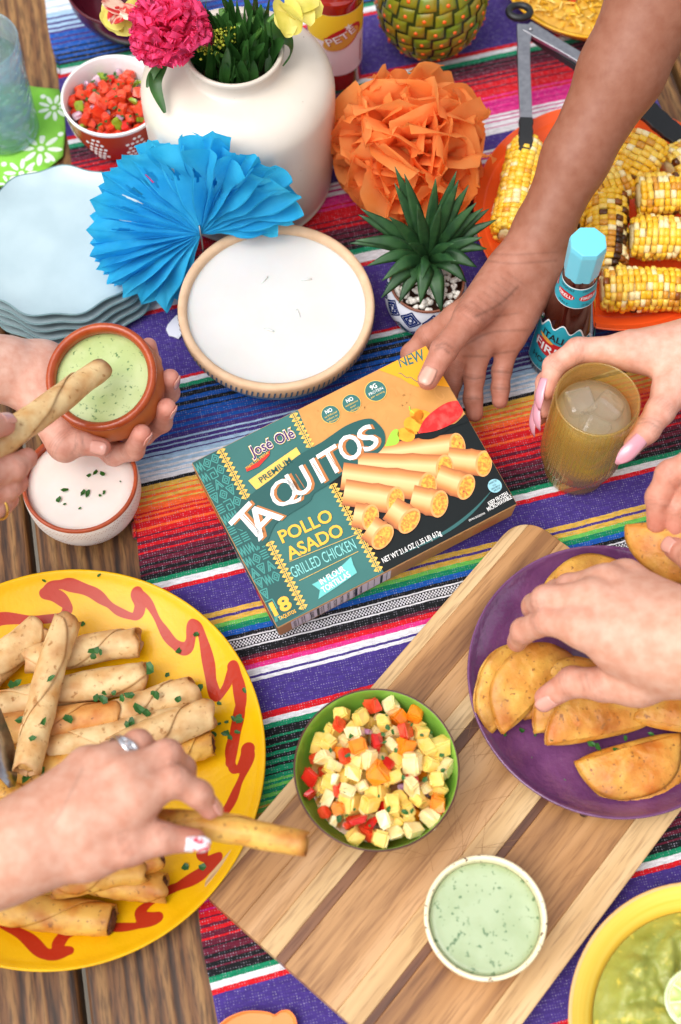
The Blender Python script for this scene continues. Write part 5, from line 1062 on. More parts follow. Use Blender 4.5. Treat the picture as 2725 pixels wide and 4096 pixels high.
# ---- serving tongs with black tips
tg = thing('serving_tongs', 'steel kitchen tongs with black scalloped tips and black hanging ring', 'tongs', (0, 0, 0))
stl = PM('brushed_steel', '#b4b4b8', .32, '#a0a0a6', 200., Metallic=1., rnd=False); bkp = PM('black_nylon', '#15171a', .45, bump=.2, bs=300., rnd=False)
def bar(path, w, h, up=(0, 0, 1)):
    P = [Vector(p) for p in path]; v = []; n = len(P)
    for i in range(n):
        T_ = (P[min(n-1, i+1)]-P[max(0, i-1)]).normalized(); s = T_.cross(Vector(up)).normalized(); nn = s.cross(T_); ww = w[i]; hh = h
        for a, b in ((-1, -1), (1, -1), (1, 1), (-1, 1)): v.append(P[i]+s*ww*a+nn*hh*b)
    f = [(i*4+k, i*4+(k+1) % 4, i*4+4+(k+1) % 4, i*4+4+k) for i in range(n-1) for k in range(4)]+[(3, 2, 1, 0), tuple(range(n*4-4, n*4))]
    return v, f
t1 = [(0.1795, 0.4957, 0.0620), (0.1769, 0.4525, 0.0600), (0.1758, 0.3842, 0.0560)]; t1b = [(0.1758, 0.3858, 0.0560), (0.1745, 0.3634, 0.0530), (0.1731, 0.3419, 0.0480), (0.1684, 0.3173, 0.0420)]
o = me('arm', *bar(spl(t1, 8), [.0072, .007, .0062, .006, .006, .006, .006, .006], .0022), stl, tg, False); bev(o, .0008, 2)
P = spl(t1b, 22); o = me('tip', *bar(P, [.0058+.0012*abs(math.sin(i*1.0)) for i in range(22)], .0028), bkp, tg, False); bev(o, .0008, 1)
t2 = [(0.1815, 0.4935, 0.0620), (0.2284, 0.4531, 0.0640), (0.2635, 0.4220, 0.0640)]; t2b = [(0.2635, 0.4220, 0.0640), (0.2860, 0.3939, 0.0630), (0.3057, 0.3747, 0.0580), (0.3241, 0.3617, 0.0520), (0.3420, 0.3435, 0.0460)]
o = me('arm', *bar(spl(t2, 8), [.0072, .007, .0062, .006, .006, .006, .006, .006], .0022), stl, tg, False); bev(o, .0008, 2)
P = spl(t2b, 26); o = me('tip', *bar(P, [.010+.0013*abs(math.sin(i*1.0)) for i in range(26)], .0028), bkp, tg, False); bev(o, .0008, 1)
for pth in (([(0.1768, 0.4929, 0.0580), (0.1748, 0.4507, 0.0560), (0.1745, 0.3902, 0.0520)]), ([(0.1860, 0.4882, 0.0570), (0.2210, 0.4543, 0.0580), (0.2564, 0.4247, 0.0580)])): me('grip', *bar(spl(pth, 6), [.0035]*6, .0035), bkp, tg, False)
c = Vector((0.1757, 0.5131, 0.0620)); me('ring', *tube([c+Vector((.0105*math.cos(a), .0085*math.sin(a), 0)) for a in np.linspace(0, 2*PI, 25)], .0036, 10, False), bkp, tg)
me('rivet', *[[tuple(Vector(q)+Vector((0.1850, 0.4882, 0.0652))) for q in lathe([(.0001, .0012), (.0018, .0010), (.0022, 0), (.0001, 0)], 16)[0]], lathe([(.0001, .0012), (.0018, .0010), (.0022, 0), (.0001, 0)], 16)[1]], stl, tg)
# ---- steel serving blade on the yellow plate
P = spl([(-0.2841, -0.1650, 0.0850), (-0.2668, -0.2080, 0.0680), (-0.2567, -0.2352, 0.0560), (-0.2501, -0.2545, 0.0500)], 14)
o = me('serving_knife', *bar(P, [.009, .010, .011, .012, .0125, .013, .0135, .0135, .013, .012, .0105, .0085, .006, .003], .0007, (.75, .1, .65)), stl, None, True); tag(o, 'flat steel serving knife resting on the taquitos at the yellow plate', 'utensil')
# ---- small white tag by the candle bowl
pts = [(-0.1604, 0.1823), (-0.1591, 0.1870), (-0.1554, 0.1927), (-0.1512, 0.1979), (-0.1476, 0.1969), (-0.1455, 0.1880), (-0.1454, 0.1767), (-0.1484, 0.1721), (-0.1533, 0.1744), (-0.1573, 0.1753)]
n = len(pts); v = [(x, y, ZR+.0010) for x, y in pts]+[(x, y, ZR+.0030) for x, y in pts]
o = me('plastic_tag', v, [tuple(range(n))[::-1], tuple(range(n, 2*n))]+[(i, (i+1) % n, n+(i+1) % n, n+i) for i in range(n)], PM('white_plastic', '#dfe0ea', .3), None, False); bev(o, .0006, 2)
tag(o, 'small white plastic tag lying beside the candle bowl', 'tag')
# ---- terracotta pot of green sauce, held in the hand
tp = thing('terracotta_pot', 'glazed terracotta pot of green sauce held in a cupped hand', 'pot', (-.1946, .0652, .122), (math.radians(13), math.radians(-5), 0))
tc1 = PM('terracotta', '#b5622c', .55, '#a5521f', 50., bump=.08, bs=200., rnd=False); tc2 = PM('glazed_terracotta', '#a8481c', .2, '#96380f', 60., bump=.25, bs=350., rnd=False)
dish('body', None, None, None, [(.0001, -.0600), (.029, -.0600), (.0325, -.0585)]+curve([(.0325, -.0585), (.0445, -.040), (.0475, -.026), (.0455, -.014), (.0418, -.0085)], 14), curve([(.0420, -.0080), (.0450, -.0055), (.0458, -.0020), (.0440, .0008), (.0410, .0008), (.0388, -.0015)], 12), curve([(.0380, -.004), (.040, -.02), (.038, -.04), (.0001, -.052)], 10), tc1, tc2, tc2, parent=tp)
gsm = sauce_mat('green_sauce', '#b9c68c', '#a9ba78', '#567a42', 300., (.60, .70))
o = me('green_sauce', *lathe([(.0405, -.0085), (.036, -.0078), (.018, -.0080), (.0001, -.0078)], 56), gsm, loc=(-.1946, .0652, .122), rot=(math.radians(9), math.radians(-4), 0)); tag(o, 'creamy green herb sauce inside the terracotta pot', 'sauce')

# ============================================================ TAQUITOS CARTON (face plane z = 0 in its own frame)
BW, BL, BT = .2215, .1567, .0395
bx = thing('taquito_box', 'teal and tan cardboard carton of frozen taquitos held by its raised corner', 'box', (-.0509, -.1233, .043), (.166, -.0935, .4745))
def ink(name, c, rough=.42, **k): k.setdefault('Specular_IOR_Level', .3); return PM(name, c, rough, rnd=False, **k)
IK = dict(teal=ink('ink_teal', '#356e69', c2='#306863', ns=30.), dteal=ink('ink_dark_teal', '#1c5350'), line=ink('ink_line_teal', '#44958c'), gold=ink('ink_gold', '#eec05a'), yel=ink('ink_yellow', '#f2b63c'), tan=ink('ink_tan', '#cc9450', c2='#c28845', ns=40.),
     tan2=ink('ink_tan_dark', '#c98f4c'), black=ink('ink_black', '#0a1214', .45, Specular_IOR_Level=.2), white=ink('ink_white', '#f0eeea'), brown=ink('ink_brown', '#b5713a'), ltl=ink('ink_pale_teal', '#86cfc9'), rib=ink('ink_ribbon', '#68c0bb'), orange=ink('ink_orange', '#f3a21c'),
     purple=ink('ink_purple', '#4a1d5c'), red=ink('ink_red', '#d8281e'), blue=ink('ink_badge_blue', '#8cc0cc'), kraft=ink('ink_kraft', '#b98a58', .6), green=ink('ink_lime', '#9ccc3c'), pep=ink('ink_pepper', '#f28c14', c2='#f4ac2c', ns=120.), sal=ink('ink_salsa', '#d01c1c', c2='#f05048', ns=160., ramp=(.45, .7)), gry=ink('ink_panel', '#e6e2ea'))
LZ = [0.]
def lay(name, vf, m, lift=None, parent=None):
    z = LZ[0] if lift is None else lift
    v = [(min(BW-.0005, max(.0005, q[0])), min(BL-.0005, max(.0005, q[1])), z+q[2]) for q in vf[0]]; o = me(name, v, vf[1], IK[m] if isinstance(m, str) else m, parent or bx, False)
    return o
# carton body: slightly rounded edges, butt under the print
bm = bmesh.new(); bmesh.ops.create_cube(bm, size=1)
for q in bm.verts: q.co = Vector(((q.co.x+.5)*BW, (q.co.y+.5)*BL, (q.co.z-.5)*BT))
bmesh.ops.bevel(bm, geom=bm.edges[:], offset=.0009, segments=2, affect='EDGES')
m = bpy.data.meshes.new('carton'); bm.to_mesh(m); bm.free(); m.materials.append(IK['kraft']); ob('carton', m, bx)
e = .0006
def sub(poly_, c0=e, c1=None): return [(min(BW-e, max(e, x)), min(BL-e, max(e, y))) for x, y in poly_]
lay('teal_panel', poly([(e, e), (BW-e, e), (BW-e, BL-e), (e, BL-e)]), 'teal', .0002)
lay('pattern_panel', poly(sub([(-0.0017, 0.1563), (0.0269, 0.1570), (0.0258, 0.0021), (-0.0001, 0.0008)])), 'dteal', .0004)
# folk pattern of the left panel: nested triangles, frets and zigzags
rnd = random.Random(3); parts = []
ux, uy = Vector((0.0236, 0.1565)), Vector((0.0223, 0.0009)); o_ = Vector((-0.0007, 0.1554)); o2 = Vector((-0, 0.0028))
def pf(a, b): return (o_*(1-b)+o2*b)*(1-a)+(ux*(1-b)+uy*b)*a
NR = 15
for j in range(NR):
    for i in range(3):
        a0, a1, b0, b1 = .05+i*.31, .05+i*.31+.28, .01+j/NR*.985, .01+(j+.86)/NR*.985
        def L_(pts, w=.0009):
            P_ = [pf(a0+(a1-a0)*x, b0+(b1-b0)*y) for x, y in pts]
            for k in range(len(P_)-1): parts.append(ribbon2([P_[k], P_[k+1]], w))
        k = rnd.randrange(6)
        if j >= NR-3 and i > 0: continue
        if k == 0: L_([(0, 0), (1, 0), (.5, 1), (0, 0)]); L_([(.3, .2), (.7, .2), (.5, .65), (.3, .2)], .0007)
        elif k == 1: L_([(0, 0), (.2, 1), (.4, 0), (.6, 1), (.8, 0), (1, 1)])
        elif k == 2: L_([(0, 0), (1, 0), (1, 1), (.2, 1), (.2, .4), (.7, .4), (.7, .7)])
        elif k == 3: [L_([(.05, y), (.95, y)]) for y in (.1, .35, .6, .85)]
        elif k == 4: L_([(.5, 0), (1, .5), (.5, 1), (0, .5), (.5, 0)]); L_([(.5, .3), (.75, .5), (.5, .7), (.25, .5), (.5, .3)], .0007)
        else: L_([(0, 1), (.5, 0), (1, 1)]); L_([(.2, 1), (.5, .4), (.8, 1)])
lay('folk_pattern', join(*parts), 'line', .0006)['kind'] = 'stuff'
# tan panel, black photo area, yellow corner
lay('tan_panel', poly(sub([(0.0992, 0.1567), (0.2207, 0.1582), (0.2229, 0.0788), (0.1464, 0.0909), (0.0934, 0.1021)])), 'tan', .0004)
lay('black_panel', poly(sub([(0.0923, 0.0944), (0.1145, 0.0910), (0.1417, 0.0951), (0.1686, 0.0928), (0.1962, 0.0877), (0.2230, 0.0816), (0.2218, -0.0010), (0.0975, 0.0001)])), 'black', .0006)
lay('corner_flash', poly(sub([(0.1753, 0.1562), (0.2207, 0.1582), (0.2210, 0.1145), (0.2101, 0.1224), (0.1967, 0.1278), (0.1924, 0.1332), (0.1884, 0.1407)])), 'orange', .0008)
# tan scroll ornaments
parts = []
for c, r, s in (((0.1102, 0.1288), .012, 1), ((0.1777, 0.1303), .014, -1), ((0.1824, 0.1182), .010, 1), ((0.1134, 0.1483), .008, -1), ((0.1536, 0.1250), .012, 1), ((0.2118, 0.1123), .010, 1)):
    P_ = [(c[0]+r*(1-.12*t)*math.cos(s*t*1.1)*max(.1, 1-t/7.5), c[1]+r*math.sin(s*t*1.1)*max(.1, 1-t/7.5)) for t in np.linspace(0, 7, 40)]; parts.append(ribbon2(P_, .0012))
for c, a in (((0.1588, 0.1158), .6), ((0.1666, 0.1171), 2.2), ((0.1019, 0.1417), 1.2), ((0.1450, 0.1316), .2), ((0.1830, 0.1307), 1.8)): parts.append(disc(c, .0055, 0, 12, .002, a))
lay('scroll_ornament', join(*parts), 'tan2', .0006)['kind'] = 'stuff'
# gold zigzag columns
def column(a, b, w=.0088):
    a, b = Vector(a), Vector(b); d = (b-a); L = d.length; d.normalize(); n = Vector((-d.y, d.x)); pr = []
    k = int(L/.0042)
    for i in range(k):
        p = a+d*L*i/k; q = a+d*L*(i+.85)/k; m_ = (p+q)/2
        for s in (-1, 1): pr.append(poly([p+n*s*w*.18, q+n*s*w*.18, m_+n*s*w*.48][::s]))
    pr.append(ribbon2([a+n*w*.10, b+n*w*.10], .0007)); pr.append(ribbon2([a-n*w*.10, b-n*w*.10], .0007))
    for i in range(k*2): p = a+d*L*(i+.3)/(2*k); pr.append(ribbon2([p-n*w*.09, p+n*w*.09], .0005))
    lay('gold_column', join(*pr), 'gold', .0010)['kind'] = 'stuff'
column((0.0262, 0.1558), (0.0269, 0.1071)); column((0.0266, 0.0665), (0.0264, 0.0033)); column((0.0939, 0.1553), (0.0939, 0.1217)); column((0.0948, 0.0858), (0.0947, 0.0025))
def TX(body, a, b, h, m, z, bold=.0, **k): return lay('lettering', text_fit(body, a, b, h, 0, bold, **k), m, z)
# big curved title, letter by letter: outline, brown shade, white face
LT = [('T', (0.0123, 0.0726), (0.0358, 0.0810), .0265), ('A', (0.0189, 0.0706), (0.0467, 0.0801), .0240), ('Q', (0.0473, 0.0851), (0.0692, 0.0908), .0225), ('U', (0.0639, 0.0883), (0.0828, 0.0903), .0230), ('I', (0.0870, 0.0906), (0.0941, 0.0914), .0228), ('T', (0.0955, 0.0923), (0.1146, 0.0939), .0226), ('O', (0.1135, 0.0956), (0.1327, 0.0972), .0222), ('S', (0.1316, 0.0965), (0.1476, 0.0978), .0212)]
tp_out = [(0.0069, 0.0972), (0.0290, 0.1081), (0.0556, 0.1137), (0.0788, 0.1202), (0.1036, 0.1218), (0.1293, 0.1250), (0.1478, 0.1217), (0.1527, 0.1138), (0.1535, 0.1039), (0.1474, 0.0944), (0.1333, 0.0905), (0.1121, 0.0902), (0.0935, 0.0871), (0.0778, 0.0855), (0.0706, 0.0811), (0.0476, 0.0789), (0.0366, 0.0765), (0.0235, 0.0662), (0.0160, 0.0687), (0.0141, 0.0823), (0.0071, 0.0900)]
lay('title_outline', poly([tuple(q) for q in spl(tp_out+[tp_out[0]], 120)[:-1]]), 'dteal', .0012)
for ch, a, b, h in LT:
    a, b = Vector(a), Vector(b); d = (b-a); n = Vector((-d.y, d.x)).normalized(); s = d.normalized()*.0022-n*.0012; k = 1.0
    kb = 0 if ch == 'Q' else 1
    TX(ch, a+s, b+s, h, 'brown', .0014, .02*kb, shear=.1); TX(ch, a, b, h, 'white', .0016, .012*kb, shear=.1)
    if ch in 'TIU': lay('letter_inline', ribbon2([a.lerp(b, .5)+n*h*.18, a.lerp(b, .52)+n*h*.78], .0006), 'brown', .0018)
lay('premium_flag', poly([(0.0347, 0.1206), (0.0831, 0.1277), (0.0837, 0.1180), (0.0667, 0.1161), (0.0489, 0.1114), (0.0372, 0.1107)]), 'gold', .0010)
TX('PREMIUM', (0.0433, 0.1136), (0.0742, 0.1178), .0052, 'dteal', .0020, .01)
TX('José Olé', (0.0460, 0.1371), (0.0874, 0.1361), .0098, 'gold', .0012, .06); TX('José Olé', (0.0465, 0.1372), (0.0868, 0.1361), .0096, 'white', .0014, .04); TX('José Olé', (0.0469, 0.1372), (0.0864, 0.1361), .0092, 'purple', .0016, .016)
lay('red_ribbon', poly([(0.0378, 0.1314), (0.0485, 0.1310), (0.0624, 0.1357), (0.0602, 0.1321), (0.0477, 0.1273), (0.0371, 0.1280)]), 'red', .0012); TX('TASTE THE FIESTA!', (0.0379, 0.1296), (0.0605, 0.1336), .0022, 'yel', .0014, .01)
TX('POLLO', (0.0356, 0.0604), (0.0819, 0.0583), .0110, 'yel', .0010, .022); TX('ASADO', (0.0342, 0.0450), (0.0841, 0.0434), .0110, 'yel', .0010, .022)
TX('GRILLED CHICKEN', (0.0305, 0.0302), (0.0875, 0.0282), .0098, 'ltl', .0010, .0)
for a, b in (((0.0338, 0.0440), (0.0920, 0.0388)), ((0.0334, 0.0262), (0.0873, 0.0255))): lay('rule_line', ribbon2([a, b], .0004), 'gold', .0010)
lay('ribbon_banner', poly([(0.0412, 0.0187), (0.0618, 0.0189), (0.0799, 0.0242), (0.0785, 0.0177), (0.0781, 0.0103), (0.0600, 0.0078), (0.0402, 0.0056), (0.0447, 0.0115)]), 'rib', .0010)
TX('IN FLOUR', (0.0479, 0.0146), (0.0706, 0.0162), .0052, 'white', .0012, .012); TX('TORTILLAS', (0.0463, 0.0079), (0.0724, 0.0100), .0052, 'white', .0012, .012)
TX('18', (0.0026, 0.0098), (0.0191, 0.0095), .0115, 'yel', .0010, .04); TX('TAQUITOS', (0.0044, 0.0048), (0.0195, 0.0042), .0030, 'yel', .0010, .02)
for c, r, l in (((0.1214, 0.1398), .0081, ('NO', 'artificial', 'colors or', 'flavors')), ((0.1414, 0.1403), .0081, ('NO', 'antibiotics', 'ever', 'chicken')), ((0.1644, 0.1405), .0094, ('9G', 'PROTEIN', 'per serving'))):
    lay('round_badge', disc(c, r, 0, 40), 'gold', .0010); lay('round_badge', disc(c, r*.94, 0, 40), 'teal', .0012)
    hs_ = [.0034]+[.0017]*3 if l[0] == 'NO' else [.0042, .0026, .0016]; y = r*.22
    for q, (t_, h_) in enumerate(zip(l, hs_)):
        w_ = min(r*1.5, (.35 if t_ in ('NO', '9G') else .55)*h_*len(t_)*1.2); wd = {'NO': .0062, '9G': .0058, 'PROTEIN': .0130}.get(t_, min(r*1.45, .00105*len(t_)+.001))
        TX(t_, (c[0]-wd/2, c[1]+y), (c[0]+wd/2, c[1]+y), h_, 'white' if q == 0 or t_ == 'PROTEIN' else 'gold', .0014, .02 if q == 0 else .0); y -= (hs_[q+1] if q+1 < len(hs_) else 0)+.0011
TX('NEW', (0.1925, 0.1492), (0.2151, 0.1455), .0102, 'teal', .0010, .02)
P_ = [Vector((0.1887, 0.1452)).lerp(Vector((0.2016, 0.1294)), t)+Vector((0, .0012*math.sin(t*14))) for t in np.linspace(0, 1, 24)]; lay('vine_flourish', ribbon2(P_, .0006), 'teal', .0010)
TX('NET WT 21.6 OZ (1.35 LB) 612g', (0.1008, 0.0072), (0.1541, 0.0061), .0046, 'white', .0016, .01)
TX('KEEP FROZEN', (0.2003, 0.0091), (0.2187, 0.0099), .0036, 'white', .0016, .01); TX('MICROWAVABLE', (0.1972, 0.0054), (0.2202, 0.0060), .0036, 'white', .0016, .01); TX('SERVING SUGGESTION', (0.1791, 0.0052), (0.1938, 0.0047), .0017, 'white', .0016)
c = (0.2124, 0.0219); lay('inspection_badge', disc(c, .0058, 0, 36), 'blue', .0016)
for t_, y, w_ in (('INSPECTED', .0028, .0074), ('U.S.', .0001, .0030), ('DEPARTMENT OF', -.0022, .0080), ('AGRICULTURE', -.0042, .0060)): TX(t_, (c[0]-w_/2, c[1]+y), (c[0]+w_/2, c[1]+y), .0015, 'black', .0018)
# printed food picture: rolled taquitos on a black plate
tort = PM('ink_food', '#e8b070', .35, attr='tint', rnd=False); fillm = PM('ink_filling', '#d07a20', .35, '#eeae34', 420., ramp=(.42, .6), c3='#a8401c', n3=380., r3=(.63, .7), rnd=False)
def pr_taq(end, start, r, z, k=0):
    r *= 1.3; e_, s_ = Vector(end), Vector(start); d = (e_-s_); L = d.length; d.normalize(); n = Vector((-d.y, d.x)); V = []; K = []; cols = [lin('#a45a20'), lin('#dc8c48'), lin('#f4c288'), lin('#f0b474'), lin('#d4823c'), lin('#94491a')]
    for i in range(9):
        t = i/8; c = s_.lerp(e_, t); rr = r*(1.0 if t > .6 else .96)*(1.06 if .62 < t < .70 else 1)
        for j in range(6): V.append((c.x+n.x*rr*(1-2*j/5), c.y+n.y*rr*(1-2*j/5), 0)); K.append(cols[j])
    f = [(i*6+j, i*6+j+1, i*6+7+j, i*6+6+j) for i in range(8) for j in range(5)]
    o = lay('printed_taquito', (V, f), tort, z); vcol(o, K)
    ang = math.atan2(d.y, d.x); v, f = disc(end, r*.62, 0, 28, r*1.03, ang); o = lay('printed_rim', (v, f), tort, z+.00008); vcol(o, [lin('#dc9a56')]*len(v))
    lay('printed_filling', disc((e_.x+d.x*r*.04, e_.y+d.y*r*.04), r*.50, 0, 24, r*.88, ang), fillm, z+.00016)
zz = .0008
for i, (en, sn, r) in enumerate([((0.2020, 0.0668), (0.1357, 0.0912), .0082), ((0.2137, 0.0429), (0.1892, 0.0600), .0085), ((0.1829, 0.0540), (0.1208, 0.0897), .0092), ((0.1910, 0.0321), (0.1743, 0.0512), .0085), ((0.1629, 0.0468), (0.1049, 0.0878), .0095), ((0.1645, 0.0296), (0.1470, 0.0450), .0088), ((0.1340, 0.0488), (0.1000, 0.0749), .0090), ((0.1359, 0.0283), (0.1271, 0.0452), .0090), ((0.1090, 0.0456), (0.0981, 0.0543), .0085), ((0.1102, 0.0266), (0.1039, 0.0390), .0090)]):
    pr_taq(en, sn, r, zz+.0003*i*.8)
P_ = [Vector((0.1146, 0.0071)).lerp(Vector((0.2096, 0.0203)), t)+Vector((.006*math.sin(PI*t), -.006*math.sin(PI*t))) for t in np.linspace(0, 1, 24)]; lay('plate_sheen', ribbon2(P_, [.0026*math.sin(PI*t)+.0001 for t in np.linspace(0, 1, 24)]), ink('ink_sheen', '#2c5f5e'), .0010)
lay('printed_lime', poly([tuple(q) for q in spl([(0.1482, 0.0941), (0.1595, 0.1028), (0.1652, 0.1015), (0.1615, 0.0934), (0.1568, 0.0913), (0.1482, 0.0941)], 30)[:-1]]), 'green', .0010)
for c, r in (((0.1688, 0.0948), .0060), ((0.1790, 0.0989), .0075), ((0.1885, 0.1013), .0065), ((0.1851, 0.1063), .0050)): lay('printed_pepper', disc(c, r, 0, 24, r*1.25, .7), 'pep', .0010)
lay('printed_stem', ribbon2([(0.1834, 0.1082), (0.1818, 0.1126), (0.1829, 0.1154)], .0010), 'green', .0012)
lay('printed_salsa', poly([tuple(q) for q in spl([(0.1775, 0.0912), (0.1884, 0.0992), (0.2015, 0.1028), (0.2140, 0.1033), (0.2220, 0.0994), (0.2211, 0.0915), (0.2115, 0.0859), (0.1933, 0.0861), (0.1775, 0.0912)], 50)[:-1]]), 'sal', .0012)
lay('printed_dish', poly([tuple(q) for q in spl([(0.1781, 0.0934), (0.1801, 0.0878), (0.1922, 0.0839), (0.2097, 0.0844), (0.2223, 0.0877), (0.2213, 0.0808), (0.2055, 0.0824), (0.1877, 0.0812), (0.1771, 0.0868), (0.1781, 0.0934)], 60)[:-1]]), 'black', .0014)
# side faces
def side_y(name, x0, x1, z0, z1, m, d): return me(name, [(x0, -d, z0), (x1, -d, z0), (x1, -d, z1), (x0, -d, z1)], [(0, 1, 2, 3)], IK[m], bx, False)
side_y('nutrition_panel', .012, .104, -BT+.004, -.002, 'gry', .0002)
for i, x in enumerate(np.linspace(.018, .100, 15)): side_y('panel_rule', x, x+(.0022 if i in (3, 9, 13) else .0005), -BT+.005, -.003, 'black', .0004)
def side_text(body, a, b, h, m):
    v, f = text_fit(body, (a[0], a[1]), (b[0], b[1]), h, 0, .01); me('lettering', [(x, -.0004, y) for x, y, _ in v], f, IK[m], bx, False)
for i, (t_, x) in enumerate((('Nutrition Facts', .0165), ('Serving size', .0225), ('Calories 250', .0325), ('Total Fat 9g', .0405), ('Sodium', .0465), ('Carbs 31g', .0525), ('Fiber 2g', .0585), ('Sugars', .0645), ('Protein 9g', .0705), ('Iron 2mg', .0765))):
    side_text(t_, (x, -BT+.007), (x, -.005), .0034 if i in (0, 2) else .0020, 'black')
for i in range(26): side_y('ingredient_line', .110+i*.0026, .1108+i*.0026, -BT+.006, -.004-.004*((i*7) % 3), 'brown', .0003)
side_y('brown_patch', .182, .206, -BT+.006, -.014, 'brown', .0002)
def side_x(name, y0, y1, z0, z1, m, d=.0002): return me(name, [(-d, y0, z0), (-d, y0, z1), (-d, y1, z1), (-d, y1, z0)], [(0, 1, 2, 3)], IK[m], bx, False)
side_x('side_panel', .002, .150, -BT+.002, -.001, 'dteal'); side_x('side_tan', .105, .150, -BT+.003, -.002, 'tan', .0004); side_x('side_photo', .012, .040, -BT+.003, -.004, 'sal', .0004)
v, f = text_fit('TAQUITOS', (.095, -.012), (.045, -.012), .016, 0, .01); me('lettering', [(-.0006, x, y-.016) for x, y, _ in v], f, IK['white'], bx, False)

# ============================================================ PEOPLE: arms and hands as one continuous skin each
def snets(D, o, h):
    """surface nets on a signed distance grid"""
    S = D < 0; c = np.zeros(np.array(D.shape)-1, np.int8)
    for a in (0, 1):
        for b in (0, 1):
            for d in (0, 1): c += S[a:a+c.shape[0], b:b+c.shape[1], d:d+c.shape[2]]
    idx = np.argwhere((c > 0) & (c < 8)); ids = -np.ones(c.shape, np.int32); ids[tuple(idx.T)] = np.arange(len(idx))
    acc = np.zeros((len(idx), 3)); cnt = np.zeros(len(idx)); cor = [(a, b, d) for a in (0, 1) for b in (0, 1) for d in (0, 1)]
    for p in cor:
        for ax in range(3):
            if p[ax]: continue
            q = list(p); q[ax] = 1; va = D[tuple((idx+p).T)]; vb = D[tuple((idx+q).T)]; x = (va < 0) != (vb < 0)
            t = np.where(x, va/np.where(x, va-vb, 1), 0); pos = np.array(p, float)[None]+t[:, None]*(np.array(q)-np.array(p))[None]
            acc += pos*x[:, None]; cnt += x
    V = np.array(o)+h*(idx+acc/cnt[:, None]); F = []
    for ax in range(3):
        u, w = [(1, 2), (2, 0), (0, 1)][ax]
        a = [slice(None)]*3; b = [slice(None)]*3; a[ax] = slice(0, -1); b[ax] = slice(1, None)
        E = np.argwhere(S[tuple(a)] != S[tuple(b)])
        E = E[(E[:, u] > 0) & (E[:, w] > 0) & (E[:, u] < D.shape[u]-1) & (E[:, w] < D.shape[w]-1)]
        ins = S[tuple(E.T)]; du = np.zeros(3, int); dw = np.zeros(3, int); du[u] = 1; dw[w] = 1
        q = np.stack([ids[tuple((E-du-dw).T)], ids[tuple((E-dw).T)], ids[tuple(E.T)], ids[tuple((E-du).T)]], 1)
        q[~ins] = q[~ins][:, ::-1]; F.append(q)
    return V, np.concatenate(F)
class Field:
    def __init__(s, lo, hi, h):
        s.h = h; s.o = np.array(lo)-.012; s.n = np.ceil((np.array(hi)+.012-s.o)/h).astype(int); s.ax = [s.o[i]+h*np.arange(s.n[i]) for i in range(3)]
    def new(s): return np.full(s.n, .05, np.float32)
    def cone(s, D, a, ra, b, rb, k=0., flat=None):
        """smooth-union a tapered capsule into D"""
        a = np.array(a); b = np.array(b); m = max(ra, rb)+.02; lo = np.minimum(a, b)-m; hi = np.maximum(a, b)+m
        i0 = np.maximum(0, ((lo-s.o)/s.h).astype(int)); i1 = np.minimum(s.n, ((hi-s.o)/s.h).astype(int)+2)
        if (i1 <= i0).any(): return
        sl = tuple(slice(i0[i], i1[i]) for i in range(3)); X, Y, Z = np.meshgrid(*[s.ax[i][sl[i]] for i in range(3)], indexing='ij')
        ba = b-a; L = max(1e-9, ba@ba); t = np.clip(((X-a[0])*ba[0]+(Y-a[1])*ba[1]+(Z-a[2])*ba[2])/L, 0, 1)
        d = np.sqrt((X-a[0]-t*ba[0])**2+(Y-a[1]-t*ba[1])**2+(Z-a[2]-t*ba[2])**2)-(ra+(rb-ra)*t)
        D[sl] = smin(D[sl], d, k)
def smin(a, b, k):
    if k <= 0: return np.minimum(a, b)
    h = np.maximum(k-np.abs(a-b), 0)/k; return np.minimum(a, b)-h*h*k*.25
def skin(name, c, c2, red, rough=.5):
    m = PM(name, c, rough, attr='tint', c2=c2, ns=110., det=4., ramp=(.35, .7), bump=.38, bs=420., bdist=.0006, sss=.09, sssr=(.005,), rnd=False, Specular_IOR_Level=.4); return m
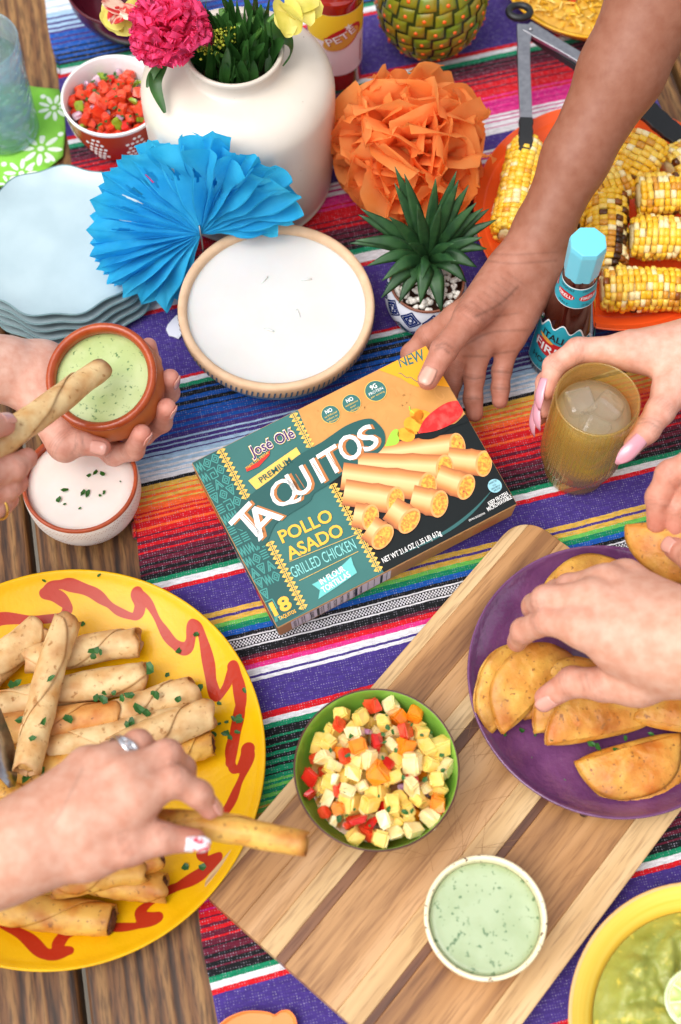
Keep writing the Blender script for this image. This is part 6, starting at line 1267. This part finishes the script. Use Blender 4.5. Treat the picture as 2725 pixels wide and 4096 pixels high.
def person(label, base, palmc, redc, fore, palm, fingers, creases=(), h=.0015, mat=None, knuckle=True, name='person', kf=.006):
    pts = [p for p, r in fore]+[p for q in palm for p in (q[0], q[2])]+[p for f_ in fingers for p, r in f_]; R_ = .035
    lo = np.min(pts, 0)-R_; hi = np.max(pts, 0)+R_; F = Field(lo, hi, h)
    B = F.new()
    for i in range(len(fore)-1): F.cone(B, fore[i][0], fore[i][1], fore[i+1][0], fore[i+1][1], .012)
    for a, ra, b, rb in palm: F.cone(B, a, ra, b, rb, .014)
    D = B.copy()
    for f_ in fingers:
        G = F.new()
        for i in range(len(f_)-1):
            F.cone(G, f_[i][0], f_[i][1], f_[i+1][0], f_[i+1][1], .0025)
            if knuckle and i: F.cone(G, f_[i][0], f_[i][1]*1.05, f_[i][0], f_[i][1]*1.05, .003)
        D = np.minimum(D, smin(B, G, kf*1.6)) if False else smin(D, smin(B, G, kf*1.6), .0006)
    V, Q = snets(D, F.o, h)
    # colour: redder finger tips and joints, palm colour mix, crease lines
    base, palmc, redc = (np.array(lin(q)) for q in (base, palmc, redc)); col = np.tile(base, (len(V), 1)); red = np.zeros(len(V)); pal = np.zeros(len(V))
    for f_ in fingers:
        for i in range(1, len(f_)):
            d = np.linalg.norm(V-np.array(f_[i][0]), axis=1); s = f_[i][1]*(2.0 if i == len(f_)-1 else 1.25); red = np.maximum(red, np.exp(-(d/s)**2)*(.75 if i == len(f_)-1 else .45))
        for i in range(len(f_)-1):
            a, b = np.array(f_[i][0]), np.array(f_[i+1][0]); t = np.clip(((V-a)@(b-a))/((b-a)@(b-a)), 0, 1); pal = np.maximum(pal, np.exp(-((np.linalg.norm(V-a-t[:, None]*(b-a), axis=1))/.02)**4))
    for a, ra, b, rb in palm:
        a, b = np.array(a), np.array(b); t = np.clip(((V-a)@(b-a))/max(1e-9, (b-a)@(b-a)), 0, 1); pal = np.maximum(pal, np.exp(-((np.linalg.norm(V-a-t[:, None]*(b-a), axis=1))/.03)**4))
    col = col*(1-pal[:, None])+palmc*pal[:, None]; col = col*(1-red[:, None])+redc*red[:, None]
    for f_ in fingers:                                 # fine wrinkles across each joint
        for i in range(1, len(f_)-1):
            c_ = np.array(f_[i][0]); ax_ = np.array(f_[i+1][0])-np.array(f_[i-1][0]); ax_ /= np.linalg.norm(ax_); q = V-c_; al = q@ax_; rd = np.linalg.norm(q-al[:, None]*ax_, axis=1)
            near = (np.abs(al) < .006) & (rd < f_[i][1]*1.7)
            for off in (-.0030, -.0009, .0012, .0032):
                g_ = np.exp(-((al-off+.0008*np.sin(rd*900))/.0006)**2)*near; col[:, :3] *= (1-.16*g_)[:, None]; V = V-(g_*.00022)[:, None]*(q-al[:, None]*ax_)/np.maximum(rd, 1e-4)[:, None]
    for w, dk, pl in creases:
        P = spl(pl, 24)
        d = np.full(len(V), 9.)
        cdir = np.array([0, -1.12*math.tan(PITCH), 1.12])
        for i in range(len(P)-1):                     # distance in the plane of the skin: the line is dropped onto it
            a, b = P[i], P[i+1]; vw = (cdir-a)/np.linalg.norm(cdir-a); q = V-a; q = q-(q@vw)[:, None]*vw; e = b-a; e = e-(e@vw)*vw; t = np.clip((q@e)/max(1e-12, e@e), 0, 1); d = np.minimum(d, np.linalg.norm(q-t[:, None]*e, axis=1)+.25*np.maximum(0, np.abs((V-a)@vw)-.016))
        g_ = np.exp(-(d/w)**2); col[:, :3] *= (1-dk*g_)[:, None]
        nn = np.array((0, -.2, .97)); V = V-g_[:, None]*nn*w*.30
    o = me(name, V, Q, mat); vcol(o, col)
    sm = o.modifiers.new('smooth', 'SMOOTH'); sm.factor = .5; sm.iterations = 5
    tag(o, label, 'person'); return o
def nail(parent, base, tip, r, up, mat, w=1.05, l0=.05, l1=1.08, ext=0., lift=.0004, point=.0):
    """curved nail plate on the last finger bone; up = outward direction of the nail"""
    a, b = Vector(base), Vector(tip); d = (b-a).normalized(); u = Vector(up); u = (u-d*u.dot(d)).normalized(); s = d.cross(u); L = r*(1.9 if ext > .5 else 1.45)
    def fn(x, t):
        k = 2*x-1; z = (t*(1.15+ext)-.62)*L; wd = w*(math.sin(PI*min(1, .30+.32*t)) if t < .62 else max(.25 if not point else .06, 1-point*((t-.62)/.38)**1.6 if point else math.sqrt(max(.12, 1-((t-.62)/.42)**2))))
        th = k*(.85 if ext > .5 else .72)*wd; drop = -max(0, z-r*.25)**2*(2.2/r*.12 if ext else .55/r)
        rr = r*.955+lift; return tuple(b+d*z+u*(rr*math.cos(th)*1.0+drop)+s*rr*math.sin(th))
    v, f = grid(9, 11, fn); o = me('fingernail', v, f, mat, parent); solid(o, .0006, 0); return o
nude = PM('natural_nail', '#d89c8c', .22, rnd=False, Coat_Weight=.4); pinkn = PM('pink_polish', '#d99aa8', .12, rnd=False, Coat_Weight=.8); dnail = PM('bare_nail', '#cf9a86', .25, rnd=False, Coat_Weight=.3)
paintn = PM('painted_nail', '#e8e4ea', .15, '#e2304c', 260., ramp=(.5, .56), c3='#f0b840', n3=300., r3=(.62, .66), rnd=False, Coat_Weight=.7)

# ---- dark arm reaching for the box (palm up, thumb on the carton)
skA = skin('brown_skin', '#9a6448', '#ecdcd2', '#c07a62')
thA = [((0.1361, 0.1702, 0.1000), .0150), ((0.1066, 0.1252, 0.1120), .0120), ((0.0853, 0.0946, 0.1130), .0108), ((0.0718, 0.0706, 0.1060), .0088)]
fA = [thA,
 [((0.0995, 0.1458, 0.0800), .0125), ((0.0762, 0.1408, 0.0600), .0102), ((0.0626, 0.1317, 0.0460), .0092), ((0.0693, 0.1112, 0.0320), .0080)],
 [((0.1127, 0.1311, 0.0720), .0115), ((0.1026, 0.1214, 0.0520), .0095), ((0.0973, 0.1066, 0.0400), .0088), ((0.0941, 0.0949, 0.0260), .0080)],
 [((0.1199, 0.1245, 0.0720), .0110), ((0.1160, 0.1048, 0.0520), .0088), ((0.1153, 0.0900, 0.0400), .0082), ((0.1171, 0.0798, 0.0320), .0076)],
 [((0.1455, 0.1301, 0.0700), .0105), ((0.1399, 0.1107, 0.0530), .0084), ((0.1391, 0.0986, 0.0440), .0078), ((0.1390, 0.0900, 0.0370), .0073)]]
pA = [((0.1578, 0.1894, 0.0980), .0210, (0.1031, 0.1445, 0.0820), .0125), ((0.1624, 0.1913, 0.0920), .0200, (0.1162, 0.1330, 0.0760), .0125), ((0.1682, 0.1905, 0.0900), .0190, (0.1294, 0.1320, 0.0740), .0125), ((0.1738, 0.1896, 0.0900), .0190, (0.1475, 0.1351, 0.0740), .0130), ((0.1439, 0.1782, 0.1000), .0190, (0.1099, 0.1321, 0.1060), .0130), ((0.1368, 0.1605, 0.0880), .016, (0.1483, 0.1480, 0.0800), .014)]
foA = [((0.1615, 0.1934, 0.1000), .0245), ((0.1744, 0.2156, 0.1120), .0235), ((0.2001, 0.2620, 0.1500), .0270), ((0.2354, 0.3165, 0.1950), .0345), ((0.2647, 0.3661, 0.2350), .0400), ((0.2997, 0.4313, 0.3000), .0440), ((0.3205, 0.4784, 0.3500), .047)]
crA = [(.0011, .32, [(0.0767, 0.0885, 0.1230), (0.0830, 0.0904, 0.1240), (0.0887, 0.0866, 0.1220)]), (.0010, .30, [(0.0781, 0.0920, 0.1240), (0.0845, 0.0939, 0.1250), (0.0908, 0.0904, 0.1240)]),
 (.0012, .35, [(0.1131, 0.1295, 0.1100), (0.1350, 0.1482, 0.1000), (0.1518, 0.1671, 0.0980)]), (.0010, .28, [(0.1055, 0.1165, 0.0850), (0.1279, 0.1276, 0.0880), (0.1599, 0.1317, 0.0850)]), (.0009, .25, [(0.1073, 0.1242, 0.0900), (0.1243, 0.1381, 0.0920), (0.1527, 0.1459, 0.0900)]),
 (.0010, .35, [(0.1074, 0.1039, 0.0550), (0.1145, 0.0995, 0.0580), (0.1232, 0.1030, 0.0550)]), (.0009, .3, [(0.1076, 0.0876, 0.0450), (0.1227, 0.0872, 0.0450)]), (.0010, .35, [(0.1311, 0.1061, 0.0600), (0.1478, 0.1056, 0.0580)]), (.0009, .3, [(0.1316, 0.0951, 0.0500), (0.1458, 0.0942, 0.0500)]), (.0010, .3, [(0.1061, 0.1161, 0.0680), (0.1253, 0.1149, 0.0700)]), (.001, .3, [(0.1313, 0.1183, 0.0680), (0.1498, 0.1201, 0.0700)]),
 (.0010, .22, [(0.1234, 0.1785, 0.1200), (0.1453, 0.1759, 0.1200), (0.1840, 0.1855, 0.1100)]), (.0009, .2, [(0.1274, 0.1851, 0.1200), (0.1532, 0.1851, 0.1200), (0.1864, 0.1945, 0.1100)])]
for k in range(9):
    x, y = 1080+k*13, 722-k*7; crA.append((.0007, .16, [(0.1110, 0.1678, 0.1100), (0.1120, 0.1459, 0.1100)] if False else [tuple(Vector((0.1071, 0.1254, 0.1150)).lerp(Vector((0.1490, 0.1644, 0.1150)), k/8)+Vector((-.008, .006, 0))), tuple(Vector((0.1071, 0.1254, 0.1150)).lerp(Vector((0.1490, 0.1644, 0.1150)), k/8)+Vector((.007, -.008, 0)))]))
hA = person('brown forearm and open hand lifting the corner of the carton', '#93604a', '#b67d68', '#c48270', foA, pA, fA, crA, mat=skA)
nail(hA, thA[2][0], thA[3][0], .0094, (-.25, -.35, .9), dnail, 1.0)
# ---- pale hand cupping the terracotta pot
skB = skin('pale_skin', '#e8bfae', '#efd8d0', '#e09a8c')
fB = [[((-0.2396, 0.0533, 0.0850), .0150), ((-0.2259, 0.0188, 0.0850), .0112), ((-0.2103, 0.0201, 0.0900), .0095), ((-0.1951, 0.0161, 0.0900), .0080)],
 [((-0.2131, 0.0464, 0.0560), .0120), ((-0.1915, 0.0294, 0.0520), .0092), ((-0.1726, 0.0262, 0.0660), .0086), ((-0.1622, 0.0258, 0.0960), .0080)],
 [((-0.2039, 0.0601, 0.0500), .0120), ((-0.1683, 0.0506, 0.0480), .0092), ((-0.1508, 0.0526, 0.0660), .0086), ((-0.1427, 0.0490, 0.0980), .0080)],
 [((-0.2012, 0.0749, 0.0500), .0120), ((-0.1644, 0.0803, 0.0480), .0090), ((-0.1454, 0.0796, 0.0680), .0084), ((-0.1410, 0.0758, 0.1000), .0078)],
 [((-0.2034, 0.0876, 0.0540), .0110), ((-0.1769, 0.1051, 0.0500), .0082), ((-0.1606, 0.1048, 0.0760), .0076), ((-0.1601, 0.1044, 0.1040), .0070)]]
pB = [((-0.2510, 0.0804, 0.0850), .0230, (-0.2135, 0.0526, 0.0560), .0150), ((-0.2519, 0.0857, 0.0830), .0230, (-0.2045, 0.0685, 0.0500), .0150), ((-0.2523, 0.0900, 0.0830), .0220, (-0.2017, 0.0813, 0.0500), .0150), ((-0.2511, 0.0948, 0.0820), .0200, (-0.2035, 0.0898, 0.0540), .0140), ((-0.2514, 0.0703, 0.0880), .020, (-0.2282, 0.0263, 0.0860), .0140)]
foB = [((-0.2531, 0.0848, 0.0860), .0240), ((-0.2760, 0.0845, 0.0980), .0255), ((-0.3190, 0.0774, 0.1250), .0290), ((-0.3707, 0.0682, 0.1600), .034), ((-0.4162, 0.0551, 0.2000), .038)]
hB = person('pale arm with cupped hand holding the terracotta pot from below', '#dcb2a0', '#d8a692', '#d08676', foB, pB, fB, [(.0009, .2, [(-0.2180, 0.0076, 0.0950), (-0.2132, 0.0149, 0.1000)]), (.0008, .18, [(-0.2099, 0.0189, 0.1000), (-0.2056, 0.0078, 0.1000)])], mat=skB)
nail(hB, fB[0][2][0], fB[0][3][0], .0083, (.1, -.55, .8), nude)
for f_ in fB[1:4]: nail(hB, f_[2][0], f_[3][0], .0082, (.85, -.45, .25), nude, 1.0)
# ---- pale hand holding the dipped taquito
fC = [[((-0.2675, -0.0493, 0.2350), .0140), ((-0.2563, -0.0403, 0.2280), .0105), ((-0.2455, -0.0259, 0.2060), .0085)],
 [((-0.2754, -0.0770, 0.2150), .0130), ((-0.2555, -0.0643, 0.2000), .0110), ((-0.2408, -0.0513, 0.1860), .0100), ((-0.2338, -0.0379, 0.1760), .0082)],
 [((-0.2768, -0.0859, 0.2050), .0130), ((-0.2595, -0.0728, 0.1850), .0105), ((-0.2466, -0.0631, 0.1760), .0095), ((-0.2399, -0.0556, 0.1700), .0080)],
 [((-0.2798, -0.0949, 0.1950), .0120), ((-0.2632, -0.0835, 0.1780), .0100), ((-0.2522, -0.0718, 0.1680), .0090), ((-0.2474, -0.0658, 0.1630), .0078)]]
pC = [((-0.3037, -0.1002, 0.2350), .024, (-0.2716, -0.0767, 0.2180), .015), ((-0.3067, -0.0987, 0.2250), .024, (-0.2768, -0.0859, 0.2050), .015), ((-0.3095, -0.0991, 0.2150), .024, (-0.2800, -0.0932, 0.1950), .015), ((-0.3003, -0.0926, 0.2400), .022, (-0.2671, -0.0528, 0.2350), .014)]
foC = [((-0.3059, -0.0985, 0.2280), .027), ((-0.3269, -0.1157, 0.2400), .027), ((-0.3693, -0.1514, 0.2700), .034)]
hC = person('pale hand with a thin gold ring dipping a taquito', '#dcb2a0', '#dca894', '#d08676', foC, pC, fC, mat=skB, h=.0018)
c = Vector((-0.2515, -0.0725, 0.1680)); d = Vector(fC[3][3][0])-Vector(fC[3][1][0]); q = aim(d)
me('ring', *tube([c+q @ Vector((-.003, .0100*math.cos(a), .0100*math.sin(a))) for a in np.linspace(0, 2*PI, 33)], .0011, 8, False), PM('gold', '#e0b45c', .25, Metallic=1.), hC)
nail(hC, fC[0][1][0], fC[0][2][0], .0088, (.2, .1, 1), nude)
# ---- pale hand with pink nails round the amber tumbler
skD = skin('fair_skin', '#ecc4b0', '#efdad0', '#e0988a')
fD = [[((0.2773, 0.0687, 0.1050), .0150), ((0.2597, 0.0405, 0.1080), .0118), ((0.2468, 0.0225, 0.1080), .0105), ((0.2355, 0.0101, 0.1060), .0080)],
 [((0.2358, 0.0965, 0.1100), .0130), ((0.1967, 0.0977, 0.1080), .0102), ((0.1773, 0.0862, 0.1020), .0090), ((0.1703, 0.0668, 0.0940), .0074)],
 [((0.2439, 0.1101, 0.0920), .0120), ((0.1930, 0.1026, 0.0860), .0096), ((0.1735, 0.0833, 0.0800), .0086), ((0.1702, 0.0617, 0.0700), .0072)],
 [((0.2519, 0.1211, 0.0740), .0115), ((0.1964, 0.1055, 0.0640), .0092), ((0.1754, 0.0854, 0.0580), .0082), ((0.1701, 0.0664, 0.0500), .0070)],
 [((0.2595, 0.1310, 0.0580), .0105), ((0.2074, 0.1130, 0.0440), .0080), ((0.1861, 0.0978, 0.0400), .0072), ((0.1808, 0.0827, 0.0360), .0062)]]
pD = [((0.3059, 0.1021, 0.1050), .0240, (0.2381, 0.0977, 0.1080), .0140), ((0.3078, 0.1042, 0.0980), .0240, (0.2457, 0.1092, 0.0920), .0140), ((0.3094, 0.1058, 0.0920), .0240, (0.2514, 0.1199, 0.0760), .0140), ((0.3103, 0.1061, 0.0880), .0220, (0.2586, 0.1285, 0.0620), .0130), ((0.3043, 0.0874, 0.1050), .0210, (0.2710, 0.0620, 0.1060), .0150), ((0.2789, 0.0918, 0.1080), .018, (0.2473, 0.0951, 0.1060), .013)]
foD = [((0.3079, 0.1026, 0.1000), .0270), ((0.3307, 0.1044, 0.1080), .0255), ((0.3769, 0.1042, 0.1350), .0300), ((0.4350, 0.1021, 0.1700), .036)]
hD = person('fair hand with pointed pink nails gripping the amber tumbler', '#e0b6a2', '#deaa96', '#d08878', foD, pD, fD, [(.0009, .22, [(0.2381, 0.0220, 0.1200), (0.2469, 0.0232, 0.1200), (0.2549, 0.0191, 0.1180)]), (.0009, .2, [(0.2406, 0.0259, 0.1200), (0.2490, 0.0271, 0.1200), (0.2574, 0.0231, 0.1180)])], mat=skD)
nail(hD, fD[0][2][0], fD[0][3][0], .0086, (.30, -.25, .9), pinkn, 1.05, ext=.75, point=.85)
for f_, u in ((fD[1], (-.85, -.1, .5)), (fD[2], (-.9, -.1, .4)), (fD[3], (-.95, -.1, .25))): nail(hD, f_[2][0], f_[3][0], .0076, u, pinkn, 1.0, ext=.65, point=.85)
# ---- hand holding up a mini taco at the right edge
skE = skin('warm_skin', '#e2b49a', '#f0dcd2', '#d88c78')
fE = [[((0.2673, -0.1304, 0.1750), .0140), ((0.2586, -0.1159, 0.1650), .0110), ((0.2497, -0.0975, 0.1450), .0086)],
 [((0.2737, -0.0341, 0.1650), .0130), ((0.2483, -0.0433, 0.1600), .0105), ((0.2414, -0.0554, 0.1450), .0094), ((0.2425, -0.0694, 0.1280), .0080)],
 [((0.2838, -0.0426, 0.1600), .0125), ((0.2640, -0.0506, 0.1540), .0100), ((0.2566, -0.0622, 0.1400), .0090), ((0.2573, -0.0749, 0.1280), .0078)],
 [((0.2950, -0.0523, 0.1500), .0120), ((0.2796, -0.0595, 0.1420), .0095), ((0.2717, -0.0708, 0.1350), .0085), ((0.2705, -0.0822, 0.1280), .0075)]]
pE = [((0.3192, -0.0937, 0.1850), .024, (0.2752, -0.0360, 0.1650), .014), ((0.3205, -0.0949, 0.1800), .024, (0.2852, -0.0444, 0.1600), .014), ((0.3217, -0.0961, 0.1750), .024, (0.2964, -0.0542, 0.1500), .014), ((0.3179, -0.1040, 0.1850), .022, (0.2674, -0.1287, 0.1750), .014)]
foE = [((0.3214, -0.0958, 0.1820), .027), ((0.3450, -0.1006, 0.2000), .027), ((0.3903, -0.1124, 0.2400), .035)]
hE = person('warm toned hand lifting a mini taco by its edge', '#d2a088', '#d29a84', '#c87a68', foE, pE, fE, mat=skE, h=.0018)
nail(hE, fE[0][1][0], fE[0][2][0], .0090, (-.2, -.4, .85), nude)
# ---- hand reaching down to the tacos
fF = [[((0.2157, -0.1988, 0.1350), .0180), ((0.1918, -0.1981, 0.1280), .0125), ((0.1718, -0.1912, 0.1120), .0112), ((0.1548, -0.1970, 0.0920), .0092)],
 [((0.1727, -0.1707, 0.1720), .0135), ((0.1509, -0.1569, 0.1500), .0105), ((0.1369, -0.1531, 0.1180), .0094), ((0.1354, -0.1513, 0.0880), .0078)],
 [((0.1796, -0.1486, 0.1720), .0130), ((0.1506, -0.1406, 0.1500), .0106), ((0.1470, -0.1329, 0.1160), .0098), ((0.1540, -0.1247, 0.0800), .0080)],
 [((0.1922, -0.1330, 0.1650), .0125), ((0.1699, -0.1262, 0.1380), .0100), ((0.1660, -0.1165, 0.1050), .0092), ((0.1737, -0.1099, 0.0720), .0076)],
 [((0.2090, -0.1238, 0.1550), .0110), ((0.1951, -0.1144, 0.1280), .0088), ((0.1915, -0.1067, 0.0960), .0080), ((0.1987, -0.1025, 0.0700), .0068)]]
pF = [((0.2445, -0.1882, 0.1800), .0250, (0.1756, -0.1692, 0.1680), .0155), ((0.2450, -0.1834, 0.1800), .0250, (0.1827, -0.1494, 0.1680), .0150), ((0.2460, -0.1778, 0.1780), .0240, (0.1946, -0.1337, 0.1600), .0140), ((0.2476, -0.1715, 0.1740), .0220, (0.2115, -0.1241, 0.1500), .0125), ((0.2471, -0.1958, 0.1650), .0230, (0.2122, -0.1965, 0.1380), .0180), ((0.2197, -0.1872, 0.1680), .022, (0.1970, -0.1811, 0.1600), .018)]
foF = [((0.2464, -0.1842, 0.1760), .0300), ((0.2695, -0.1910, 0.1880), .0290), ((0.3109, -0.2037, 0.2150), .0340), ((0.3648, -0.2196, 0.2600), .040)]
hF = person('fair hand reaching down to pick a mini taco from the purple plate', '#d6aa92', '#d4a28c', '#cc8272', foF, pF, fF, [(.001, .2, [(0.1754, -0.1905, 0.1250), (0.1786, -0.2005, 0.1200)]), (.001, .2, [(0.1796, -0.1895, 0.1250), (0.1828, -0.1999, 0.1200)])], mat=skE, h=.0018)
nail(hF, fF[0][2][0], fF[0][3][0], .0096, (-.1, -.75, .6), nude)
# ---- hand with silver rings holding a taquito over the yellow plate
fG = [[((-0.1673, -0.3302, 0.1750), .0170), ((-0.1399, -0.3259, 0.1780), .0128), ((-0.1184, -0.3204, 0.1760), .0105), ((-0.0973, -0.3198, 0.1680), .0080)],
 [((-0.1333, -0.2967, 0.1920), .0130), ((-0.1100, -0.2855, 0.1900), .0102), ((-0.0945, -0.2918, 0.1800), .0090), ((-0.0879, -0.2984, 0.1660), .0074)],
 [((-0.1417, -0.2822, 0.1920), .0130), ((-0.1166, -0.2662, 0.1840), .0104), ((-0.1085, -0.2710, 0.1660), .0094), ((-0.1061, -0.2805, 0.1500), .0080)],
 [((-0.1568, -0.2736, 0.1850), .0120), ((-0.1378, -0.2561, 0.1760), .0096), ((-0.1300, -0.2585, 0.1560), .0088), ((-0.1286, -0.2682, 0.1380), .0076)],
 [((-0.1716, -0.2706, 0.1760), .0110), ((-0.1595, -0.2587, 0.1600), .0084), ((-0.1528, -0.2615, 0.1420), .0076), ((-0.1511, -0.2703, 0.1280), .0068)]]
pG = [((-0.2044, -0.3251, 0.1780), .0230, (-0.1357, -0.2983, 0.1900), .0145), ((-0.2061, -0.3222, 0.1780), .0230, (-0.1438, -0.2846, 0.1900), .0145), ((-0.2082, -0.3190, 0.1760), .0225, (-0.1585, -0.2767, 0.1820), .0140), ((-0.2104, -0.3156, 0.1740), .0210, (-0.1723, -0.2731, 0.1740), .0125), ((-0.2046, -0.3314, 0.1740), .0210, (-0.1659, -0.3287, 0.1750), .0170), ((-0.1669, -0.3111, 0.1860), .018, (-0.1444, -0.3054, 0.1860), .016)]
foG = [((-0.2077, -0.3247, 0.1760), .0265), ((-0.2246, -0.3361, 0.1720), .0262), ((-0.2605, -0.3479, 0.1720), .0300), ((-0.3100, -0.3632, 0.1800), .036), ((-0.3604, -0.3757, 0.1900), .040)]
hG = person('hand with silver rings and painted thumb nail holding a corn taquito', '#d2a48c', '#d2a08a', '#ca8270', foG, pG, fG, [(.0009, .15, [(-0.1203, -0.3191, 0.1900), (-0.1166, -0.3248, 0.1900)]), (.0012, .18, [(-0.1699, -0.2799, 0.2000), (-0.1794, -0.3030, 0.2000), (-0.1867, -0.3171, 0.2000)])], mat=skE, h=.0018)
nail(hG, fG[0][2][0], fG[0][3][0], .0088, (.1, -.55, .8), paintn, 1.0, ext=.2)
nail(hG, fG[1][2][0], fG[1][3][0], .0078, (.6, .3, .7), nude)
silv = PM('silver', '#dcdce0', .18, Metallic=1.)
a, b = Vector(fG[3][0][0]), Vector(fG[3][1][0]); q = aim(b-a)
for k, (t, r, w) in enumerate(((.52, .0126, .0016), (.60, .0123, .0013), (.67, .0119, .0015))):
    c = a.lerp(b, t); me('ring', *tube([c+q @ Vector((.0012*math.sin(3*x+k), r*math.cos(x), r*math.sin(x))) for x in np.linspace(0, 2*PI, 41)], w, 8, False), silv, hG)
c = a.lerp(b, .58)+q @ Vector((0, 0, .0128)); bm = bmesh.new(); bmesh.ops.create_icosphere(bm, subdivisions=1, radius=.0034)
m = bpy.data.meshes.new('ring_stone'); bm.to_mesh(m); bm.free(); m.materials.append(silv); ob('ring_stone', m, hG, c)
